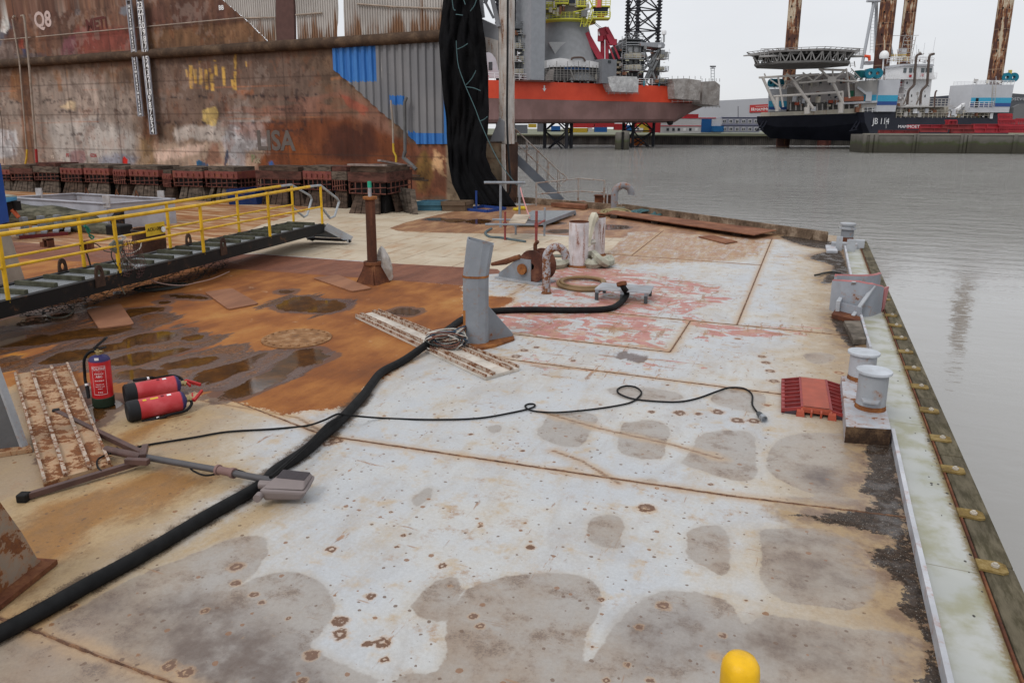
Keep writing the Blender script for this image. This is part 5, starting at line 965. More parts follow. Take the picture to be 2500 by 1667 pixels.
b = MB(); b.bar(V((cx, cy, .03))-xr*.125-yf*.06, V((cx, cy, .42))-xr*.125-yf*.06, .035, .05); b.build('rusty_edge', M_RUSTY, col)
# ---- cable bundle at the column
cbl = thing('cable_bundle', G(1085, 835), 'bundle of pale, grey and brown cables coiled against the grey column', 'cable bundle'); mats = [M_RPW, plain('cable_grey', (.05, .055, .055)), plain('cable_brown', (.16, .07, .05)), plain('cable_blue', (.03, .06, .1)), plain('cable_white', (.5, .47, .42))]
rr = random.Random(12); cc_ = G(1088, 833, .12)
for i in range(20):
    b = MB(); ph = rr.uniform(0, 6.28); rx, rz = rr.uniform(.16, .23), rr.uniform(.05, .12); o = V((rr.uniform(-.03, .03), rr.uniform(-.06, .06), rr.uniform(-.02, .05)))
    pts = [cc_+o+xr*rx*math.cos(u)+yf*(.05*math.sin(u*2+ph))+V((0, 0, 1))*rz*math.sin(u) for u in np.linspace(0, 2*math.pi, 16, False)]
    for q in pts: q[2] = max(q[2], .03)
    b.tube(pts, .008, 6, closed=True); b.build('cable_loop', mats[i % 5], cbl, smooth=True)
for i in range(7): MB().tube(smooth_path([cc_+V((rr.uniform(-.1, .1), 0, rr.uniform(0, .1))), cc_+xr*.15+V((0, 0, rr.uniform(.05, .16))), G(1140, 800, .15+rr.uniform(-.05, .08))+yf*.1], 5), .009, 6).build('cable_end', mats[i % 5], cbl, smooth=True)
# ---- thick hose and thin cable
hz_ = [.055]*len(hose_px); hp = [G(*p, .043) for p in hose_px[:-2]]+[G(1530, 718, .10), G(1523, 703, .22), G(1518, 694, .26)]; hp[15] = G(1046, 838, .09); hp[16] = G(1067, 823, .1)
hs = thing('thick_hose', G(886, 966), 'thick black hose running diagonally over the whole deck to the slatted pallet', 'hose'); MB().tube(smooth_path(hp, 6), .043, 14).build('hose', M_RUB, hs, smooth=True)
e_ = G(1518, 694, .27); b = MB(); b.lathe([(.058, -.03), (.075, -.02), (.075, .03), (.06, .035)], e_, 16, (-.3, .3, .9)); b.build('coupling', M_RUSTD, hs, smooth=True)
rope('second_cable', [G(660, 1165, .13), G(700, 1130, .13), G(760, 1075, .13), G(800, 1035, .12), G(842, 1012, .11)], .012, M_RUB, 'flat grey cable strapped along the top of the thick hose', 'cable')
thin = [(285, 1093), (304, 1098), (359, 1086), (470, 1068), (553, 1054), (650, 1048), (689, 1045), (749, 1039), (790, 1026), (815, 1014), (829, 1010), (856, 1014), (927, 1020), (1046, 1024), (1165, 1021), (1255, 1006), (1296, 996), (1306, 990), (1302, 986), (1290, 986), (1282, 991), (1292, 1000), (1320, 1005), (1371, 1006), (1461, 997), (1534, 984), (1558, 970), (1566, 957), (1552, 945), (1527, 942), (1508, 950), (1514, 962), (1555, 975), (1642, 981), (1696, 974), (1751, 955), (1780, 946), (1816, 948), (1836, 963), (1837, 988), (1852, 1010)]
ext = thing('thin_cable', G(1300, 1000), 'thin black electric cable with two loops and a round plug across the pale deck', 'cable')
MB().tube(smooth_path([G(x, y, .012 if not (780 < x < 860) else .125) for x, y in thin], 5), .0085, 6).build('wire', M_RUB, ext, smooth=True); a, c = G(1850, 1007, .03), G(1873, 1030, .03); d_ = nrm(c-a)
MB().lathe([(.01, 0), (.022, .02), (.026, .05), (.026, .11)], a, 14, d_).build('plug_body', plain('plug_grey', (.07, .075, .08)), ext, smooth=True); MB().lathe([(.029, .10), (.031, .115), (.031, .155), (.024, .155), (.024, .12), (0, .12)], a, 14, d_).build('plug_ring', plain('plug_metal', (.35, .37, .4), .35, .6), ext, smooth=True)
# ---- knocked over floodlight stand
fs = thing('floodlight_stand', G(350, 1120), 'brown metal floodlight stand lying on its side with a lamp head', 'floodlight'); M_BRN = plain('brown_metal', (.085, .045, .038), .5, 0, .4, .2, 9)
def sq(a, c, w_, m, name='leg'): return MB().bar(a, c, w_).build(name, m, fs, bevel=.004)
sq(G(133, 1004, .03), G(350, 1108, .05), .042, M_BRN); sq(G(54, 1214, .03), G(352, 1124, .05), .042, M_BRN)
b = MB(); b.box(G(58, 1213, .03), (.07, .07, .06), .4); b.build('leg_cap', M_BLACK, fs, bevel=.01); b = MB(); b.box(G(137, 1006, .03), (.06, .06, .06), .9); b.build('leg_cap', M_BLACK, fs, bevel=.01)
MB().tube([G(259, 1097, .06), G(345, 1115, .07)], .030, 12).build('socket', M_BRN, fs, smooth=True); MB().tube([G(335, 1112, .07), G(520, 1145, .085), G(670, 1174, .10)], .024, 12).build('pole', plain('pole_grey', (.10, .095, .10), .4, .3), fs, smooth=True)
a, c = G(530, 1146, .086), G(572, 1155, .09); MB().lathe([(.038, 0), (.038, .02), (.030, .02), (.030, .14), (.038, .14), (.038, .165), (.024, .165)], a, 16, c-a).build('collar', plain('collar_brown', (.2, .12, .11)), fs, smooth=True)
MB().box(G(352, 1102, .09), (.045, .2, .045), .75).build('clamp', M_BRN, fs, bevel=.005); MB().box(G(335, 1126, .08), (.18, .045, .045), .3).build('clamp', M_BRN, fs, bevel=.005)
lc = G(702, 1186, .10); ux, uy = nrm(G(760, 1182)-G(650, 1176)), None; uy = nrm(np.cross((0, 0, 1), ux)); lh = MB()
def lp(a, c_, z): return lc+ux*a+uy*c_+V((0, 0, z))
lh.hexa([lp(-.13, -.1, -.07), lp(.12, -.08, -.06), lp(.12, .1, -.06), lp(-.11, .1, -.06), lp(-.16, -.12, .02), lp(.17, -.1, .01), lp(.16, .13, .03), lp(-.1, .13, .04)]); M_LMP = plain('lamp_housing', (.19, .155, .15), .5, 0, .4, .06); hd = lh.build('lamp_housing', M_LMP, fs, bevel=.02)
b = MB(); b.hexa([lp(-.14, -.1, .022), lp(.15, -.085, .017), lp(.145, .115, .032), lp(-.085, .115, .042), lp(-.08, -.03, .07), lp(.14, -.03, .06), lp(.125, .10, .06), lp(-.05, .10, .07)]); b.build('lamp_hood', M_LMP, hd, bevel=.012)
b = MB()
for i in range(12): y0 = -.02+i*.0098; b.bar(lp(-.065, y0, .071), lp(.13, y0, .061), .0065, .008)
b.build('lens_ribs', plain('lens', (.07, .06, .065)), hd); MB().cyl(lp(-.15, -.11, -.02), lp(-.15, -.16, -.02), .028, n=14).build('pivot', M_LMP, hd, smooth=True); MB().cyl(lp(-.2, .0, 0), lp(-.12, 0, 0), .03).build('pole_socket', M_LMP, hd, smooth=True)
for pts in ([(445, 1125), (458, 1133), (470, 1148), (500, 1160), (530, 1156)], [(560, 1145), (590, 1150), (620, 1165), (645, 1185)], [(270, 1106), (240, 1120), (238, 1138), (248, 1150)], [(640, 1178), (655, 1168), (670, 1155), (675, 1150)]):
    MB().tube(smooth_path([G(x, y, .06) for x, y in pts], 5), .007, 6).build('lamp_cable', M_RUB, fs, smooth=True)
# ---- fire extinguishers
t = NT('extinguisher_red'); c = t.mix(t.rng(t.noise(9, 4), .35, .7), (.42, .010, .014, 1), (.52, .022, .026, 1)); M_XR = t.set(c, .32, 0, .5)
t = NT('extinguisher_faded'); c = t.mix(t.rng(t.noise(7, 5), .35, .7), (.43, .024, .03, 1), (.54, .075, .085, 1)); M_XF = t.set(c, .5, 0, .45)
M_XB = plain('dome_blue', (.035, .03, .10), .5); M_XG = plain('boot_green', (.018, .03, .018), .55); M_XK = plain('boot_black', (.018, .018, .02), .6); M_BRS = plain('brass', (.35, .27, .13), .4, .6)
def extinguisher(name_label, base, axis, side, red, boot, lever, seed=0, text=True):
    R, Hh = .089, .49; axis = nrm(axis); side = nrm(V(side)-axis*(V(side)@axis)); oth = np.cross(axis, side); base = V(base)
    o = thing('fire_extinguisher', base, name_label, 'fire extinguisher', 'fire extinguishers on the deck'); P = lambda s, q, h: base+side*s+oth*q+axis*h
    MB().lathe([(R, .09), (R, Hh-.055), (R*.99, Hh-.045)], base, 32, axis).build('cylinder', red, o, smooth=True)
    MB().lathe([(R, Hh-.05), (R*.96, Hh-.035), (R*.8, Hh-.015), (R*.45, Hh-.003), (.025, Hh+.005)], base, 32, axis).build('dome', M_XB, o, smooth=True)
    MB().lathe([(0, 0), (R*.9, 0), (R*1.04, .015), (R*1.05, .095), (R*1.0, .10)], base, 32, axis).build('boot', boot, o, smooth=True)
    b = MB(); b.lathe([(.024, Hh), (.024, Hh+.03), (.017, Hh+.035), (.017, Hh+.06), (0, Hh+.06)], base, 12, axis); b.cyl(P(-.035, 0, Hh+.035), P(.04, 0, Hh+.035), .013, n=8); vl = b.build('valve', M_BRS, o, smooth=True)
    b = MB(); b.bar(P(-.035, 0, Hh+.06), P(.085, 0, Hh+.165), .028, .02, axis); b.bar(P(-.03, 0, Hh+.05), P(.07, 0, Hh+.075), .026, .014, axis); b.build('lever', lever, o)
    hp_ = [P(-.03, 0, Hh+.035), P(-.075, -.01, Hh+.025), P(-.118, -.03, Hh-.04), P(-.128, -.03, Hh-.18), P(-.118, -.05, .26), P(-.098, -.065, .19), P(-.086, -.078, .10)]
    MB().tube(smooth_path(hp_, 5), .013, 10).build('hose', M_RUB, o, smooth=True); MB().cyl(hp_[-2]+(hp_[-2]-hp_[-1])*.2, hp_[-1], .017, .014, 10).build('nozzle', M_XK, o, smooth=True)
    b = MB(); b.lathe([(.016, 0), (.016, .02)], hp_[-2]+(hp_[-2]-hp_[-1])*.3, 10, hp_[-2]-hp_[-1]); b.build('hose_clip', M_WHITEP, o)
    return o, P, R, Hh
def wrap_text(b, P, R, txts, ang0, Hh):     # lettering curved on the cylinder
    for tx, sz, h in txts:
        tb = MB(); text_mesh(tx, sz, (0, 0, 0), (1, 0, 0), (0, 1, 0), tb, .002)
        b.add([P(math.cos(ang0+v[0]/R)*(R+.0012+v[2]), math.sin(ang0+v[0]/R)*(R+.0012+v[2]), h+v[1]) for v in tb.v], tb.f)
def curved(b, P, R, a0, a1, h0, h1, n=6, e=.001):
    vs = [P(math.cos(a)*(R+e), math.sin(a)*(R+e), h) for h in (h0, h1) for a in np.linspace(a0, a1, n+1)]; b.add(vs, [(i, i+1, n+2+i, n+1+i) for i in range(n)])
xb = G(254, 990); M_WINK = plain('white_ink', (.75, .70, .70))
x1, P1, R1, H1 = extinguisher('red fire extinguisher standing upright with black hose and white lettering', xb, (0.03, 0, 1), _rt, M_XR, M_XG, M_XK)
fa = math.atan2(-1, .35); b = MB(); wrap_text(b, P1, R1, [('POLMAR', .030, .385), ('- - - - -', .02, .355), ('ABC', .028, .31), ('=====', .026, .335), ('=====', .026, .27), ('TREK PIN UIT', .011, .235), ('RICHT OP VLAM', .010, .215), ('KNIJP IN', .010, .195), ('9 KG', .018, .16)], fa, H1); b.build('lettering', M_WINK, x1)
b = MB()
for h0, h1 in ((.138, .141), (.37, .372), (.405, .408)): curved(b, P1, R1, fa-.62, fa+.62, h0, h1)
for a in (fa-.62, fa+.62): curved(b, P1, R1, a-.012, a+.012, .138, .408, 1)
b.build('label_border', M_WINK, x1); b = MB(); curved(b, P1, R1*.9, fa-.3, fa+.12, .462, .486, 6, .004); b.build('sticker', M_WINK, x1)
dA = nrm(G(432, 985)-G(312, 1010)); dA = V((dA[0], dA[1], 0))
for bp_, lb, sd in ((G(312, 1030)+V((0, 0, .092)), 'red fire extinguisher lying in front, with yellow stickers and curved hose', 1), (G(306, 986)+V((0, 0, .092)), 'red fire extinguisher lying behind the other lying one', 2)):
    fv = nrm(np.cross(dA, (0, 0, 1))); sdv = V((0, 0, 1)) if sd == 2 else -V((0, 0, 1))*.35-V(fv)*(-1 if fv@_hf > 0 else 1)*(-1)
    sdv = -V(_hf)+V((0, 0, -.25)) if sd == 1 else V(_hf)*.9+V((0, 0, .2))
    xx, Px, Rx, Hx = extinguisher(lb, bp_, dA, -sdv, M_XF, M_XK, plain('lever_red', (.4, .03, .03)), sd)
    # find the angle that faces up and towards the camera
    an = max(np.linspace(0, 6.28, 60), key=lambda a: (Px(math.cos(a), math.sin(a), 0)-Px(0, 0, 0))@nrm(V((0, 0, 1))-V(_hf)*.35))
    b = MB(); curved(b, Px, Rx, an-.14, an+.14, Hx-.16, Hx-.125); b.build('sticker', M_WINK, xx)
    b = MB(); curved(b, Px, Rx, an-.2, an+.12, Hx-.21, Hx-.185); b.build('sticker', plain('dark_red', (.15, .01, .02)), xx)
    if sd == 1:
        for h0, h1 in ((Hx-.30, Hx-.235), (Hx-.36, Hx-.33)): b = MB(); curved(b, Px, Rx, an-.02, an+.22, h0, h1); b.build('sticker', plain('sticker_yellow', (.65, .42, .05)), xx)
# ---- tall rusty post with a plastic bag behind
q = G(911, 690); rp = thing('rusty_post', q, 'tall rusty round post on a tapered ribbed foot with a green tipped rod on top', 'post'); z1, z2, z3, z4 = upz(q, 645), upz(q, 480), upz(q, 475), upz(q, 443)
s = .19; b = MB(); b.hexa([q+V(p) for p in ((-s, -s, 0), (s, -s, 0), (s, s, 0), (-s, s, 0), (-.1, -.1, z1), (.1, -.1, z1), (.1, .1, z1), (-.1, .1, z1))]); b.build('foot', M_RUSTD, rp)
for a in range(4):
    u = V((math.cos(a*math.pi/2+.6), math.sin(a*math.pi/2+.6), 0)); b = MB(); b.slab([q+u*.05, q+u*.28, q+u*.12+V((0, 0, z1)), q+u*.05+V((0, 0, z1))], tuple(np.cross(u, (0, 0, 1))*.02)); b.build('foot_rib', M_RUSTD, rp)
MB().lathe([(.095, z1), (.145, z1), (.145, z1+.045), (.09, z1+.045)], q, 24).build('flange', M_RUSTD, rp); MB().lathe([(.082, z1+.04), (.078, z2-.02)], q, 24).build('shaft', rusty('post_rust', (.10, .042, .026, 1), (.055, .028, .02, 1), (.17, .07, .04, 1), 3, streak=True), rp, smooth=True)
MB().lathe([(.075, z2-.05), (.115, z2-.04), (.115, z2), (0, z2)], q, 24).build('flange', M_RUSTY, rp); b = MB(); b.bar(q+V((0, 0, z2)), q+V((0, 0, z4-.1)), .04); b.build('rod', M_LGRAY, rp); b = MB(); b.bar(q+V((0, 0, z4-.1)), q+V((0, 0, z4)), .045); b.build('green_tip', plain('green_paint', (.03, .35, .22)), rp)
bag = MB(); rr = random.Random(4); c_ = q+V(_rt)*.19+V(_hf)*.16; N, M_ = 20, 16; vs = []
for j in range(M_+1):
    h = j/M_; rad = .14*math.sin(math.pi*min(1, .16+h*.84))**.6*(1-.25*h)
    for i in range(N):
        a = 2*math.pi*i/N; w_ = 1+.12*math.sin(a*5+h*9)+.09*math.sin(a*9-h*14)+.04*math.sin(a*14+h*23); vs.append(c_+V((math.cos(a)*rad*w_, math.sin(a)*rad*w_, .01+h*.58))-V(_rt)*.06*h)
bag.add(vs, [(j*N+i, j*N+(i+1) % N, (j+1)*N+(i+1) % N, (j+1)*N+i) for j in range(M_) for i in range(N)]); t = NT('plastic_bag'); t.b.inputs['Transmission Weight'].default_value = .25; M_BAG = t.set(t.mix(t.rng(t.noise(9, 5), .4, .6), (.42, .38, .33, 1), (.6, .57, .53, 1)), .35, 0, .5)
tag(bag.build('plastic_bag', M_BAG, smooth=True, ang=180), 'crumpled pale plastic bag behind the foot of the rusty post', 'bag')
# ---- roller fairlead
q = G(1262, 682); fr = thing('roller_fairlead', q, 'rusty mooring roller in grey wedge shaped side plates', 'mooring roller'); A, B = G(1212, 678), G(1285, 690)
u = nrm(B-A); v = nrm(np.cross((0, 0, 1), u)); b = MB(); b.prism([tuple(p[:2]) for p in (A-v*.05, B+u*.3-v*.1, B+u*.35+v*.35, A+v*.35)], .003, .03); b.build('base_plate', M_LGRAY, fr)
for off in (0, .32):
    b = MB(); p0 = A+u*.05+v*off+V((0, 0, .03)); b.slab([p0, p0+u*.68, p0+u*.68+V((0, 0, .36)), p0+u*.42+V((0, 0, .36)), p0+V((0, 0, .06))], tuple(v*.025)); b.build('side_plate', M_GRAYP, fr)
rc = A+u*.74+v*.17+V((0, 0, .28)); MB().lathe([(.05, -.16), (.27, -.16), (.27, -.13), (.16, -.06), (.16, .06), (.27, .13), (.27, .16), (.05, .16)], rc, 28, v).build('roller', rusty('roller_rust', (.09, .035, .025, 1), (.04, .022, .018, 1), (.18, .08, .05, 1)), fr, smooth=True)
MB().lathe([(.0, -.02), (.09, -.02), (.09, .02)], A+u*.57+v*-.03+V((0, 0, .22)), 20, v).build('hub', M_RUSTY, fr); b = MB(); b.tube([rc-u*.05, rc-u*.05+V((0, 0, .34)), rc+u*.0+V((0, 0, .4))], .035, 8); b.build('pin', M_RUSTD, fr)
MB().tube([A-u*.1+V((0, 0, .22)), A+u*.2+V((0, 0, .3)), A+u*.5+V((0, 0, .42))], [.03, .05, .04], 8).build('tongue', M_RUSTD, fr, smooth=True)
# ---- bent pipes
M_PG = paint('pipe_greyrust', (.33, .34, .37), .62, 6., rustcol=(.14, .055, .03, 1)); M_PO = paint('pipe_greyorange', (.24, .24, .26), .45, 4., rustcol=(.38, .13, .07, 1))
q = G(1334, 716); P_ = lambda x, y: D(x, y, (q@_hf)); bp_ = [P_(1334, 716), P_(1334, 640), P_(1336, 620), P_(1345, 608), P_(1357, 603), P_(1370, 607), P_(1379, 618), P_(1382, 632)]
o = thing('vent_pipe', q, 'grey and rusty hooked vent pipe standing near the brown hose', 'pipe'); MB().tube(smooth_path(bp_, 6), 0.064, 18).build('pipe', M_PG, o, smooth=True); MB().lathe([(.068, 0), (.085, 0), (.066, .03)], q, 18).build('weld_ring', M_RUSTY, o)
q = G(1500, 514); P_ = lambda x, y: D(x, y, (q@_hf)); bp_ = [P_(1500, 514), P_(1500, 480), P_(1502, 466), P_(1511, 456), P_(1524, 453), P_(1536, 459), P_(1541, 470), P_(1541, 476)]
o = thing('swan_neck_pipe', q, 'thick grey swan neck pipe with orange patches at the far deck edge', 'pipe'); MB().tube(smooth_path(bp_, 6), .105, 18).build('pipe', M_PO, o, smooth=True); MB().lathe([(.11, 0), (.13, 0), (.11, .03)], q, 18).build('weld_ring', M_RUSTD, o)
# ---- twin white posts with rope
M_WPK = paint('white_purple_paint', (.58, .54, .55), .42, 7., streak=True, dirt=.55, dirtcol=(.26, .13, .15, 1), rustcol=(.12, .06, .06, 1))
for (px, py, top, w_, lb) in ((1411, 650, 541, 44, 'front flaking white mooring post with purplish stains'), (1455, 622, 529, 38, 'rear flaking white mooring post with rope slung over it')):
    q = G(px, py); z_ = upz(q, top); R = w_/2/((py-311)/H)*1.12; o = thing('mooring_post', q, lb, 'mooring post', 'twin white mooring posts'); MB().lathe([(R, 0), (R, z_-.01), (R*.99, z_)], q, 32).build('barrel', M_WPK, o, smooth=True)
    MB().lathe([(R*.995, z_-.02), (R, z_+.003), (R*.9, z_+.002), (R*.9, z_-.03), (0, z_-.03)], q, 32).build('rusty_rim', M_RUSTD, o); MB().lathe([(R*1.0, 0), (R*1.18, 0), (R*1.02, .04)], q, 32).build('weld_base', M_RUSTY, o)
M_SLV = paint('rope_sleeve', (.52, .48, .38), .12, 6., dirt=.4); q2 = G(1455, 622); dp = q2@_hf-.3
rope('thick_mooring_rope', [D(1452, 535, dp+.15), D(1450, 527, dp), D(1444, 545, dp-.05), D(1438, 570, dp-.1), D(1432, 592, dp-.12), D(1434, 601, dp-.12)], .082, M_SLV, 'thick pale sleeved mooring rope hanging over the rear white post')
rope('thick_mooring_rope', [D(1432, 600, dp-.1), D(1442, 592, dp-.08), D(1452, 590, dp-.05)], .055, M_RPW, 'short thick pinkish rope turn between the white posts')
M_SL2 = plain('sleeve_green', (.36, .35, .28), .7, 0, .3, .25, 9)
rope('mooring_rope_coil', [G(1336, 640, .08), G(1350, 646, .08), G(1372, 643, .08), G(1386, 636, .09)], .085, M_SL2, 'fat pale rope on the deck left of the front white post')
rope('mooring_rope_coil', [G(1425, 638, .08), G(1446, 645, .08), G(1470, 640, .09), G(1490, 632, .09)], .085, M_SL2, 'fat pale rope on the deck right of the front white post'); rope('mooring_rope_coil', [G(1436, 628, .12), G(1448, 620, .2), G(1462, 632, .18), G(1478, 642, .1), G(1492, 638, .09)], .08, M_SL2, 'fat pale rope crossing over the other one at the white posts')
b = MB(); loops(G(1365, 632, .08), .28, .03, 6, .02, b, (1, .2, 0), 2, .25, .5); tag(b.build('grey_rope_coil', M_RP, smooth=True), 'thin grey rope coiled behind the hooked vent pipe', 'rope')
# ---- brown hose coil + slatted pallet
b = MB(); c0 = G(1425, 692, .03)
for k, (rx, ry) in enumerate(((.42, .34), (.36, .28))): b.tube(smooth_path([G(1470, 693, .03)]+[V((c0[0], c0[1], .03+.02*k))+V(_rt)*rx*math.cos(a)+V(_hf)*ry*math.sin(a)*1.5 for a in np.linspace(.5, 5.7, 10)]+[G(1460, 703, .03)], 4), .028, 8)
tag(b.build('brown_hose', plain('brown_hose', (.22, .14, .07), .5), smooth=True), 'brown garden hose looped on the deck left of the slatted pallet', 'hose')
pl = thing('slatted_pallet', G(1525, 716), 'small grey slatted metal platform with short legs, the hose end resting on it', 'pallet'); c4 = [G(1452, 706, .16), G(1587, 716, .16), G(1597, 698, .16), G(1471, 690, .16)]
for i in range(6): f = (i+.3)/6; a, c = c4[0]+(c4[3]-c4[0])*f, c4[1]+(c4[2]-c4[1])*f; MB().bar(a, c, .06, .02).build('slat', M_LGRAY, pl)
for a, c in ((.04, 0), (.5, 0), (.93, 0)):
    p = c4[0]+(c4[1]-c4[0])*a; q = c4[3]+(c4[2]-c4[3])*a; MB().bar(p-V((0, 0, .035)), q-V((0, 0, .035)), .05, .05).build('bearer', M_GRAYP, pl)
    for e in (p, q): MB().bar(e-V((0, 0, .05)), V((e[0], e[1], .004)), .045).build('leg', plain('dark_leg', (.06, .065, .07)), pl)
# ---- scaffold frame
sf = thing('scaffold_frame', G(1262, 590), 'small scaffold frame of grey and red tubes with a plywood board', 'scaffold'); M_GT = paint('tube_grey', (.24, .26, .29), .25, 9); M_RT = paint('tube_red', (.24, .05, .05), .4, 9)
def post(px, pb, pt, m, r=.026): q = G(px, pb); z_ = upz(q, pt); MB().tube([q, q+V((0, 0, z_))], r, 8).build('tube', m, sf, smooth=True); return q, z_
pa, za = post(1222, 555, 446, M_GT, .034); pb_, zb_ = post(1268, 528, 446, M_GT, .034); pc_, zc_ = post(1233, 586, 517, M_RT); pd, zd = post(1309, 588, 515, M_RT, .032); pe, ze = post(1329, 576, 507, M_GT); pf2, zf = post(1259, 573, 545, M_GT)
u = nrm(pb_-pa)
for dy in (-.05, .06): b = MB(); a = pa+V((0, 0, za))+V(_hf)*dy; b.tube([a-V(_rt)*.42, a+V(_rt)*.62], .03, 8); b.build('tube', M_GT, sf, smooth=True)
zm = upz(pc_, 548)
for a, c in ((pc_-V(_rt)*.45, pd+V(_rt)*.05), (pc_+V(_hf)*.9-V(_rt)*.3, pe), (pd, pe), (pc_, pc_+V(_hf)*.9)): b = MB(); b.tube([a*V((1, 1, 0))+V((0, 0, zm)), c*V((1, 1, 0))+V((0, 0, zm+.01))], .025, 8); b.build('tube', M_GT if a is not pd else M_RT, sf, smooth=True)
for p in (pc_, pd): MB().lathe([(.045, zm-.05), (.05, zm), (.045, zm+.05)], p, 8).build('coupler', M_RT, sf)
b = MB(); e = upz(pc_, 540); a = G(1241, 600)*V((1, 1, 0)); p0, p1 = pc_+V(_rt)*.08, pd-V(_rt)*.25; b.slab([V((p0[0], p0[1], zm+.03)), V((p1[0], p1[1], zm+.03)), V((p1[0], p1[1], zm+.09))+V(_hf)*1.1+V(_rt)*.15, V((p0[0], p0[1], zm+.09))+V(_hf)*1.1+V(_rt)*.15], (0, 0, .02)); b.build('board', wood('plywood', (.42, .34, .26), (.55, .46, .36), 3.), sf)
rope('barrier_tape', [D(1270, 455, 21.4), D(1273, 470, 21), D(1282, 500, 20), D(1293, 532, 18.6)], .018, plain('tape', (.55, .25, .24)), 'red and white barrier tape hanging from the scaffold frame', 'tape')
rope('green_hose', [G(1200, 558, .02), G(1185, 568, .02), G(1195, 578, .02), G(1220, 580, .02), G(1250, 585, .02), G(1283, 590, .02)], .03, plain('hose_grey', (.09, .12, .13)), 'flat grey green hose lying under the scaffold frame', 'hose')
# far odds and ends
o = thing('grating_walkway', G(1330, 520), 'long galvanised grating walkway section lying near the far edge', 'walkway'); c4 = [G(1258, 541, .14), G(1330, 541, .14), G(1404, 514, .14), G(1300, 514, .14)]
b = MB(); b.slab(c4, (0, 0, -.03)); b.build('grating', M_GRT, o); b = MB(); b.bar(c4[0]-V((0, 0, .04)), c4[1]-V((0, 0, .04)), .04, .1); b.bar(c4[1]-V((0, 0, .04)), c4[2]-V((0, 0, .04)), .04, .1); b.build('frame', M_GRAYP, o)
for p in c4: MB().bar(p-V((0, 0, .05)), V((p[0], p[1], .005)), .06).build('leg', M_GRAYP, o)
bs = thing('blue_stand', G(1180, 516), 'blue steel base frame with one upright at the foot of the black netting', 'stand'); M_BST = plain('stand_blue', (.02, .05, .2), .5); c4 = [G(1132, 514), G(1190, 519), G(1234, 512), G(1180, 507)]
for i in range(4): MB().bar(c4[i]+V((0, 0, .04)), c4[(i+1) % 4]+V((0, 0, .04)), .07, .08).build('base_bar', M_BST, bs)
q = G(1163, 513); MB().tube([q, q+V((0, 0, upz(q, 466)))], .035, 8).build('upright', M_BST, bs)
b = MB(); b.box(G(1275, 508, .05), (.3, .18, .1), .3); b.box(G(1262, 511, .04), (.2, .2, .08), .9); tag(b.build('yellow_rag', plain('yellow_rag', (.55, .40, .03)), bevel=.03), 'small yellow bundle lying beside the walkway section', 'bundle')
M_LP = rusty('long_plate', (.19, .08, .045, 1), (.12, .05, .03, 1), (.27, .125, .07, 1), 2.)
for (pts, z0, z1, lb) in (([(1478, 530), (1500, 523), (1895, 574), (1840, 586)], .10, .12, 'uppermost long rusty plate with a bolt hole near the far edge'), ([(1450, 524), (1480, 519), (1760, 555), (1700, 560)], .04, .06, 'lower long rusty plate partly under the upper one'), ([(1345, 506), (1425, 500), (1440, 506), (1428, 513)], .02, .14, 'short thick rusty plate at the far corner of the deck'), ([(1705, 580), (1740, 577), (1800, 592), (1772, 597)], .006, .03, 'small dark rusty plate below the long plates')):
    b = MB(); b.prism([tuple(G(*p)[:2]) for p in pts], z0, z1); tag(b.build('rusty_plate', M_LP), lb, 'steel plate', 'rusty plates stacked near the far edge')
for px, py, w_ in ((1500, 533, 'left end'), (1600, 546, 'middle'), (1800, 575, 'right end')): q = G(px, py); tag(MB().box(q+V((0, 0, .05)), (.2, .2, .1)).build('packing_block', M_WD[1], bevel=.01), 'dark wooden packing block under the %s of the uppermost long rusty plate' % w_, 'timber', 'packing blocks under the rusty plates')
for sd_, m, lb, c_ in ((21, M_RP, 'grey green rope heap beside the far kerb', (1530, 512)), (22, plain('rope_teal', (.06, .13, .14)), 'teal rope heap at the far kerb right of the grey one', (1580, 520)), (23, plain('rope_tan', (.25, .2, .1)), 'tan rope lying in front of the swan neck pipe', (1500, 518))):
    b = MB(); loops(G(*c_, .08), .35, .05, 8, .025, b, (1, -.3, 0), sd_, .4, .7); tag(b.build('rope_heap', m, smooth=True), lb, 'rope', 'rope heaps at the far deck edge')
for px, lb in ((1203, 'rusty square stub post right of the railing'), (1180, 'rusty square stub post under the railing end')):
    q = G(1463 if px == 1180 else 1483, 500); b = MB(); b.box(q+V((0, 0, .15)), (.26, .26, .3)); b.box(q+V((0, 0, .31)), (.32, .32, .03)); tag(b.build('stub_post', M_RUSTD), lb, 'stub post')
# far kerb (bulwark strip)
M_KF = rusty('kerb_rust', (.16, .11, .075, 1), (.07, .05, .035, 1), (.33, .25, .18, 1), 2.5); fk = [(.45, 18.1), (-5.3, 22.4), (-10.3, 23.85)]; fk3 = [V(p+(0,)) for p in fk]
kb = thing('far_kerb', fk3[1], 'rusty raised steel kerb along the far edge of the pontoon', 'kerb'); b = MB(); b.bar(fk3[0]+V((0, 0, .11)), fk3[1]+V((0, 0, .11)), .05, .23); b.bar(fk3[1]+V((0, 0, .1)), fk3[2]+V((0, 0, .1)), .08, .2); b.build('kerb_plate', M_KF, kb)
b = MB(); n_ = nrm(np.cross(fk3[0]-fk3[1], (0, 0, 1)))*.14
for i in range(10): q = fk3[0]+(fk3[1]-fk3[0])*(i+.5)/10; b.slab([q+V((0, 0, .2)), q, q-n_*np.sign(n_[1])], (.02, .02, 0))
b.build('stiffener', M_KF, kb)
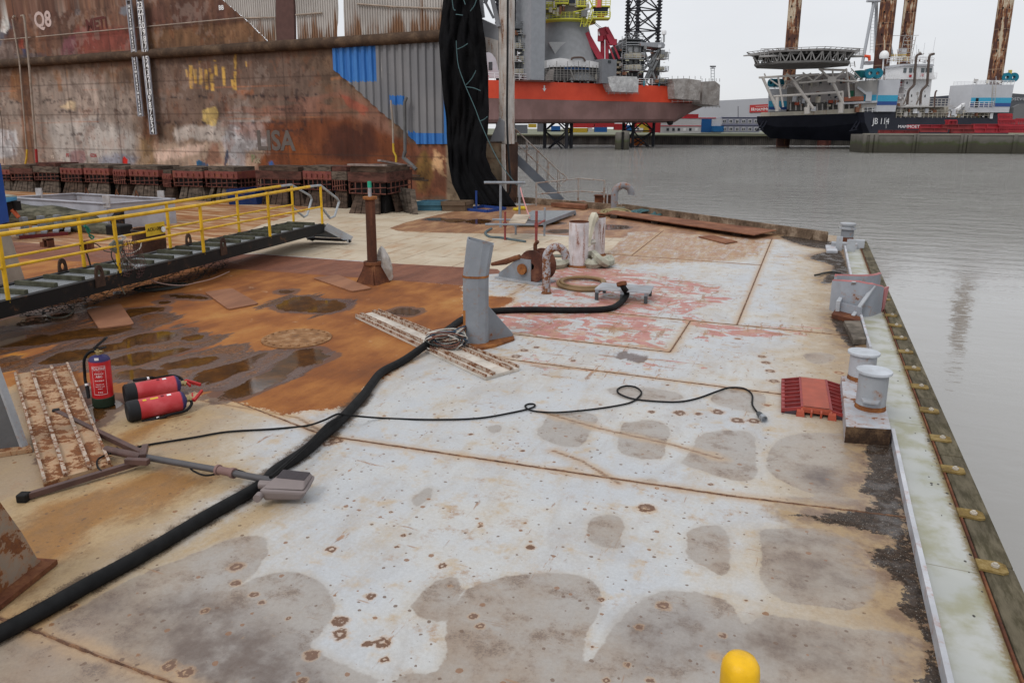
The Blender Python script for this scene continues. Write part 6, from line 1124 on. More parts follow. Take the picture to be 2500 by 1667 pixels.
# ================================================================== RIGHT EDGE ==================
M_KERB = paint('kerb_paint', (.46, .47, .50), .32, 4.5, dirt=.45, dirtcol=(.36, .2, .19, 1), rustcol=(.25, .08, .07, 1)); t = NT('edge_strip'); n_ = t.noise(3, 5, .6); nb = t.noise(28, 5, .7); c = t.mix(t.rng(t.noise(1.1, 3), .35, .65), (.36, .37, .345, 1), (.43, .435, .415, 1)); c = t.mix(t.rng(n_, .42, .66, 0, .75), c, (.26, .25, .14, 1))
px_ = t.sep(t.pos); c = t.mix(t.rng(t.math('ADD', px_[0], t.math('MULTIPLY', t.math('SUBTRACT', nb, .5), .12)), 1.045, 1.10, 0, .9), c, (.20, .14, .05, 1)); vv = t.voro(22, stretch=(1, .7, .001)); vs_ = t.sep(vv.outputs['Color']); f = t.math('MULTIPLY', t.math('LESS_THAN', vv.outputs['Distance'], .22), t.math('GREATER_THAN', t.math('ADD', vs_[0], t.rng(px_[0], .9, 1.08, -.3, .2)), .82)); c = t.mix(f, c, (.03, .025, .02, 1))
for yy in (4.55, 6.9, 8.6, 11.): c = t.mix(t.rng(t.math('ABSOLUTE', t.math('SUBTRACT', px_[1], yy)), .008, .003, 0, .6), c, (.16, .14, .08, 1))
t.bump(n_, .2, .01); M_STRIP = t.set(c, .5, 0, .4)
XO = 1.10
b = MB(); b.box((CURB/2+XO/2, 7, -.06), (XO-CURB, 22.2, .12)); es = b.build('edge_strip', M_STRIP); tag(es, 'pale greenish deck strip outside the kerb', kind='structure')
M_TMB = wood('fender_timber', (.07, .06, .035), (.165, .14, .095), 5., axis=(3, .6, 1)); 
tf = thing('timber_fender', (1.19, 7, -.4), 'long dark mossy timber rubbing strip along the right deck edge', 'fender'); y = 2.2; k = 0
while y < 18:
    l = [1.35, 1.1, 1.6][k % 3]; MB().box((XO+.012+.09, y+l/2, -.13), (.165, l-.012, .3)).build('timber', M_TMB, tf, bevel=.012); y += l; k += 1
b = MB(); b.box((XO+.005, 7, .008), (.012, 22, .03)); b.build('steel_edge', M_RUSTD, tf)
b = MB(); b.box((XO+.1, 7, -1.9), (.1, 22.4, 3.1)); tag(b.build('pontoon_flank', M_HULL), 'dark steel flank of the pontoon under the fender', kind='structure')
M_CLP = rusty('clamp_gold', (.20, .135, .045, 1), (.10, .065, .03, 1), (.30, .22, .10, 1), 8.)
cls = [(2450, 1400), (2390, 1268), (2345, 1158), (2308, 1080), (2282, 1011), (2252, 951), (2235, 906), (2218, 865), (2202, 831), (2190, 800), (2178, 775), (2160, 735)]
proto = None
for i, p in enumerate(cls):
    yv = G(p[0], p[1])[1]; lb = ['clamp plate nearest the camera on the timber fender', 'second clamp plate from the camera on the timber fender', 'third clamp plate from the camera on the timber fender', 'fourth clamp plate from the camera on the fender', 'fifth clamp plate, level with the front bollard base', 'sixth clamp plate, level with the front bollard', 'seventh clamp plate, level with the rear bollard', 'eighth clamp plate, just past the rear bollard', 'ninth clamp plate from the camera on the fender', 'tenth clamp plate, beside the loose wooden board', 'eleventh clamp plate, just before the fairlead plates', 'clamp plate hidden right beside the fairlead plates'][i]
    if proto is None:
        proto = thing('fender_clamp', (XO+.07, yv, .02), lb, 'clamp', 'clamp plates on the timber fender'); b = MB(); b.prism([(XO-.01, yv-.055), (XO+.11, yv-.062), (XO+.14, yv-.04), (XO+.14, yv+.04), (XO+.11, yv+.062), (XO-.01, yv+.055)], .022, .036); b.build('plate', M_CLP, proto); MB().lathe([(.022, .036), (.022, .048), (.012, .048), (.012, .058), (0, .058)], (XO+.08, yv, 0), 6).build('bolt', plain('bolt_zinc', (.42, .38, .32)), proto); y0_ = yv
    else: dup(proto, (0, yv-y0_, 0), lb)
# kerb sections
KH = .085
def kerb(pts, label, h=KH, w_=.028):
    b = MB(); P_ = [V((p[0], p[1], h/2)) for p in pts]
    for a, c in zip(P_[:-1], P_[1:]): b.bar(a, c, w_, h)
    b.bar(P_[0]+V((0, 0, h/2)), P_[-1]+V((0, 0, h/2)), w_+.008, .006) if len(P_) == 2 else None
    return tag(b.build('kerb', M_KERB), label, 'kerb', 'painted kerb bars along the right edge')
def gxy(px, py, z=KH): q = G(px, py, z); return (q[0], q[1])
kerb([gxy(2330, 1700), gxy(2222, 1240), gxy(2180, 1045)], 'near kerb bar from the bottom of the picture to the bollard base'); kerb([gxy(2126, 846), gxy(2113, 805), gxy(2101, 762)], 'middle kerb bar between the bollards and the fairlead plates'); kerb([gxy(2078, 672), gxy(2063, 600)], 'far kerb bar between the fairlead plates and the end bollard')
# double bollard on raised base
A4 = [gxy(2072, 1042, .14), gxy(2176, 1048, .14), gxy(2155, 930, .14), gxy(2069, 925, .14)]; bb = thing('double_bollard', G(2120, 1005), 'pair of capped light grey bollards on a raised rusty box base', 'bollard'); b = MB()
b.prism([(A4[0][0]-.02, A4[0][1]), A4[1], (A4[1][0], A4[1][1]+1.35), (A4[0][0]-.02, A4[0][1]+1.35)], 0, .15); b.build('box_base', paint('base_rust', (.40, .41, .44), .5, 3.2, rustcol=(.09, .05, .03, 1)), bb, bevel=.01)
b = MB(); b.prism([(A4[0][0]-.02, A4[0][1]-.004), (A4[1][0], A4[1][1]-.004), (A4[1][0], A4[1][1]-.001), (A4[0][0]-.02, A4[0][1]-.001)], 0.002, .14); b.build('rusty_face', rusty('face_dark', (.05, .03, .02, 1), (.02, .015, .012, 1), (.13, .08, .045, 1), 6.), bb)
for px, py, pt in ((2124, 995, 903), (2102, 925, 858)):
    q = G(px, py, .15); R = .118; zt = upz(q, pt)+.0
    cy_ = MB(); cy_.lathe([(R, .15), (R, zt-.02)], q*V((1, 1, 0)), 36); bo = cy_.build('barrel', M_LGRAY, bb, smooth=True); MB().lathe([(0, zt), (R*1.2, zt), (R*1.215, zt-.006), (R*1.2, zt-.022), (R*.9, zt-.03)], q*V((1, 1, 0)), 40).build('cap', paint('cap_paint', (.46, .485, .52), .2, 6., dirt=.25), bb, smooth=True)
    MB().lathe([(R+.001, .15), (R*1.06, .15), (R+.001, .19)], q*V((1, 1, 0)), 36).build('weld_ring', M_RUSTY, bb)
q = G(2124, 995, .15)*V((1, 1, 0)); f_ = nrm(-q*V((1, 1, 0))); sx_ = np.cross((0, 0, 1), f_); b = MB(); b.slab([q+f_*.10-sx_*.075+V((0, 0, .245)), q+f_*.10+sx_*.075+V((0, 0, .245)), q+f_*.165+sx_*.06+V((0, 0, .24)), q+f_*.175+V((0, 0, .238)), q+f_*.165-sx_*.06+V((0, 0, .24))], (0, 0, .022)); b.build('rope_lug', M_LGRAY, bb, bevel=.004)
# orange red cable ramp
M_OR = plain('ramp_orange', (.33, .062, .03), .55, 0, .4, .12, 9); M_ORD = plain('ramp_red', (.24, .03, .028), .55, 0, .4, .2, 9); rz = .085
c4 = [G(1912, 1028, 0), G(2063, 1038, 0), G(2052, 935, 0), G(1912, 925, 0)]; o = thing('cable_ramp', (c4[0]+c4[2])/2, 'orange red plastic cable protector ramp with ribbed sides beside the bollards', 'cable ramp')
ax = nrm(G(1985, 1040)-G(1975, 925)); ctr = (c4[0]+c4[2])/2; ax = nrm(V((.04, -1, 0))); rx_ = V((1, .04, 0)); hw, hl = .285, .43
def rp_(x, y, z): return ctr+rx_*x-ax*y+V((0, 0, z))
b = MB(); b.hexa([rp_(-.12, -hl, 0.03), rp_(.12, -hl, 0.03), rp_(.12, hl, 0.03), rp_(-.12, hl, 0.03), rp_(-.11, -hl, rz), rp_(.11, -hl, rz), rp_(.11, hl, rz), rp_(-.11, hl, rz)]); b.build('lid', M_OR, o, bevel=.004)
b = MB()
for x in (-.12, -.04, .04, .12): b.hexa([rp_(x-.008, -hl-.025, 0), rp_(x+.008, -hl-.025, 0), rp_(x+.008, -hl, 0), rp_(x-.008, -hl, 0), rp_(x-.008, -hl-.025, .05), rp_(x+.008, -hl-.025, .05), rp_(x+.008, -hl, rz-.01), rp_(x-.008, -hl, rz-.01)])
for s in (-1, 1):
    b.hexa([rp_(s*.13-.035, -hl-.04, 0), rp_(s*.13+.035, -hl-.04, 0), rp_(s*.13+.035, -hl, 0), rp_(s*.13-.035, -hl, 0), rp_(s*.13-.03, -hl-.03, .045), rp_(s*.13+.03, -hl-.03, .045), rp_(s*.13+.03, -hl, .06), rp_(s*.13-.03, -hl, .06)])
b.hexa([rp_(-.13, -hl-.005, .055), rp_(.13, -hl-.005, .055), rp_(.12, -hl+.02, .055), rp_(-.12, -hl+.02, .055), rp_(-.12, -hl-.002, rz), rp_(.12, -hl-.002, rz), rp_(.11, -hl+.02, rz), rp_(-.11, -hl+.02, rz)]); b.build('end_channels', M_OR, o)
for s in (-1, 1):
    b = MB(); b.hexa([rp_(s*.12, -hl, 0), rp_(s*hw, -hl, 0), rp_(s*hw, hl, 0), rp_(s*.12, hl, 0), rp_(s*.115, -hl, .055), rp_(s*hw, -hl, .012), rp_(s*hw, hl, .012), rp_(s*.115, hl, .055)]) if s > 0 else b.hexa([rp_(s*hw, -hl, 0), rp_(s*.12, -hl, 0), rp_(s*.12, hl, 0), rp_(s*hw, hl, 0), rp_(s*hw, -hl, .012), rp_(s*.115, -hl, .055), rp_(s*.115, hl, .055), rp_(s*hw, hl, .012)]); b.build('ramp_side', plain('ramp_hollow', (.05, .035, .045), .3, 0, .4), o)
    b = MB()
    for i in range(9): y = -hl+.005+i*(2*hl-.01)/8; b.bar(rp_(s*.115, y, .068), rp_(s*hw, y, .03), .014, .03); b.bar(rp_(s*.115, y+.045, .056), rp_(s*hw, y+.045, .02), .05, .006) if i % 2 and i < 8 else None
    b.bar(rp_(s*(hw-.01), -hl, .022), rp_(s*(hw-.01), hl, .022), .03, .04); b.bar(rp_(s*.12, -hl, .07), rp_(s*.12, hl, .07), .02, .03); b.build('ramp_ribs', M_ORD, o)
    b = MB(); b.hexa([rp_(s*.19-.035, hl, 0), rp_(s*.19+.035, hl, 0), rp_(s*.19+.03, hl+.045, 0), rp_(s*.19-.03, hl+.045, 0), rp_(s*.19-.035, hl, .05), rp_(s*.19+.035, hl, .05), rp_(s*.19+.03, hl+.045, .045), rp_(s*.19-.03, hl+.045, .045)]); b.build('connector_tab', M_OR, o)
rope('ramp_twine', [G(1965, 932, .05), G(1985, 934, .06), G(2005, 938, .05), G(2016, 942, .04)], .006, plain('twine_green', (.15, .16, .06)), 'green twine lying across the top of the cable ramp')
# loose board, fairlead plates (chock), end bollard, yellow post, left edge plates
b = MB(); b.prism([gxy(2060, 787, .05), gxy(2083, 833, .05), gxy(2115, 832, .05), gxy(2100, 787, .05)], .005, .075); tag(b.build('wooden_board', wood('board', (.10, .085, .07), (.2, .17, .14), 5.), bevel=.006), 'weathered wooden board lying by the kerb below the fairlead plates', 'board')
ch = thing('fairlead', G(2095, 765), 'two curved grey plates of a mooring fairlead with pink edges and rusty feet', 'fairlead'); M_CH = paint('fairlead_grey', (.30, .32, .36), .3, 3.4, rustcol=(.1, .05, .035, 1)); M_PK = paint('pink_edge', (.42, .16, .16), .2, 6)
def curved_plate(bpts, tops, name, m, lip=True):
    P_ = smooth_path([G(*p) for p in bpts], 6); Zt = np.interp(np.linspace(0, 1, len(P_)), np.linspace(0, 1, len(tops)), [upz(G(*b_), t_) for b_, t_ in zip(bpts, tops)]); b = MB(); n_ = len(P_); th_ = []
    for i in range(n_): d = nrm(P_[min(i+1, n_-1)]-P_[max(i-1, 0)]); th_.append(np.cross(d, (0, 0, 1))*.022)
    vs = []
    for q, z, u in zip(P_, Zt, th_): vs += [q-u, q+u, q+u+V((0, 0, z)), q-u+V((0, 0, z))]
    fs = [(4*i+k, 4*i+4+k, 4*i+4+(k+1) % 4, 4*i+(k+1) % 4) for i in range(n_-1) for k in range(4)]+[(0, 1, 2, 3), (4*n_-1, 4*n_-2, 4*n_-3, 4*n_-4)]
    b.add(vs, fs); b.build(name, m, ch, smooth=True); MB().tube([q+V((0, 0, z)) for q, z in zip(P_, Zt)], .022, 6).build('rolled_edge', M_PK, ch, smooth=True); return P_, Zt
curved_plate([(2028, 755), (2048, 765), (2085, 771), (2120, 772), (2147, 762)], [686, 686, 688, 694, 702], 'front_plate', M_CH); curved_plate([(2034, 735), (2060, 730), (2095, 726), (2128, 720), (2143, 712)], [672, 673, 674, 672, 668], 'rear_plate', M_CH)
e1 = G(2150, 760); b = MB(); b.slab([e1, e1+V((.03, .1, 0)), e1+V((.06, .12, upz(e1, 702))), e1+V((.0, 0, upz(e1, 702)))], (.02, -.015, 0)); b.build('end_edge', M_PK, ch)
b = MB(); b.bar(G(2068, 750, .03), G(2075, 772)*V((1, 1, 0))+V((0, 0, upz(G(2075, 772), 688))), .05, .02); b.bar(G(2078, 778, .02), G(2125, 772)*V((1, 1, 0))+V((0, 0, upz(G(2125, 772), 698))), .05, .02); b.build('brace', M_LGRAY, ch)
b = MB(); b.prism([gxy(2030, 770, .04), gxy(2100, 788, .04), gxy(2104, 760, .04), gxy(2045, 750, .04)], .003, .06); b.build('foot', M_RUSTD, ch); b = MB(); a, c = G(2047, 768), G(2100, 783); b.bar(a+V((0, 0, .09)), c+V((0, 0, .09)), .02, .18); b.build('low_plate', M_CH, ch); b = MB(); b.slab([G(2038, 770), G(2046, 764), G(2046, 764)+V((0, 0, .25)), G(2038, 770)+V((0, 0, .2))], (.05, 0, 0)); b.build('corner_bracket', M_LGRAY, ch)
q = G(2066, 596); eb = thing('end_bollard', q, 'single grey capped bollard at the far corner of the deck', 'bollard'); zt = upz(q, 545); MB().lathe([(.13, 0), (.13, zt-.1)], q, 24).build('barrel', M_GRAYP, eb, smooth=True)
MB().lathe([(.12, zt-.14), (.17, zt-.13), (.17, zt-.1), (.13, zt-.09), (.13, zt-.05), (.165, zt-.04), (.165, zt), (0, zt)], q, 24).build('cap', M_LGRAY, eb, smooth=True); MB().lathe([(.132, 0), (.134, .12), (.131, .16)], q, 24).build('rusty_foot', M_RUSTD, eb)
b = MB()
for px, py, s, h in ((2047, 612, .12, .3), (2076, 614, .16, .25), (2060, 606, .5, .12), (2090, 606, .3, .18)): b.box(G(px, py)+V((0, 0, h/2)), (s, s*.5, h))
b.build('base_box', M_LGRAY, eb); b = MB(); b.prism([gxy(2015, 600, .03), gxy(2018, 615, .03), gxy(2045, 615, .03), gxy(2040, 600, .03)], .004, .05); b.build('side_plate', M_KERB, eb)
rope('dark_rope_end', [G(1988, 672, .02), G(2000, 670, .04), G(2010, 667, .03), G(2030, 664, .02), G(2052, 667, .02)], .018, M_RPD, 'short dark rope end on the deck near the far kerb bar')
q = G(1810, 1990); 
yp = thing('yellow_post', (G(1808, 1640, .95)*V((1, 1, 0))), 'rounded top of a yellow post in front of the camera', 'post'); q = G(1808, 1632, .95); r_ = .056; zt = .99
MB().lathe([(r_, 0), (r_, zt-.05), (r_*.95, zt-.025), (r_*.75, zt-.006), (r_*.4, zt+.003), (0, zt+.006)], q*V((1, 1, 0)), 32).build('post_tube', paint('bright_yellow', (.74, .42, .012), .06, 14., rough=.3, dirt=.12), yp, smooth=True); MB().lathe([(.09, 0), (.09, .01), (.03, .01)], q*V((1, 1, 0)), 20).build('foot_plate', M_RUSTY, yp)
gpz = thing('grey_plate_post', G(30, 1100), 'upright grey steel plate with a pale flange at the left edge', 'steel post'); A, B = G(-120, 1120), G(62, 1098); b = MB()
A2 = B-nrm(B-A)*.16; zt = upz(A2, 838)+.1; b.slab([A, B, A2+V((0, 0, zt)), A+V((0, 0, zt))], tuple(nrm(np.cross(B-A, (0, 0, 1)))*-.02)); b.build('web', paint('web_grey', (.12, .12, .125), .05, 3.), gpz)
b = MB(); b.bar(B, A2+V((0, 0, zt)), .03, .05); b.build('flange', M_LGRAY, gpz); b = MB(); b.prism([tuple(G(*p)[:2]) for p in ((-150, 1140), (80, 1105), (70, 1088), (-150, 1110))], .003, .035); b.build('base_plate', M_PADB, gpz)
gs = thing('rusty_bracket', G(20, 1420), 'heavy rusty flanged bracket at the lower left edge', 'bracket'); a, c = G(108, 1378), G(-60, 1510); M_RB = paint('bracket_rust', (.27, .21, .16), .62, 4.2, rustcol=(.13, .05, .025, 1))
top = G(-12, 1215)*V((1, 1, 0)); zt = upz(a, 1215); u = nrm(c-a); p_top = a+u*.16; b = MB(); P4 = [a+V((0, 0, .02)), a+u*.04+V((0, 0, .06)), a+u*.12+V((0, 0, .28)), a+u*.27+V((0, 0, .62)), c+V((0, 0, .62)), c+V((0, 0, .02))]
b.slab(P4, tuple(nrm(np.cross(u, (0, 0, 1)))*.03)); b.build('web', M_RB, gs); b = MB(); b.bar(a-u*.01+V((0, 0, .02)), c+V((0, 0, .02)), .16, .03); b.build('flange', M_RUSTD, gs)
# ================================================================== HARBOUR BACKGROUND ==================
HF = V(_hf); RT3 = V(_rt); Z3 = V((0, 0, 1))
class PL:                               # vertical plane through two picture columns at given distances
    def __init__(s, px0, d0, px1, d1):
        a, c = D(px0, 311, d0)[:2], D(px1, 311, d1)[:2]; s.a = a; s.u = nrm(c-a); s.n = V((-s.u[1], s.u[0]));
        if s.n@a < 0: s.n = -s.n        # points away from the camera
    def __call__(s, px, py, off=0.):
        d = ray(px, py); a = s.a+s.n*off; return _C+d*(((a-_C[:2])@s.n)/(d[:2]@s.n))
    def slab(s, mb, pts, th, off=0.): return mb.slab([s(x, y, off) for x, y in pts], (s.n[0]*th, s.n[1]*th, 0))
    def rect(s, mb, x0, y0, x1, y1, th, off=0.):      # upright box face seen between the given picture corners
        a, c = s(x0, y1, off), s(x1, y1, off); zt = s((x0+x1)/2, y0, off)[2]; zb = s((x0+x1)/2, y1, off)[2]; n3 = V((s.n[0], s.n[1], 0))*th
        a = V((a[0], a[1], zb)); c = V((c[0], c[1], zb)); h = V((0, 0, zt-zb)); return mb.hexa([a, c, c+n3, a+n3, a+h, c+h, c+n3+h, a+n3+h])
def obj1(mb, name, m, label, cat, group=None, **k): return tag(mb.build(name, m, **k), label, cat, group)
# ---- quays and ground
M_GND = NT('quay_ground'); t = M_GND; c = t.mix(t.rng(t.noise(.08, 4), .4, .6), (.16, .15, .12, 1), (.13, .15, .07, 1)); M_GND = t.set(c, .9)
b = MB(); a0, a1 = D(-3000, 311, 250), D(5000, 311, 250); b.add([(a0[0], a0[1], .05), (a1[0], a1[1], .05), tuple(a1+HF*1300)[:2]+(.05,), tuple(a0+HF*1300)[:2]+(.05,)], [(0, 1, 2, 3)]); b.build('quay_ground', M_GND); tag(bpy.data.objects['quay_ground'], 'flat quay ground behind the harbour wall', kind='structure')
q_ = PL(1180, 249, 2600, 249); t = NT('sheet_pile'); n_ = t.noise(.5, 5, .6, stretch=(1, 1, .3)); p_ = t.sep(t.pos); wv = t.n.new('ShaderNodeTexWave'); wv.inputs['Scale'].default_value = .55; wv.bands_direction = 'X'; t.L(t.pos, wv.inputs[0])
c = t.mix(t.rng(n_, .35, .65), (.035, .03, .028, 1), (.075, .065, .055, 1)); c = t.mix(t.rng(wv.outputs[1], .3, .7, 0, .6), c, (.02, .018, .017, 1)); c = t.mix(t.rng(p_[2], -.6, -.2, 0, .55), c, (.12, .115, .10, 1)); M_SHP = t.set(c, .85)
b = MB(); n = 260; vs = []
for i in range(n+1):
    q = D(-700+5200*i/n, 311, 249); o = HF*(.5 if i % 2 else 0); vs += [(q[0]+o[0], q[1]+o[1], -3.6), (q[0]+o[0], q[1]+o[1], .04)]
b.add(vs, [(2*i, 2*i+2, 2*i+3, 2*i+1) for i in range(n)]); obj1(b, 'sheet_pile_wall', M_SHP, 'dark corrugated sheet pile quay wall across the water', 'quay wall')
b = MB()
for k in range(1): a, c = D(-700, 311, 248.8), D(4500, 311, 248.8); b.bar(V((a[0], a[1], .12)), V((c[0], c[1], .12)), 1.0, .35)
obj1(b, 'quay_coping', plain('coping', (.17, .17, .11)), 'grassy concrete edge beam on top of the sheet pile wall', 'edge beam')
t = NT('pier_concrete'); n_ = t.noise(.6, 6, .65); p_ = t.sep(t.pos); k = t.math('ADD', p_[2], t.math('MULTIPLY', t.math('SUBTRACT', n_, .5), 2.4)); c = t.ramp(t.rng(k, -3.2, 1.4, 0, 1, False), [(0, (.035, .032, .022, 1)), (.42, (.05, .045, .03, 1)), (.52, (.05, .06, .022, 1)), (.66, (.10, .092, .078, 1)), (1, (.17, .155, .135, 1))]); M_PIER = t.set(c, .9)
pr = PL(2108, 173, 2600, 167); pi = thing('concrete_pier', D(2300, 311, 175)*V((1, 1, 0)), 'weathered concrete pier with mossy base in front of the dark barge', 'pier')
a, c = pr(2108, 325), pr(2900, 325); n3 = V((pr.n[0], pr.n[1], 0)); zt = 1.15; b = MB(); b.hexa([V((a[0], a[1], -3.6)), V((c[0], c[1], -3.6)), V((c[0], c[1], -3.6))+n3*9, V((a[0], a[1], -3.6))+n3*9, V((a[0], a[1], zt)), V((c[0], c[1], zt)), V((c[0], c[1], zt))+n3*9, V((a[0], a[1], zt))+n3*9]); b.build('wall', M_PIER, pi)
for px in (2112, 2128, 2140, 2235, 2240, 2350, 2356, 2368, 2480): q = pr(px, 330, -.02); MB().box((q[0], q[1], -1.2), (.75, .6, 4.9), math.atan2(pr.u[1], pr.u[0])).build('buttress', M_PIER, pi)
b = MB(); a, c = pr(2108, 325, .4), pr(2900, 325, .4); b.bar(V((a[0], a[1], 1.22)), V((c[0], c[1], 1.22)), 1.2, .3); b.build('coping', plain('coping2', (.26, .24, .20)), pi)
# dolphin
q = G(1518, 366, -3.); dl = thing('mooring_dolphin', q, 'grey round concrete mooring dolphin standing in the water before the orange hull', 'dolphin')
for dx, r in ((-.75, 1.05), (.75, 1.05)): MB().lathe([(r, -1), (r*1.0, 3.8+.2*dx), (r*.9, 4.5+.2*dx), (0, 4.6+.2*dx)], q+RT3*dx, 24).build('pile', M_PIER, dl, smooth=True)
MB().box(q+Z3*2.2-HF*.9, (.5, .5, 4.6)).build('fender_slot', M_BLK, dl)
# ---- lattice leg
M_LAT = plain('lattice_dark', (.035, .035, .042), .6); 
def lattice(label, base, chords, z0, z1, bay, rc=.45, rb=.2, off=0., name='lattice_leg', m=None, par=None, teeth=True):
    m = m or M_LAT; o = thing(name, (base[0], base[1], z0), label, 'jack up leg', 'lattice legs of the orange vessel'); n = len(chords)
    for c in chords:
        b = MB(); b.cyl(V((c[0], c[1], z0)), V((c[0], c[1], z1)), rc, n=10)
        if teeth:
            z = max(z0, 25);
            while z < z1: b.box((c[0], c[1], z), (rc*3.1, rc*3.1, .35), .4); z += .9
        b.build('chord', m, o)
    for i in range(n):
        a, c = V(chords[i]), V(chords[(i+1) % n]); b = MB(); z = z0+1; k = 0
        while z < z1-bay:
            A0, C0 = V((a[0], a[1], z)), V((c[0], c[1], z)); A1, C1 = A0+Z3*bay, C0+Z3*bay; b.cyl(A0, C1, rb, n=6); b.cyl(C0, A1, rb, n=6); b.cyl(A0, C0, rb*.9, n=6); z += bay
        b.build('bracing', m, o)
    return o
dR = 211.
cR = [D(1532, 60, dR+14)[:2], D(1556, 60, dR+7)[:2], D(1608, 60, dR+13)[:2]]; lattice('tall black lattice leg standing free against the sky', D(1570, 60, dR), [tuple(p) for p in cR], -5, 62, 5.6)
cL = [D(1215, 40, 200)[:2], D(1241, 40, 192)[:2], D(1255, 40, 199)[:2]]; lattice('black lattice leg partly behind the portal frame', D(1240, 60, 198), [tuple(p) for p in cL], -5, 62, 5.6)
for ch, lb in (([D(1330, 330, 205)[:2], D(1383, 330, 200)[:2], D(1395, 330, 207)[:2]], 'lower lattice leg under the middle of the orange hull'),): lattice(lb, D(1365, 330, 205), [tuple(p) for p in ch], -5, 8, 5.6, teeth=False)
# ---- orange jack-up vessel
hp = PL(1190, 187, 1650, 212); hn = V((hp.n[0], hp.n[1], 0))
vs_ = thing('jackup_vessel', hp(1430, 300)*V((1, 1, 0)), 'large orange and maroon jack-up vessel raised above the water', 'ship')
t = NT('hull_orange'); n_ = t.noise(.25, 4); n2_ = t.noise(1.2, 6, .7, stretch=(1, 1, .08)); c = t.mix(t.rng(n_, .3, .7), (.60, .05, .016, 1), (.70, .07, .025, 1)); c = t.mix(t.rng(n2_, .62, .75, 0, .35), c, (.6, .2, .12, 1)); M_HO = t.set(c, .5, 0, .4)
t = NT('hull_maroon'); n2_ = t.noise(.8, 6, .7, stretch=(1, 1, .07)); c = t.mix(t.rng(t.noise(.15, 4), .35, .65), (.17, .095, .085, 1), (.24, .135, .125, 1)); c = t.mix(t.rng(n2_, .58, .7, 0, .6), c, (.34, .25, .22, 1)); c = t.mix(t.rng(t.noise(.5, 5, .7, stretch=(1, 1, .1)), .6, .7, 0, .5), c, (.13, .06, .045, 1)); M_HM = t.set(c, .6, 0, .35)
def loft(mb, cols, th):                 # cols: list of columns, each a list of 3D points (top to bottom), then given thickness away
    n = len(cols[0]); vs = [p for c in cols for p in c]; m = len(cols); back = [p+V(th) for p in vs]; N_ = n*m
    fs = [(i*n+k, i*n+k+1, (i+1)*n+k+1, (i+1)*n+k) for i in range(m-1) for k in range(n-1)]+[(N_+i*n+k, N_+(i+1)*n+k, N_+(i+1)*n+k+1, N_+i*n+k+1) for i in range(m-1) for k in range(n-1)]
    for i in range(m-1): fs += [(i*n, (i+1)*n, N_+(i+1)*n, N_+i*n), (i*n+n-1, N_+i*n+n-1, N_+(i+1)*n+n-1, (i+1)*n+n-1)]
    for k in range(n-1): fs += [(k, N_+k, N_+k+1, k+1), ((m-1)*n+k, (m-1)*n+k+1, N_+(m-1)*n+k+1, N_+(m-1)*n+k)]
    mb.add(vs+back, fs); return mb
def hy(px, y0, y1): return y0+(y1-y0)*(px-1190)/450.
xsx = [1060, 1190, 1300, 1400, 1500, 1600, 1645]
b = MB(); loft(b, [[hp(x, hy(x, 195.5, 211)), hp(x, hy(x, 240, 251))] for x in xsx]+[[hp(1690, 215, 3), hp(1690, 250, 3)], [hp(1722, 220, 9), hp(1722, 252, 9)]], hn*26); b.build('upper_hull', M_HO, vs_)
b = MB(); cols = [[hp(x, hy(x, 240, 251)+.3), hp(x, hy(x, 292, 291)), hp(x, hy(x, 299, 296), .5), hp(x, hy(x, 303, 300), 3)] for x in xsx]; cols += [[hp(1665, 252.3, 1.5), hp(1662, 280, 1.5), hp(1660, 288, 2.5), hp(1655, 294, 4)], [hp(1698, 252.5, 4), hp(1695, 264, 4.2), hp(1692, 270, 5), hp(1688, 274, 6)], [hp(1727, 252.6, 9), hp(1726, 254, 9.2), hp(1725, 256, 9.5), hp(1723, 258, 10)]]; loft(b, cols, hn*20); b.build('lower_hull', M_HM, vs_, smooth=True, ang=30)
b = MB(); b.lathe([(.1, -1), (.6, -.6), (.75, 0), (.6, .6), (.1, 1)], hp(1636, 300, 1), 14, V((hp.u[0], hp.u[1], 0))); b.build('sonar_bulge', M_BLK, vs_)
b = MB()
for x0 in (1062, 1190, 1345, 1500, 1560, 1600): pass
b.rails([hp(1060, 191, .4), hp(1345, hy(1345, 195.5, 211), .4), hp(1485, hy(1485, 195.5, 211), .4)], 1.7, .055, 2, 2.2); b.build('deck_rail', M_WHITEP, vs_); b = MB(); b.rails([hp(1558, hy(1558, 195.5, 211), .4), hp(1642, 211, .4)], 1.7, .055, 2, 2.2); b.build('deck_rail', M_WHITEP, vs_)
b = MB(); a, c = hp(1236, 197, -1.), hp(1349, 200.5, -1.); b.bar(a, c, 2.2, .25); b.build('side_walkway', plain('walkway_dark', (.12, .05, .04)), vs_)
def arrow(px, y0, y1, m):
    b = MB(); hp.slab(b, [(px-1.6, y0), (px+1.6, y0), (px+1.6, (y0+y1)/2), (px+4.6, (y0+y1)/2), (px, y1), (px-4.6, (y0+y1)/2), (px-1.6, (y0+y1)/2)], -.05); b.build('arrow_mark', m, vs_)
arrow(1329, 209, 224, M_WHITEP); arrow(1642, 220, 235, plain('pale_yellow', (.7, .55, .2)))
b = MB()
for i in range(9): hp.rect(b, 1245.8, 230+i*4, 1247.2, 231.6+i*4, -.04)
b.build('draft_marks', M_WHITEP, vs_)
hx = nrm(V((hp.u[0], hp.u[1], 0)))
# grey column
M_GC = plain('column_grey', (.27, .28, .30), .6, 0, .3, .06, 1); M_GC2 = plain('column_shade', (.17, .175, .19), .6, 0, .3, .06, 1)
gc = PL(1288, 190, 1322, 192); b = MB(); gc.rect(b, 1295, -120, 1329, 196, 7.5); b.build('grey_column', M_GC, vs_); b = MB(); b2 = PL(1271, 199, 1290, 194); b2.rect(b, 1277, 2, 1295, 190, 4, .5); b.build('column_side', M_GC2, vs_)
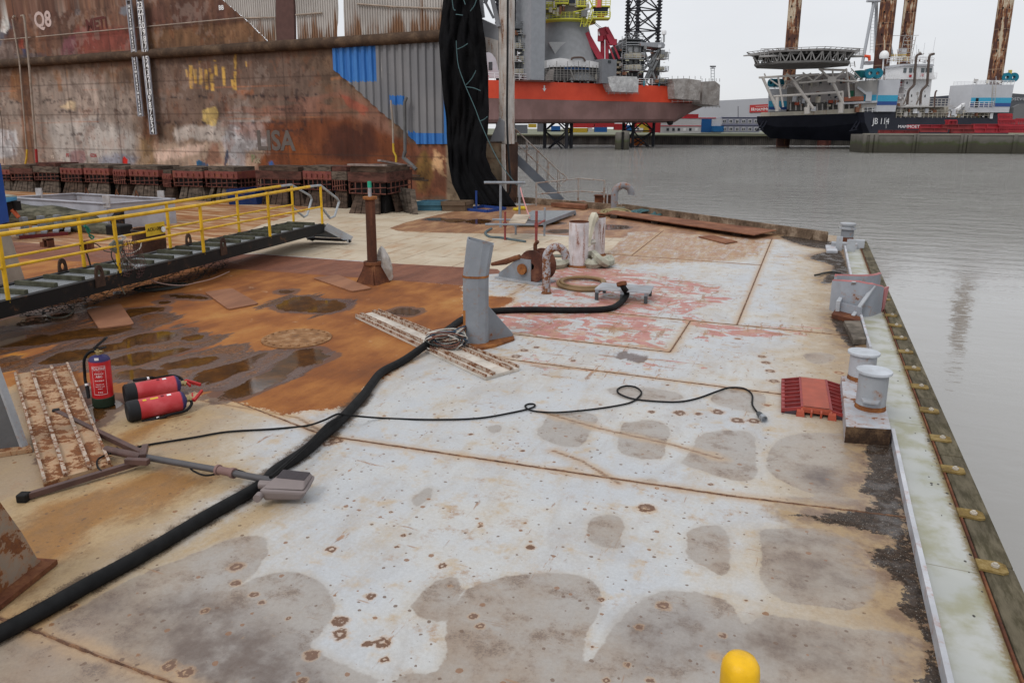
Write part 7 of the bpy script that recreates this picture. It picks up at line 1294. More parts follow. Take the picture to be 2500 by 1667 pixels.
# crane pedestal and slewing house
pc_ = D(1379, 200, 207); zf = lambda y: 2.5+(311-y)*207/1847.; R_ = lambda w_: w_*207/1847.
ped = V((pc_[0], pc_[1], 0)); M_PD = plain('pedestal_grey', (.23, .235, .245), .6, 0, .3, .07, .8); M_YG = plain('yellow_green', (.55, .53, .07), .6); M_CRM = plain('cream_box', (.52, .46, .33), .6); M_SOF = plain('soffit', (.16, .14, .13))
MB().lathe([(R_(92), zf(205)), (R_(86), zf(188)), (R_(66), zf(120)), (R_(54), zf(82)), (R_(54), zf(74))], ped, 40).build('pedestal', M_PD, vs_, smooth=True)
MB().lathe([(R_(54), zf(74)), (R_(70), zf(71)), (R_(70), zf(68)), (R_(48), zf(68))], ped, 48).build('ring_platform', M_YG, vs_); MB().lathe([(R_(47), zf(68)), (R_(47), zf(42)), (R_(50), zf(40)), (R_(50), zf(37)), (R_(46), zf(36)), (R_(46), zf(20))], ped, 40).build('slewing_drum', M_PD, vs_, smooth=True)
for rr_, y_ in ((69, 68), (51, 40)):
    b = MB()
    for k in range(3): b.tube([ped+V((math.cos(a)*R_(rr_), math.sin(a)*R_(rr_), zf(y_)+.45+k*.45)) for a in np.linspace(0, 2*math.pi, 40, False)], .06, 4, closed=True)
    for a in np.linspace(0, 2*math.pi, 44, False): q = ped+V((math.cos(a)*R_(rr_), math.sin(a)*R_(rr_), zf(y_))); b.bar(q, q+Z3*1.4, .1)
    b.build('ring_rail', M_YG, vs_)
b = MB(); f_ = PL(1330, 199, 1400, 199.6)
for pts in ([(1339, 103), (1392, 103), (1373, 141), (1360, 141)],): f_.slab(b, pts, 1.5, .2)
b.build('pale_triangle', plain('pale_triangle', (.36, .36, .36)), vs_)  # paler triangular slab on the front of the pedestal cone
cr = PL(1320, 201, 1460, 201); b = MB(); cr.slab(b, [(1322, 24), (1350, 34), (1400, 34), (1428, 20), (1440, -40), (1322, -40)], 9, .3); b.build('crane_house', M_SOF, vs_)
b = MB(); cr.rect(b, 1322, 3, 1348, 12, .3); cr.rect(b, 1390, -20, 1412, 14, .3); b.build('white_cabin', plain('cabin_white', (.5, .48, .46)), vs_); b = MB(); cr.rect(b, 1388, -12, 1404, 8, 1., -.6); b.build('cabin_window', plain('dark_glass', (.02, .025, .04), .2), vs_)
for x0, y0, x1, y1, rail in ((1321, 20, 1358, 23, 1), (1355, 6, 1388, 10, 1), (1408, 13, 1436, 17, 1), (1446, 14, 1490, 17, 1), (1446, 43, 1490, 46, 1)):
    b = MB(); cr.rect(b, x0, y0, x1, y1, 4, -1.5); a, c = cr(x0, y0, -1.5), cr(x1, y0, -1.5); b.rails([a, c], 1.3, .07, 2, 1.1); b.build('crane_platform', M_YG, vs_)
b = MB(); cr.rect(b, 1452, 18, 1484, 36, 3, -.8); b.build('machinery', plain('navy_box', (.03, .035, .06)), vs_); b = MB(); cr.rect(b, 1460, 33, 1476, 45, 2, -1.4); b.build('lamp_box', plain('lamp_orange', (.4, .17, .05)), vs_)
b = MB(); b.ladder(cr(1424, 66, -1), cr(1437, 17, -1), RT3, 1.6, .09, .7); b.ladder(cr(1432, 66, -1.5), cr(1444, 40, -1.5), RT3, 1., .09, .7); b.bar(cr(1425, 66, -.5), cr(1425, 20, -.5), .25); b.bar(cr(1428, 62, -1), cr(1450, 30, -1), .2); b.bar(cr(1445, 44, -1), cr(1446, 14, -1), .2); b.bar(cr(1489, 44, -1), cr(1489, 16, -1), .2); b.bar(cr(1447, 17, -1), cr(1430, -20, -1), .3); b.bar(cr(1400, 30, -1), cr(1440, 22, -1), .25); b.build('yellow_stair', M_YG, vs_)
b = MB(); b.box(cr(1462, 4, -1), (1.4, 1.4, 3)); b.build('striped_drum', plain('stripe_red', (.6, .15, .12)), vs_)
# dark red crane
M_CRD = plain('crane_red', (.32, .02, .04), .5, 0, .4, .12, .6); rc_ = PL(1430, 203, 1500, 203); cr_ = thing('red_crane', rc_(1475, 190)*V((1, 1, 1)), 'dark red knuckle crane with folded jib behind the grey deck box', 'crane')
b = MB(); b.bar(rc_(1430, 82), rc_(1470, 152), 1.3, 1.5); b.build('main_boom', M_CRD, cr_)
for px in (1472, 1483): b = MB(); b.bar(rc_(px-1, 150, .8), rc_(px-1, 88, .8), .9 if px == 1472 else .8); b.build('mast', M_CRD, cr_)
b = MB(); rc_.slab(b, [(1462, 70), (1480, 65), (1486, 72), (1484, 92), (1474, 100), (1467, 90)], 1.6, .2); b.build('head', M_CRD, cr_)
b = MB(); b.bar(rc_(1481, 68), rc_(1500, 104), .85); b.build('jib', M_CRD, cr_); b = MB(); b.bar(rc_(1484, 84), rc_(1494, 108), 1.2); b.box(rc_(1497, 104), (1.8, 1.2, 1.5)); b.build('hook_block', M_CRD, cr_); b = MB(); b.bar(rc_(1480, 98), rc_(1500, 146), .4); b.bar(rc_(1494, 100), rc_(1512, 144), .45); b.bar(rc_(1460, 72), rc_(1461, 97), .2); b.build('strut', M_CRD, cr_)
b = MB(); b.bar(rc_(1443, 52), rc_(1465, 70), .12); b.bar(rc_(1447, 52), rc_(1468, 68), .12); b.build('cable', M_BLK, cr_)
b = MB(); b.box(rc_(1467, 95), (1.4, 1.4, 1.4)); b.build('winch', M_CRD, cr_)
# jacking towers
M_JG = plain('jack_grey', (.16, .165, .17), .7, 0, .3, .2, 1); M_JL = plain('jack_light', (.33, .34, .35), .6, 0, .3, .1, 1); M_JD = plain('jack_dark', (.05, .055, .06), .8, 0, .2, .3, 1.5)
def tower(label, P_, x0, x1, yt, yb, rows, bxs, topbox=None):
    o = thing('jacking_tower', P_((x0+x1)/2, yb)*V((1, 1, 1)), label, 'jacking tower', 'jacking towers of the orange vessel'); b = MB(); P_.rect(b, x0, yt, x1, yb, 6, 1.); b.build('core', M_JD, o)
    for i, y in enumerate(rows):
        b = MB(); P_.rect(b, x0+3, y-24, x1-5, y-8, .8, .3); b.build('gear_plate', M_JL if i == 0 else M_JG, o)
        b = MB()
        for xc in ((x0*.68+x1*.32)-1, (x0*.36+x1*.64)-1): b.lathe([(1.05, 0), (1.05, .2), (.8, .25), (.8, .0)], P_(xc, y-17, .1), 16, (P_.n[0], P_.n[1], 0))
        b.build('gear_ring', M_JG, o)
        for k, (u0, u1) in enumerate(((bxs[0], (bxs[0]+bxs[1])/2-.6), ((bxs[0]+bxs[1])/2+.6, bxs[1]))): b = MB(); P_.slab(b, [(u0, y+4), (u1, y+4), (u1, y-5), (u1-3, y-8) if k else (u1, y-8), (u0+2, y-7) if not k else (u0, y-8), (u0, y-4)], 2.2, -1.); b.build('gear_motor', M_CRM, o)
        b = MB(); P_.rect(b, x0-3, y+5, x1+3, y+6.6, 4, -1.6); b.rails([P_(x0-3, y+5, -1.6), P_(x1+3, y+5, -1.6)], 1.2, .06, 2, 1.2); b.build('platform', M_JL, o)
        b = MB()
        for xx in (x0+2, x0+6, x1-7, x1-2): b.box(P_(xx, y+10, -1.2), (.5, .3, .2))
        b.build('work_lamp', plain('lamp_pale', (.8, .8, .6)), o)
    b = MB(); b.ladder(P_(x0-3, yb, -.5), P_(x0-3, yt-8, -.5), RT3, 1.1, .07, .6); b.build('ladder', M_JL, o)
    if topbox:
        b = MB(); P_.slab(b, topbox, 6, -1.); b.build('top_beam', M_GC, o)
    b = MB(); P_.rect(b, x0+2, yt-2, x1, yt, 5, -.5); b.rails([P_(x0+2, yt-2, -.5), P_(x1, yt-2, -.5)], 1.4, .07, 2, 1.4); b.build('top_deck', M_JG, o)
    for y in (yt+7, yt+13): b = MB(); b.bar(P_(x0+3, y, -.6), P_(x1-2, y, -.6), .18); b.build('guard_rail', M_JL, o)
    return o
tower('jacking tower with cream gear motors left of the tall grey column', PL(1238, 193, 1292, 195), 1242, 1286, 70, 190, (113, 145, 176), (1246, 1285))
tR = PL(1515, 207, 1640, 211); o = tower('jacking tower with cream gear motors under the free standing lattice leg', tR, 1527, 1570, 97, 215, (138, 166), (1528, 1566), [(1563, 104), (1620, 104), (1624, 110), (1622, 118), (1563, 112)])
b = MB(); tR.slab(b, [(1509, 112), (1527, 100), (1530, 112), (1512, 124)], 5); b.build('bracket', M_JG, o); b = MB(); tR.rect(b, 1601, 117, 1609, 212, 4, 2); b.build('rear_column', M_JG, o)
for (x0, y0, x1, y1) in ((1567, 212, 1608, 122), (1601, 200, 1571, 122), (1575, 205, 1604, 150), (1572, 170, 1606, 128)): b = MB(); b.bar(tR(x0, y0, -.5), tR(x1, y1, -.5), .55); b.build('brace', M_JG, o)
for y in (142, 172, 200):
    b = MB(); tR.rect(b, 1611, y-8, 1622, y, 2.5, -.5); b.build('gear_motor', M_CRM, o); b = MB(); tR.rect(b, 1609, y+1, 1632, y+3, 3, -1); b.rails([tR(1609, y+1, -1), tR(1632, y+1, -1)], 1.1, .06, 2, 1.1); b.build('platform', M_JG, o)
b = MB(); tR.rect(b, 1613, 122, 1623, 138, 2.5, .0); b.build('cabinet', M_JL, o)
b = MB(); tR.slab(b, [(1498, 130), (1520, 118), (1524, 210), (1506, 205)], 5, 2); b.build('side_unit', M_JD, o)
for y in (150, 162, 175): b = MB(); tR.rect(b, 1507, y, 1516, y+5, 2, .5); b.build('gear_motor', M_CRM, o)
b = MB(); b.cyl(tR(1621, 104), tR(1621, 84), .25); b.cyl(tR(1615, 104), tR(1616, 92), .08); b.build('mast', M_JL, o); b = MB(); b.lathe([(.1, -.2), (.62, -.1), (.66, .5), (.5, .95), (.1, 1.1)], tR(1621, 84), 16); b.build('radome', M_WHITEP, o, smooth=True); b = MB(); b.bar(tR(1632, 150), tR(1634, 120), .08); b.build('aerial', M_JL, o)
# white wrapped deck house, scaffolds, box
wp = PL(1329, 193, 1470, 200); wh = thing('wrapped_deckhouse', wp(1400, 195)*V((1, 1, 1)), 'white sheeted deckhouse under scaffolding at the foot of the crane pedestal', 'deckhouse'); b = MB(); wp.slab(b, [(1329, 168), (1329, 149), (1367, 142), (1405, 147), (1440, 149), (1468, 154), (1468, 167), (1410, 163), (1345, 164)], 8); b.build('sheeted_roof', plain('white_sheet', (.62, .61, .61), .6, 0, .3, .12, .4), wh)
b = MB(); wp.rect(b, 1330, 164, 1467, 198, 7, .8); b.build('interior', plain('interior_dark', (.09, .085, .085), .8, 0, .2, .5, .6), wh); b = MB(); wp.rect(b, 1378, 166, 1440, 171, .5, -.1); b.build('blue_awning', plain('awning_blue', (.02, .05, .12)), wh); b = MB(); wp.slab(b, [(1330, 190), (1343, 170), (1354, 168), (1350, 196), (1332, 197)], 3, -.1); b.build('side_sheet', plain('sheet_beige', (.35, .31, .29)), wh)
b = MB()
for i in range(16): x = 1333+i*8.8; b.bar(wp(x, 198, -.6), wp(x, 160 if i % 3 else 150, -.6), .12)
for y in (170, 176, 182, 188): b.bar(wp(1331, y, -.6), wp(1466, y+2, -.6), .10)
b.bar(wp(1392, 170, -.8), wp(1402, 195, -.8), .3); b.build('scaffolding', plain('scaff_grey', (.2, .19, .18)), wh); b = MB(); b.tube(smooth_path([wp(1396, 147, -.3), wp(1398, 142, -.3), wp(1420, 141, -.3), wp(1426, 145, -.3), wp(1429, 150, -.3)], 3), .25, 6); b.build('duct', plain('duct_brown', (.1, .07, .06)), wh)
bxp = PL(1469, 198, 1504, 200); b = MB(); bxp.rect(b, 1469, 145, 1504, 204, 4); bx_ = b.build('deck_box', M_GC2); tag(bx_, 'plain grey upright box on deck in front of the red crane', 'deck box'); b = MB(); bxp.rect(b, 1484, 148, 1491, 155, -.1); b.build('louvre', M_JD, bx_)
M_WRAP = NT('wrap'); t = M_WRAP; n_ = t.noise(.5, 6, .7); c = t.mix(t.rng(n_, .35, .65), (.36, .35, .35, 1), (.58, .575, .57, 1)); t.bump(n_, 1., .5); M_WRAP = t.set(c, .5, 0, .4)
t = NT('wrap_brown'); n_ = t.noise(.5, 6, .7); c = t.mix(t.rng(n_, .35, .65), (.27, .24, .22, 1), (.42, .39, .37, 1)); t.bump(n_, 1., .5); M_WRAP2 = t.set(c, .6, 0, .3)
def wrapbox(label, P_, pts, th, m, off=-3.):
    o = thing('wrapped_scaffold', P_(*pts[0], off), label, 'wrapped scaffold', 'sheeted scaffolds on the orange hull'); b = MB(); P_.slab(b, pts, th, off); b.build('sheeting', m, o); xs_ = [p[0] for p in pts]; ys_ = [p[1] for p in pts]; mp_ = plain('pole_g', (.2, .19, .18))
    for i in range(6): x = min(xs_)+1+(max(xs_)-min(xs_)-2)*i/5; MB().bar(P_(x, max(ys_)+5, off-.1), P_(x, max(ys_)-1, off-.1), .12).build('pole', mp_, o); MB().bar(P_(x, min(ys_)+2, off+.2), P_(x, min(ys_)-6, off+.2), .12).build('pole', mp_, o)
    MB().bar(P_(min(xs_), max(ys_)+2, off-.1), P_(max(xs_), max(ys_)+2, off-.1), .12).build('pole', mp_, o); return o
wrapbox('pale sheeted scaffold hung over the middle of the orange hull', hp, [(1484, 189), (1500, 186), (1555, 188), (1559, 200), (1558, 226), (1495, 224), (1488, 210)], 3.4, M_WRAP); wrapbox('brownish sheeted scaffold hung over the bow of the orange hull', hp, [(1640, 193), (1676, 192), (1712, 197), (1708, 246), (1648, 241), (1645, 205)], 8, M_WRAP2); wrapbox('rightmost pale sheeted scaffold at the tip of the bow', hp, [(1716, 200), (1745, 198), (1758, 208), (1756, 259), (1713, 254)], 9, M_WRAP2, -1)
b = MB(); hp.rect(b, 1708, 212, 1716, 250, 1, .4); b.build('bow_plate', plain('bow_red', (.4, .05, .04)), vs_)
# small deck clutter
b = MB()
for i, x in enumerate(range(1352, 1432, 9)): hp.rect(b, x, 190+(i % 3)*1.5, x+8, 198+(i*.2), 1.5, 1.)
b.build('deck_crates', plain('crate_pale', (.5, .47, .44), .6, 0, .3, .3, .8), vs_)
b = MB(); hp.rect(b, 1238, 181, 1245, 195, 1, .8); hp.rect(b, 1189, 183, 1193, 195, 1, .8); b.build('red_cabinet', plain('cab_red', (.5, .03, .03)), vs_); b = MB(); hp.rect(b, 1245, 186, 1345, 196, 1, 2.5); b.build('deck_shade', M_JD, vs_)
b = MB(); b.bar(hp(1609, 211), hp(1609, 196), .4); b.bar(hp(1572, 211), hp(1573, 198), .35); b.build('bollard_blue', plain('teal', (.03, .2, .25)), vs_); b = MB(); hp.rect(b, 1631, 200, 1638, 212, 1, .5); b.build('yellow_fitting', plain('yf', (.6, .4, .05)), vs_)
# ship behind the portal arch: pale tank side
b = MB(); ap = PL(1150, 195, 1222, 193); ap.rect(b, 1165, 60, 1224, 190, 3); b.build('side_house', plain('house_grey', (.40, .41, .44), .6, 0, .3, .05, .4), vs_); b = MB(); ap.rect(b, 1193, 152, 1202, 172, -.1); b.build('vent', M_JD, vs_)
# ---- buildings and containers on the far quay
def bld(label, name, P_, x0, y0, x1, y1, m, th=6, cat='building', group=None, off=0.):
    o = thing(name, P_((x0+x1)/2, y1, off)*V((1, 1, 0))+V((0, 0, .05)), label, cat, group); b = MB(); P_.rect(b, x0, y0, x1, y1, th, off); b.build('wall' if cat == 'building' else 'body', m, o); return o
f2 = PL(1200, 256, 2600, 256); M_WIN = plain('window_dark', (.04, .045, .055), .2); M_OFF = plain('office_grey', (.25, .255, .31), .6, 0, .3, .06, .3)
of = bld('two storey grey cabin office block with white windows beside the dark barge', 'office_block', f2, 1761, 287, 1853, 324, M_OFF)
for j, y in enumerate((297, 316)):
    for i in range(6):
        x = 1768+i*15.5; fr_ = MB(); f2.rect(fr_, x-3.8, y-5, x+4.2, y+4, -.1); w_ = fr_.build('window', M_WHITEP, of); b = MB(); f2.rect(b, x-3, y-4, x-.4, y+3, -.16); f2.rect(b, x+.6, y-4, x+3.3, y+3, -.16); b.build('pane', M_WIN, w_)
for y in (286.5, 305.5): b = MB(); f2.rect(b, 1760, y, 1854, y+1.2, -.2); b.build('band', plain('band_blue', (.05, .06, .15)), of)
wb = bld('long white building with red stripes and blue doors under the ship bow', 'depot_building', f2, 1612, 289, 1762, 325, plain('depot_white', (.50, .50, .51), .6, 0, .3, .05, .3), 10)
for (x0, y0, x1, y1) in ((1612, 307, 1712, 308.6), (1612, 287.5, 1748, 289.5)): b = MB(); f2.rect(b, x0, y0, x1, y1, -.15); b.build('red_stripe', plain('stripe_r', (.5, .03, .05)), wb)
for i, x in enumerate((1630, 1644, 1657, 1671, 1685, 1700)): b = MB(); f2.rect(b, x-3, 313, x+3, 320, -.1); b.build('window', M_WIN if i not in (3, 5) else M_WHITEP, wb)
b = MB(); f2.rect(b, 1711, 291, 1735, 323, -.3); b.build('blue_door', plain('door_blue', (.015, .09, .26)), wb); obj = MB(); f2.rect(obj, 1735, 308, 1760, 322, -3); obj1(obj, 'shipping_container', plain('cont_blue', (.02, .12, .30)), 'blue shipping container in front of the white depot right of the blue doors', 'container', 'shipping containers on the far quay')
colsx = {'red': plain('cont_red', (.35, .03, .035)), 'blue': plain('cont_blue2', (.02, .10, .30)), 'yel': plain('cont_yellow', (.45, .32, .04)), 'white': plain('cont_white', (.5, .5, .5)), 'grey': plain('cont_grey', (.13, .14, .16)), 'or': plain('cont_orange', (.5, .14, .03))}
for k, (x0, y0, x1, y1, cl, lb) in enumerate([(1670, 279, 1705, 288, 'red', 'red container on the roof of the white depot'), (1545, 300, 1612, 324, 'red', 'large red container stack left of the white depot'), (1452, 300, 1500, 311, 'red', 'red container stacked above the blue one behind the dolphin'), (1452, 311, 1482, 323, 'blue', 'blue container at the foot of the stacked red one'), (1400, 300, 1450, 312, 'red', 'red container between the middle lattice chords'), (1385, 312, 1400, 324, 'yel', 'yellow box between the lattice chords'), (1436, 312, 1446, 322, 'white', 'white box left of the blue container'), (1346, 308, 1368, 322, 'blue', 'blue tank container left of the yellow one'),
                                    (1400, 313, 1434, 324, 'yel', 'yellow machinery boxes right of the small yellow box'), (1290, 303, 1310, 312, 'yel', 'yellow container behind the stair rails'), (1312, 300, 1330, 322, 'grey', 'grey container behind the stair rails'), (1255, 305, 1288, 326, 'grey', 'dark grey office container at the far left of the quay'), (1500, 302, 1530, 318, 'red', 'red container just behind the mooring dolphin'), (1530, 306, 1548, 322, 'blue', 'blue container right of the mooring dolphin')]):
    b = MB(); f2.rect(b, x0, y0, x1, y1, 2.5, -1. if cl != 'red' else 0.); obj1(b, 'shipping_container', colsx[cl], lb, 'container', 'shipping containers on the far quay')
tk = thing('white_truck', f2(1560, 322, -2), 'small white truck between the lattice chords right of the dolphin', 'truck'); b = MB(); f2.rect(b, 1553, 311, 1562, 322, 2, -3); b.build('cab', M_WHITEP, tk); b = MB(); f2.rect(b, 1562, 313, 1570, 322, 2, -3); b.build('bonnet', M_WHITEP, tk); b = MB(); f2.rect(b, 1555, 313, 1560, 317, -.1, -3); b.build('windscreen', M_WIN, tk)
b = MB(); b.slab([f2(1556, 304, -2), f2(1580, 303, -2), f2(1586, 322, -2), f2(1566, 324, -2)], HF*2); obj1(b, 'excavator_body', colsx['yel'], 'yellow construction machine beside the white truck', 'machine')
lf_ = thing('orange_workboat', G(1560, 353, -3.), 'bright orange lifeboat hull floating under the lattice leg', 'boat'); lq = PL(1540, 228, 1580, 228); b = MB(); lq.slab(b, [(1546, 338), (1574, 340), (1573, 352), (1565, 356), (1552, 356), (1546, 350)], 5); b.build('hull', colsx['or'], lf_)
wpn = PL(1690, 300, 1900, 285); wr = thing('warehouse', wpn(1800, 320)*V((1, 1, 0)), 'large pale grey warehouse with a red sign behind the office block', 'building'); b = MB(); wpn.slab(b, [(1640, 322), (1640, 250), (1757, 246), (1894, 239), (1990, 236), (1990, 322)], 40); b.build('wall', plain('wh_grey', (.40, .405, .44), .7, 0, .2, .04, .1), wr)
b = MB(); wpn.slab(b, [(1831, 257), (1960, 250), (1960, 272), (1830, 275.5)], -.3); sg = b.build('sign', plain('sign_red', (.42, .05, .05)), wr); b = MB(); a = wpn(1842, 269, -.45); ux = nrm(wpn(1900, 266, -.45)-a)
text_mesh('MAMMOET', 1.5, wpn(1867, 267.5, -.45), ux, (0, 0, 1), b, .02); b.build('lettering', M_WHITEP, sg); b = MB(); wpn.slab(b, [(1845, 260.2), (1900, 258), (1900, 259), (1845, 261.2)], -.02, -.45); b.build('small_line', plain('pale_pink', (.7, .5, .5)), sg); b = MB(); wpn.slab(b, [(1834, 264), (1837, 263.5), (1837, 271), (1834, 271)], -.02, -.45); wpn.slab(b, [(1838, 263.5), (1841, 263.5), (1841, 271), (1838, 271)], -.02, -.45); b.build('logo', plain('pale_pink2', (.7, .5, .5)), sg)
fr2 = PL(2250, 290, 2600, 270); M_WD2 = plain('wh_dark', (.055, .06, .075), .7, 0, .3, .05, .1)
b = MB(); fr2.slab(b, [(2260, 322), (2260, 238), (2372, 229), (2380, 229), (2380, 322)], 30); obj1(b, 'dark_warehouse', M_WD2, 'dark blue grey warehouse behind the low deck of the barge', 'building')
b = MB(); fr2.slab(b, [(2440, 322), (2440, 226), (2520, 232), (2620, 236), (2620, 322)], 30); dk_ = b.build('grey_warehouse', plain('wh_mid', (.09, .095, .105))); tag(dk_, 'grey warehouse with pale lettering at the right edge of the picture', 'building'); b = MB(); text_mesh('Oostvogels', 2.2, fr2(2492, 241, -.4), (fr2.u[0], fr2.u[1], 0), Z3, b, .02); b.build('lettering', plain('pale_letters', (.4, .4, .42)), dk_)
b = MB(); fr2.slab(b, [(2280, 322), (2280, 258), (2370, 262), (2370, 322)], 10, -8); obj1(b, 'low_shed', plain('shed_grey', (.2, .21, .22)), 'low grey shed behind the barge rails', 'building'); b = MB(); fr2.slab(b, [(2470, 322), (2475, 262), (2490, 254), (2600, 252), (2600, 322)], 10, -8); obj1(b, 'curved_roof_hall', plain('hall_grey', (.15, .15, .155)), 'grey hall with pale roof edge beneath the lettered warehouse', 'building')
mt = thing('light_mast', f2(1740, 320), 'thin lattice light mast rising behind the bow scaffold', 'light mast'); mq = PL(1700, 330, 1800, 330); b = MB(); b.ladder(mq(1740, 320), mq(1740, 166), RT3, 1.4, .12, 1.2); b.build('mast', plain('mast_g', (.25, .26, .27)), mt); b = MB()
for x in (1735, 1739, 1742, 1746): b.box(mq(x, 163), (.6, .6, .6)); b.bar(mq(x, 163), mq(1740, 168), .12)
b.bar(mq(1734, 168), mq(1746, 168), .2); b.build('lamp_head', plain('mast_d', (.12, .12, .13)), mt)
for px, y0, lb in ((1802, 262, 'slim dark lamp post in front of the warehouse, left of the sign'), (2120, 0, None)):
    if lb: b = MB(); b.cyl(f2(px, 288, 3), f2(px, y0-2, 3), .12); obj1(b, 'lamp_post', plain('post_d', (.1, .1, .11)), lb, 'lamp post')
# ---- dark blue jack-up barge
M_NV = NT('navy'); t = M_NV; c = t.mix(t.rng(t.noise(.3, 5), .35, .65), (.004, .005, .010, 1), (.008, .009, .016, 1)); M_NV = t.set(c, .6, 0, .15); M_NV2 = plain('navy_side', (.018, .020, .032), .6, 0, .3, .12, .3)
p1, p2 = PL(1848, 211, 2125, 202), PL(2125, 202, 2460, 222); jb = thing('jackup_barge', p1(2125, 340)*V((1, 1, 0)), 'dark navy jack-up barge with white and blue leg houses and a raised helideck', 'ship')
b = MB(); n1 = V((p1.n[0], p1.n[1], 0)); loft(b, [[p1(1848, 284.5), p1(1850, 300), p1(1858, 318, 1)], [p1(1900, 283), p1(1896, 310), p1(1880, 338, 3)], [p1(2000, 279.5), p1(2000, 310), p1(2000, 343, 3)], [p1(2110, 276), p1(2112, 300), p1(2128, 345, 3)], [p1(2125, 276), p1(2128, 300), p1(2130, 345, 1)]], n1*18); b.build('hull_end', M_NV, jb)
b = MB(); loft(b, [[p2(2110, 274), p2(2112, 300), p2(2132, 345)], [p2(2186, 286), p2(2190, 310), p2(2190, 345)], [p2(2420, 288), p2(2420, 310), p2(2420, 345)], [p2(2462, 288), p2(2462, 310), p2(2462, 345)]], V((p2.n[0], p2.n[1], 0))*25); b.build('hull_side', M_NV2, jb)
b = MB(); p2.slab(b, [(2108, 274), (2186, 272), (2187, 290), (2112, 292)], 10, .02); b.build('hull_shoulder', M_NV2, jb); b = MB(); p2.slab(b, [(2420, 272), (2462, 272), (2462, 292), (2418, 292)], 10, .02); b.build('hull_shoulder', M_NV2, jb)
b = MB(); text_mesh('JB 114', 2.3, p2(2151, 297, -.1), (p2.u[0], p2.u[1], 0), Z3, b, .05); b.build('name_lettering', M_WHITEP, jb); b = MB()
for i in range(8): p2.rect(b, 2162.4, 288+i*3.4, 2163.6, 289.6+i*3.4, -.05)
b.build('draft_marks', M_WHITEP, jb)
M_CRB = paint('cream_bulwark', (.50, .46, .38), .3, .6, streak=True, dirt=.35, rustcol=(.3, .17, .07, 1)); b = MB(); p1.slab(b, [(1855, 284.6), (1858, 275), (1960, 272), (2095, 265), (2110, 262), (2110, 276.2)], .4, -.05); b.build('bulwark', M_CRB, jb)
for (x0, x1) in ((1850, 1872), (2078, 2102)):
    b = MB()
    for q0, q1 in (((x0, 318), (x0+14, 296)), ((x0+10, 315), (x0+22, 296)), ((x0-4, 320), (x0+14, 316)), ((x0+4, 310), (x0+15, 308))): b.bar(p1(*q0, -1.2), p1(*q1, -.3), .28)
    b.build('hull_step', M_NV2, jb)
# legs
t = NT('leg_rust'); p_ = t.sep(t.pos); n_ = t.noise(.8, 6, .7, stretch=(1, 1, .14)); n2_ = t.noise(.17, 4, .6, stretch=(.3, .3, 1)); n3_ = t.noise(3, 4)
k = t.math('ADD', t.math('MULTIPLY', n_, .75), t.math('MULTIPLY', n2_, .45)); c = t.mix(t.rng(k, .615, .64), (.085, .042, .034, 1), (.50, .42, .31, 1)); c = t.mix(t.math('MULTIPLY', t.rng(k, .58, .63), t.rng(k, .68, .63)), c, (.24, .10, .045, 1)); c = t.mix(t.rng(n3_, .5, .8, 0, .4), c, (.06, .03, .025, 1))
fz = t.math('ABSOLUTE', t.math('SUBTRACT', t.math('FRACT', t.math('DIVIDE', p_[2], 5.5)), .5)); c = t.mix(t.rng(fz, .03, .0, 0, .7), c, (.35, .25, .17, 1)); M_LEG = t.set(c, .85, 0, .2)
for (px, py, dd, wpx, lb) in ((1937, 60, 222, 30, 'leftmost rusty tubular leg, rising behind the helideck'), (2163, 60, 212, 36, 'thick rusty tubular leg in the middle beside the white dome'), (2217, 60, 232, 29, 'rusty tubular leg behind the wheelhouse mast'), (2448, 60, 224, 33, 'rightmost rusty tubular leg above the white and blue leg house')):
    q = D(px, py, dd)*V((1, 1, 0)); o = thing('tubular_leg', q, lb, 'jack up leg', 'tubular legs of the navy barge'); R = wpx/2*dd/1847/1.02; MB().lathe([(R, -5), (R, 60)], q, 28).build('tube', M_LEG, o, smooth=True); b = MB()
    for z in np.arange(4, 42, 2.9):
        for a in (-2.0, .6): d_ = V((math.cos(a)*R, math.sin(a)*R, z)); b.box(q+d_-HF*0, (.3, .3, .5), a)
    for z in np.arange(4, 42, 2.9): b.lathe([(0, 0), (.2, 0)], q-HF*(R+.02)+V((0, 0, z))-RT3*.0, 10, -HF); 
    b.build('pin_hole', M_BLK, o)
for px, w_ in ((1909, 28), (2010, 34)):
    q = G(px, 358 if px < 1950 else 355, -3.); R = w_/2*(q@HF)/1847; MB().lathe([(R, -2), (R, 7)], q*V((1, 1, 1)), 24).build('leg_foot', rusty('foot_red', (.10, .035, .03, 1), (.05, .025, .02, 1), (.15, .06, .045, 1), .6), jb, smooth=True)
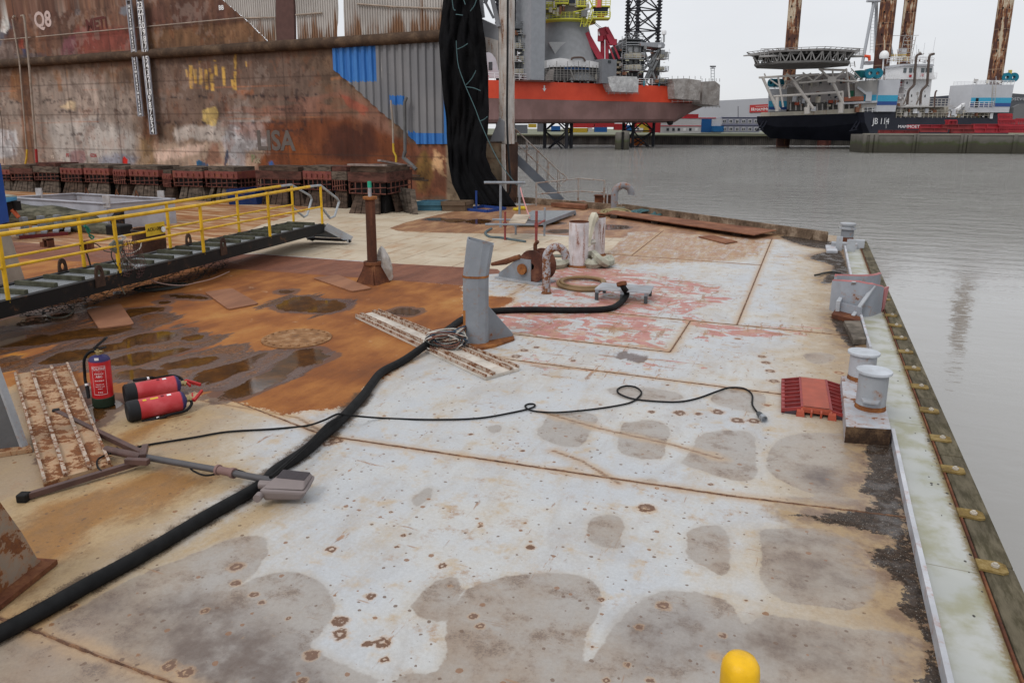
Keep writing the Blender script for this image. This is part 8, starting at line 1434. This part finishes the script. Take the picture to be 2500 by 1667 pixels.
# leg houses with stripes
M_LH = plain('leghouse', (.50, .51, .54), .6, 0, .3, .05, .4); M_CY = plain('cyan', (.05, .34, .52), .5); M_BL = plain('blue', (.03, .08, .26), .5); M_LHS = plain('leghouse_beige', (.40, .38, .36), .6, 0, .3, .08, .4)
def leghouse(P_, x0, x1, xb0, xb1, y0, y1, ys_, side=None, off=-1.):
    b = MB(); P_.slab(b, [(x0, y0), (x1, y0), (xb1, y1), (xb0, y1)], 7, off); lh_ = b.build('leg_house', M_LH, jb); f = lambda y: ((y-y0)/(y1-y0))
    for ya, yb_, m in ((ys_[0], ys_[1], M_CY), (ys_[1], ys_[2], M_BL)): b = MB(); X = lambda a, c, y: a+(c-a)*f(y); P_.slab(b, [(X(x0, xb0, ya), ya), (X(x1, xb1, ya), ya), (X(x1, xb1, yb_), yb_), (X(x0, xb0, yb_), yb_)], -.06, off); b.build('stripe', m, lh_)
    a, c = P_(x0, y0, off), P_(x1, y0, off); b = MB(); b.rails([a, c], 1.1, .06, 2, 1.6); b.rails([a+V((P_.n[0], P_.n[1], 0))*6, c+V((P_.n[0], P_.n[1], 0))*6], 1.1, .06, 2, 1.6); b.build('top_rail', M_WHITEP, lh_); return lh_
leghouse(p2, 2147, 2199, 2139, 2186, 195, 273, (233, 248, 257)); l4 = leghouse(p2, 2376, 2476, 2366, 2463, 207, 275, (239, 252, 261)); leghouse(p1, 1877, 1923, 1876, 1920, 218, 273, (247, 261, 268), off=4)
b = MB(); p2.rect(b, 2380, 240, 2386, 262, -.1, -1.1); b.build('doorway', M_BLK, l4); b = MB(); b.ladder(p2(2424, 262, -1.3), p2(2428, 207, -1.3), RT3, .9, .05, .6); b.build('ladder', M_CRB, l4)
b = MB(); p1.slab(b, [(2087, 198), (2148, 196), (2140, 262), (2087, 262)], 5, -.3); b.build('side_house', M_LHS, jb); b = MB(); p1.slab(b, [(2108, 232), (2142, 232), (2141, 250), (2108, 250)], -.05, -.3); b.build('stripe', M_CY, jb); b = MB(); p1.rect(b, 2072, 222, 2083, 240, -.1, -.35); b.build('green_panel', plain('green_panel', (.02, .12, .07)), jb)
# accommodation block with windows
M_ACC = paint('accom', (.40, .37, .36), .12, .5, dirt=.2); b = MB(); p1.slab(b, [(1922, 268), (1925, 205), (1948, 188), (2010, 180), (2075, 178), (2088, 186), (2088, 266)], 10, 2); ac = b.build('accommodation', M_ACC, jb); b = MB()
for x, y in ((1955, 208), (1977, 207), (2003, 202), (2053, 196), (2053, 202), (1952, 238), (1976, 236), (2000, 235), (2024, 232), (2040, 238), (2028, 205)): b = MB(); p1.rect(b, x-3, y-2.8, x+3, y+2.8, -.1, 2); b.build('window', M_WIN, ac)
b = MB(); p1.slab(b, [(1922, 268), (1922, 214), (1940, 214), (1940, 268)], 3, 1); b.build('stair_tower', plain('stair_tower', (.2, .185, .17)), jb)
b = MB(); p1.rect(b, 1925, 250, 2110, 272, 6, .8); b.build('under_deck', plain('under_deck', (.10, .095, .09), .8, 0, .2, .4, .5), jb); 
for x in range(1930, 2110, 13): b = MB(); b.bar(p1(x, 270, .5), p1(x, 254, .5), .35); b.build('stanchion', M_LHS, jb)
b = MB(); a, c = p1(2040, 254, .2), p1(2140, 249, .2); b.bar(a, c, 2.5, .5); b.rails([a, c], 1.6, .06, 2, 1.8); b.build('upper_walkway', M_LH, jb); b = MB(); b.bar(p1(2060, 243, -.5), p1(2108, 241, -.5), 1.4, 1.1); b.build('orange_boat', plain('boat_or', (.36, .13, .08)), jb)
for x, y in ((1945, 254), (2028, 249)): b = MB(); p1.rect(b, x-5, y-4, x+6, y+3, 1.5, -.3); b.build('red_case', plain('case_red', (.32, .07, .04)), jb)
b = MB(); b.bar(p1(2093, 213, -1), p1(2118, 232, -1), .9, .5); b.box(p1(2121, 236, -1), (1.4, 1, 2.4)); b.build('davit', M_LH, jb); b = MB(); b.rails([p1(2105, 276, -.1), p1(2142, 274, -.1)], 1.8, .06, 2, 1.3); b.build('rail', M_WHITEP, jb)
# white superstructure on the right
sp_ = PL(2186, 212, 2300, 214); b = MB(); sp_.slab(b, [(2207, 262), (2208, 195), (2275, 195), (2268, 262)], 9); sup = b.build('superstructure', M_WHITEP, jb); b = MB(); sp_.slab(b, [(2162, 194), (2162, 168), (2205, 160), (2275, 160), (2279, 165), (2280, 182), (2285, 194)], 9, -1.5); wh_ = b.build('wheelhouse', M_WHITEP, jb); b = MB(); sp_.slab(b, [(2163, 163), (2205, 156.5), (2279, 157), (2281, 162), (2205, 161), (2163, 168)], 9.5, -2.); b.build('roof', M_LH, wh_)
for x0, x1 in ((2205, 2212), (2219, 2226), (2229, 2234), (2248, 2256), (2259, 2263), (2266, 2274)): b = MB(); sp_.rect(b, x0, 167, x1, 178, -.1, -1.55); b.build('window', plain('window_grey', (.12, .14, .15), .2), wh_)
for x, y in ((2214, 203), (2207, 234), (2225, 234), (2258, 235)): b = MB(); sp_.rect(b, x-1.2, y-3, x+1.2, y+3, -.08); b.build('window', M_WIN, sup)
for x, y in ((2222, 186), (2251, 184)): b = MB(); sp_.rect(b, x-3, y-3, x+3, y+3, -.08, -1.55); b.build('red_mark', plain('mark_red', (.5, .05, .06)), wh_)
for y0, y1, x in ((200, 215, 2198), (232, 245, 2193)): b = MB(); sp_.rect(b, x-3, y0, x+4, y1-4, 1.5, 1); b.build('red_locker', plain('locker_red', (.35, .02, .03)), jb)
b = MB(); sp_.rect(b, 2188, 196, 2208, 262, 5, 3); b.build('stairwell', M_JD, jb)
for y in (215, 240, 258): b = MB(); b.rails([sp_(2187, y, 0), sp_(2206, y, 0)], 1.1, .06, 2, 1.2); b.build('rail', M_WHITEP, jb)
for dx in (0, 31):
    MB().tube(smooth_path([sp_(2215+dx*1.02, 256, -3), sp_(2218+dx*1.02, 224, -3), sp_(2231+dx*1.02, 208, -3), sp_(2233+dx*1.02, 190, -3), sp_(2236+dx*1.02, 150, -3), sp_(2239+dx*1.02, 136, -3), sp_(2249+dx*1.02, 132, -3)], 5), .33, 8).build('exhaust_pipe', plain('exhaust', (.10, .075, .065)), jb, smooth=True); b = MB(); b.bar(sp_(2206+dx, 256, -3), sp_(2220+dx, 222, -3), .3); b.build('pipe_strut', plain('strut_b', (.2, .17, .15)), jb)
MB().tube(smooth_path([p2(2281, 262, -1), p2(2282, 240, -1), p2(2284, 226, -1), p2(2287, 222, -1)], 4), .22, 8).build('small_exhaust', plain('exhaust2', (.12, .08, .07)), jb, smooth=True)
q = sp_(2158, 141, -3); MB().lathe([(.1, -.4), (1.05, -.3), (1.18, .1), (1.18, .6), (1.0, 1.2), (.6, 1.65), (.1, 1.8)], q, 24).build('satellite_dome', plain('dome_white', (.8, .8, .8), .4), jb, smooth=True); b = MB(); b.cyl(sp_(2153, 200, -3), sp_(2157, 144, -3), .18); b.build('dome_post', M_WHITEP, jb)
# mast with aerials, yellow rails
b = MB(); rr = random.Random(3); sm_ = PL(2150, 214, 2300, 214)
b.ladder(sm_(2208, 158), sm_(2222, 90), RT3, 3.2, .09, 1.); b.bar(sm_(2222, 158), sm_(2225, 90), .2); b.bar(sm_(2175, 88), sm_(2243, 87), .12); b.bar(sm_(2222, 86), sm_(2224, 60), .12)
for i in range(26): x, y = rr.uniform(2202, 2232), rr.uniform(86, 150); b.bar(sm_(x, y), sm_(x+rr.uniform(-6, 6), y+rr.uniform(-8, 8)), .1)
b.build('aerial_mast', M_LHS, jb)
for x0, y0, x1, y1 in ((2252, 150, 2258, 105), (2274, 150, 2284, 92), (2238, 150, 2238, 110)): b = MB(); b.bar(sm_(x0, y0), sm_(x1, y1), .07); b.build('whip_aerial', M_LH, jb)
b = MB(); sm_.rect(b, 2199, 118, 2212, 140, 1.5); b.build('mast_box', M_LH, jb)
b = MB()
for y in (136, 142, 148): b.bar(sm_(2172, y, -2), sm_(2220, y-2, -2), .18)
for x in range(2172, 2220, 5): b.bar(sm_(x, 150, -2), sm_(x, 132, -2), .16)
b.build('yellow_guard', plain('guard_yel', (.5, .34, .06)), jb); b = MB(); b.rails([sp_(2165, 157, -1.5), sp_(2205, 155, -1.5), sp_(2279, 157, -1.5)], 1.6, .06, 2, 1.2); b.rails([sp_(2165, 150, 0), sp_(2270, 150, 0)], 1.2, .06, 2, 1.4); b.build('roof_rail', M_WHITEP, jb); b = MB(); b.rails([sp_(2240, 194, -3), sp_(2286, 194, -3)], 1.6, .06, 2, 1.2); b.rails([sp_(2162, 195, -3), sp_(2205, 195, -3)], 1.6, .06, 2, 1.2); b.build('balcony_rail', M_WHITEP, jb)
# white crane mast (tall A frame) and orange wind sock
b = MB(); b.cyl(sm_(2103, 168, -1), sm_(2134, 4, -1), .42, n=10); b.cyl(sm_(2138, 150, 1), sm_(2140, -10, 1), .42, n=10); b.bar(sm_(2118, 3, -1), sm_(2150, 3, -1), 1.6, .5); b.ladder(sm_(2128, 130, 0), sm_(2133, 5, 0), RT3, .9, .05, .8); b.build('mast_frame', plain('mast_grey', (.42, .44, .47)), jb)
b = MB(); b.cyl(sm_(2178, 140, 3), sm_(2171, 95, 3), .4, n=8); b.build('boom_strut', plain('mast_grey2', (.42, .44, .47)), jb)
b = MB(); b.tube([sm_(2111, 137, -2), sm_(2122, 139, -2), sm_(2123, 149, -2)], [.35, .5, .35], 8); b.build('wind_sock', plain('sock', (.75, .10, .04)), jb); b = MB(); sm_.rect(b, 2113, 150, 2132, 158, 1.5, -1); b.build('grey_box', M_LH, jb)
# teal winches
M_TEAL = plain('winch_teal', (.015, .16, .23), .5)
for P_, xs_, y, r, off in ((p2, (2123, 2141), 180, 12, -2), (p1, (1887, 1902), 203, 10, 4), (p2, (2456, 2472), 190, 11, 1)):
    for x in xs_:
        w_ = thing('w', (0, 0, 0), 'x', 'y'); bpy.data.objects.remove(w_); q = P_(x, y, off); ax = nrm(V((P_.u[0], P_.u[1], 0))*.55+V((P_.n[0], P_.n[1], 0))*.8); rr_ = r*(q@HF)/1847
        b = MB(); b.lathe([(rr_*.35, -.9), (rr_, -.9), (rr_, -.6), (rr_*.6, -.5), (rr_*.6, .5), (rr_, .6), (rr_, .9), (rr_*.35, .9), (rr_*.35, -.9)], q, 20, ax); b.build('winch_drum', M_TEAL, jb, smooth=True)
b = MB(); p2.rect(b, 2100, 172, 2116, 190, 2, 0); b.build('winch_cabinet', plain('cab_teal', (.02, .18, .2)), jb); b = MB(); b.box(p2(2465, 183, 1), (.8, .8, 2.6)); b.build('light_post', plain('lp_yel', (.5, .4, .1)), jb)
# low working deck on the right
b = MB(); p2.slab(b, [(2186, 262), (2316, 260), (2314, 288), (2184, 288)], 5, 2); b.build('deck_house', M_CRB, jb); b = MB(); a, c = p2(2190, 262, .5), p2(2316, 260, .5); b.bar(a, c, 3, .3); b.rails([p2(2268, 260, .5), c], 2.0, .08, 2, 1.5); b.build('upper_deck', M_LHS, jb)
for x in range(2195, 2318, 9): b = MB(); b.bar(p2(x, 288, .8), p2(x, 263, .8), .2); b.build('frame_post', M_CRB, jb)
b = MB(); b.rails([p2(2188, 288, 0), p2(2422, 288, 0)], 2.0, .07, 2, 1.7); b.build('deck_rail', M_CRB, jb); b = MB(); p2.slab(b, [(2356, 263), (2425, 262), (2424, 288), (2405, 276), (2360, 274)], 4, .4); b.build('stern_house', M_CRB, jb)
b = MB(); b.bar(p2(2334, 270, 1), p2(2360, 250, 1), .9, .7); b.build('white_jib', M_WHITEP, jb)
cl_ = [(.45, .42, .36), (.3, .12, .06), (.5, .5, .45), (.15, .14, .13), (.42, .30, .08)]
for i in range(26): x = 2294+i*4.8; b = MB(); s_ = rr.uniform(.5, 1.1); b.box(p2(x, 286, 1.5+rr.uniform(0, 2)), (s_, s_, rr.uniform(.8, 2.2)), rr.uniform(0, 1)); b.build('deck_gear', plain('gear', cl_[i % 5]), jb)
b = MB(); b.rails([p2(2366, 263, -1.2), p2(2424, 262, -1.2)], 1.5, .06, 2, 1.8); b.build('rail', M_WHITEP, jb); b = MB(); b.box(p2(2383, 197, 0), (1, .6, .7)); b.bar(p2(2383, 207, 0), p2(2383, 197, 0), .15); b.build('searchlight', M_LHS, jb)
# helideck
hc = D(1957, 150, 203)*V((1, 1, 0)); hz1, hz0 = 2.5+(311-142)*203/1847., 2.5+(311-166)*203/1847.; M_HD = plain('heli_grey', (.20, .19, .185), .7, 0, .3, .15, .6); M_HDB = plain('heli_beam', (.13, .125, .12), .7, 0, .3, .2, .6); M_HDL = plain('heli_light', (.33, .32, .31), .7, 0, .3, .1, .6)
heli = thing('helideck', hc+V((0, 0, hz0)), 'grey octagonal helideck on a truss above the bow of the navy barge', 'helideck'); o8 = lambda r, z, k=8, ph=.39: [hc+V((math.cos(a+ph)*r, math.sin(a+ph)*r, z)) for a in np.linspace(0, 2*math.pi, k, False)]
b = MB(); b.prism([tuple(p[:2]) for p in o8(13.4, 0)], hz1, hz1+.5); b.build('deck_plate', M_HD, heli); b = MB(); ring_ = o8(13.4, hz1+.4); ring2 = o8(14.6, hz1+.75)
for i in range(8):
    a, c, a2, c2 = ring_[i], ring_[(i+1) % 8], ring2[i], ring2[(i+1) % 8]; b.bar(a2, c2, .12)
    for k in range(6): f = k/6; b.bar(a+(c-a)*f, a2+(c2-a2)*f, .1)
b.build('safety_net_frame', M_HD, heli); b = MB(); b.prism([tuple(p[:2]) for p in o8(12.4, 0)], hz0, hz0+.5); b.build('lower_plate', M_HDB, heli)
rt8, rb8 = o8(12.9, hz1), o8(12.0, hz0+.3)
for i in range(8):
    b = MB(); a, c, d_, e_ = rt8[i], rt8[(i+1) % 8], rb8[i], rb8[(i+1) % 8]; m = 4
    for k in range(m):
        f0, f1, fm = k/m, (k+1)/m, (k+.5)/m; b.cyl(a+(c-a)*f0, d_+(e_-d_)*fm, .16, n=6); b.cyl(d_+(e_-d_)*fm, a+(c-a)*f1, .16, n=6); b.cyl(a+(c-a)*f0, d_+(e_-d_)*f0, .14, n=6)
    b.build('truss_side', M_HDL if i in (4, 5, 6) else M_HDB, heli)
b = MB()
for k in range(-3, 4):
    for s in (RT3, HF): o_ = (HF if s is RT3 else RT3)*k*3.4; hl_ = math.sqrt(max(0, 12.2**2-(k*3.4)**2)); b.bar(hc+o_-s*hl_+V((0, 0, hz1-.3)), hc+o_+s*hl_+V((0, 0, hz1-.3)), .3, .6)
b.build('deck_beam', M_HDB, heli)
b = MB()
for k in (-2, 0, 2):
    o_ = HF*k*3; n_ = 7
    for j in range(n_): x0, x1 = -10+20*j/n_, -10+20*(j+1)/n_; b.cyl(hc+o_+RT3*x0+V((0, 0, hz1-.4)), hc+o_+RT3*(x0+x1)/2+V((0, 0, hz0+.2)), .17, n=6); b.cyl(hc+o_+RT3*(x0+x1)/2+V((0, 0, hz0+.2)), hc+o_+RT3*x1+V((0, 0, hz1-.4)), .17, n=6)
b.build('inner_truss', M_HDB, heli)
for px, w_, y_ in ((1890, 7, 150), (2083, 5, 150)):
    b = MB(); q = D(px, y_-12, 197); b.box(q, (w_, 3, .4)); b.rails([q-RT3*w_/2+V((0, 0, .2)), q+RT3*w_/2+V((0, 0, .2))], 1.6, .07, 3, 1.); b.build('side_platform', M_HDL, heli)
b = MB(); b.bar(D(1823, 136, 197), D(1860, 134, 199), 2.5, .3); b.bar(D(1823, 136, 197), D(1850, 130, 199), .3); b.build('approach_tip', M_HDL, heli)
hs_ = lambda px, py, d=198: D(px, py, d)
for q0, q1, w_ in (((1853, 190), (2000, 182), .45), ((1862, 190), (1897, 268), .6), ((1900, 190), (1912, 262), .4), ((1888, 236), (2058, 225), .5), ((1938, 200), (1985, 265), .7), ((1980, 180), (1938, 200), .4), ((2000, 168), (2030, 195), .45), ((2065, 172), (2032, 195), .45), ((2030, 195), (2058, 254), .7), ((1950, 203), (2030, 195), .4), ((2032, 196), (2095, 200), .4), ((2066, 168), (2070, 195), .35), ((2070, 202), (2074, 240), .4), ((1866, 180), (1870, 190), .3), ((1880, 195), (1905, 212), .3), ((1920, 180), (1945, 204), .4), ((1960, 178), (1985, 198), .35), ((1985, 198), (2008, 180), .35), ((2033, 168), (2033, 195), .35), ((1887, 240), (1905, 268), .3), ((2057, 225), (2056, 270), .5), ((1897, 238), (1897, 272), .8), ((1970, 262), (1970, 278), 1.2), ((1975, 240), (1972, 275), .5), ((2052, 250), (2052, 276), 1.1), ((2000, 170), (2068, 172), .45)):
    b = MB(); b.cyl(hs_(*q0), hs_(*q1), w_*.6, n=8); b.build('support_strut', plain('strut_cream', (.46, .43, .40)), heli, smooth=True)
b = MB(); b.box(hs_(2031, 195), (2., 1.2, 1.5)); b.build('strut_node', plain('node_cream', (.5, .47, .44)), heli); b = MB(); b.rails([D(1916, 210, 203), D(1945, 210, 203)], 1.3, .08, 3, .8); b.rails([D(1932, 212, 203), D(1955, 214, 203)], 2.5, .08, 4, .9); b.build('access_rail', plain('rail_cream', (.45, .42, .4)), heli)
b = MB(); b.ladder(D(2074, 172, 199), D(2097, 196, 199), V((.6, .2, .8)), 1.1, .1, .5); b.ladder(D(2080, 150, 199), D(2082, 165, 199), RT3, 1.2, .08, .5); b.build('access_stair', plain('stair_cream', (.45, .42, .4)), heli)
# ---- red steelwork stored on the pier
M_RS = plain('steel_red', (.33, .02, .03), .5, 0, .4, .2, .5); M_RS2 = plain('steel_red_dark', (.20, .03, .03), .6, 0, .3, .3, .5)
def beam(x0, y0, x1, y1, off, w_, h, m, lb, txt=None):
    a, c = pr(x0, y0, off), pr(x1, y1, off); a[2] = c[2] = (a[2]+c[2])/2; o = thing('red_girder', (a+c)/2, lb, 'girder', 'red girders stored on the concrete pier'); b = MB(); b.bar(a+Z3*h*.42, c+Z3*h*.42, w_, h*.12); b.bar(a-Z3*h*.42, c-Z3*h*.42, w_, h*.12); b.bar(a, c, w_*.6, h*.8); b.build('beam', m, o); b = MB()
    n = max(2, int(np.linalg.norm(c-a)/2.2))
    for i in range(n+1): q = a+(c-a)*i/n; b.bar(q-Z3*h*.4-HF*w_*.42, q+Z3*h*.4-HF*w_*.42, .15, .2)
    b.build('stiffener', m, o)
    if txt: b = MB(); text_mesh(txt, .95, (a+c)/2-RT3*4-HF*(w_*.55)-V((0, 0, 0)), (pr.u[0], pr.u[1], 0), Z3, b, .03); b.build('lettering', M_WHITEP, o)
beam(2145, 322, 2240, 322, 1.5, 1.2, .7, M_RS2, 'thin dark red girder at the left end of the pier'); beam(2215, 311, 2300, 309, 3.5, 1.2, 1., M_RS, 'bright red girder with white lettering lying on the others', 'MAMMOET'); beam(2245, 318, 2310, 318, 1.2, 1.4, 1.0, M_RS2, 'rusty red girder below the lettered one'); beam(2300, 311, 2372, 309, 2.4, 1.4, 1.1, M_RS2, 'dark red girder in the middle of the stored steelwork'); beam(2320, 321, 2375, 320, 1.0, 1.4, 1.0, M_RS2, 'brownish red girder low in the middle of the stack'); beam(2374, 311, 2470, 309, 2.2, 1.4, 1.3, M_RS, 'long bright red girder under the red stair frames'); beam(2374, 320, 2540, 318, 1.2, 1.4, 1.1, M_RS, 'lowest long red girder at the right edge'); beam(2310, 305, 2330, 304, 3., 2.2, 2.2, M_RS, 'stubby red machine frame between the girders')
def frames(x0, x1, y0, y1, n, lb, off):
    o = thing('red_frame_rack', pr((x0+x1)/2, y1, off), lb, 'rack', 'racks of red frames on the pier'); b = MB()
    b.bar(pr(x0, y1, off), pr(x1, y1, off), .3); b.bar(pr(x0, y0, off), pr(x1, y0, off), .25)
    for i in range(n): x = x0+(x1-x0)*i/(n-1); b.bar(pr(x, y1, off), pr(x+1.5, y0, off), .16); b.bar(pr(x+1, y1, off+1), pr(x-1, y0, off+1), .16)
    b.build('frame', M_RS, o)
frames(2437, 2470, 279, 291, 10, 'topmost rack of red frames nearest the white and blue leg house', 2.); frames(2437, 2482, 293, 306, 13, 'middle rack of red frames on the pier', 1.5); frames(2480, 2540, 291, 306, 16, 'rack of red frames cut by the right edge', 1.5); frames(2440, 2540, 308, 321, 24, 'lowest long rack of red frames', .6)

# ---- small fittings of the two vessels
M_DW = [M_CRB, M_LH, M_LHS, plain('fit_grey', (.2, .2, .2)), plain('fit_rust', (.22, .10, .06)), M_WHITEP]
def fittings(P_, x0, x1, y0, y1, n, par, off, seed, smin=.3, smax=1.1):
    rr = random.Random(seed)
    for i in range(n):
        x = rr.uniform(x0, x1); y = rr.uniform(y0, y1); b = MB(); k = rr.random(); o_ = off+rr.uniform(-1, .5)
        if k < .35: b.box(P_(x, y, o_), (rr.uniform(smin, smax), rr.uniform(smin, smax), rr.uniform(smin, smax*1.5)), rr.uniform(0, 1)); nm_ = 'equipment_box'
        elif k < .7: b.cyl(P_(x, y, o_), P_(x+rr.uniform(-9, 9), y+rr.uniform(-3, 3), o_), rr.uniform(.06, .16), n=6); nm_ = 'pipe_run'
        else: b.cyl(P_(x, y, o_), P_(x+rr.uniform(-1, 1), y-rr.uniform(5, 13), o_), rr.uniform(.05, .12), n=6); nm_ = 'vertical_pipe'
        b.build(nm_, M_DW[rr.randrange(6)], par)
fittings(p2, 2190, 2420, 266, 286, 60, jb, .6, 1); fittings(p1, 1930, 2100, 240, 270, 50, jb, .2, 2); fittings(sp_, 2165, 2280, 128, 156, 34, jb, .5, 3, .2, .6); fittings(p1, 1945, 2090, 188, 238, 30, ac, 1.5, 4, .2, .8)
fittings(sp_, 2190, 2270, 200, 258, 24, jb, -.8, 5, .2, .6); fittings(p2, 2378, 2470, 196, 206, 14, jb, 1, 6, .2, .8); fittings(p1, 2060, 2145, 190, 200, 16, jb, 0, 7, .2, .9)
fittings(hp, 1350, 1470, 170, 198, 40, wh, 1., 8, .3, 1.2); fittings(cr, 1322, 1440, 8, 36, 30, vs_, -1., 9, .3, 1.3); fittings(tR, 1512, 1630, 112, 206, 50, vs_, -.5, 10, .3, 1.1); fittings(PL(1238, 193, 1292, 195), 1240, 1290, 72, 186, 26, vs_, -.8, 11, .3, 1.)
fittings(hp, 1200, 1640, 188, 205, 40, vs_, 2., 12, .3, 1.5)
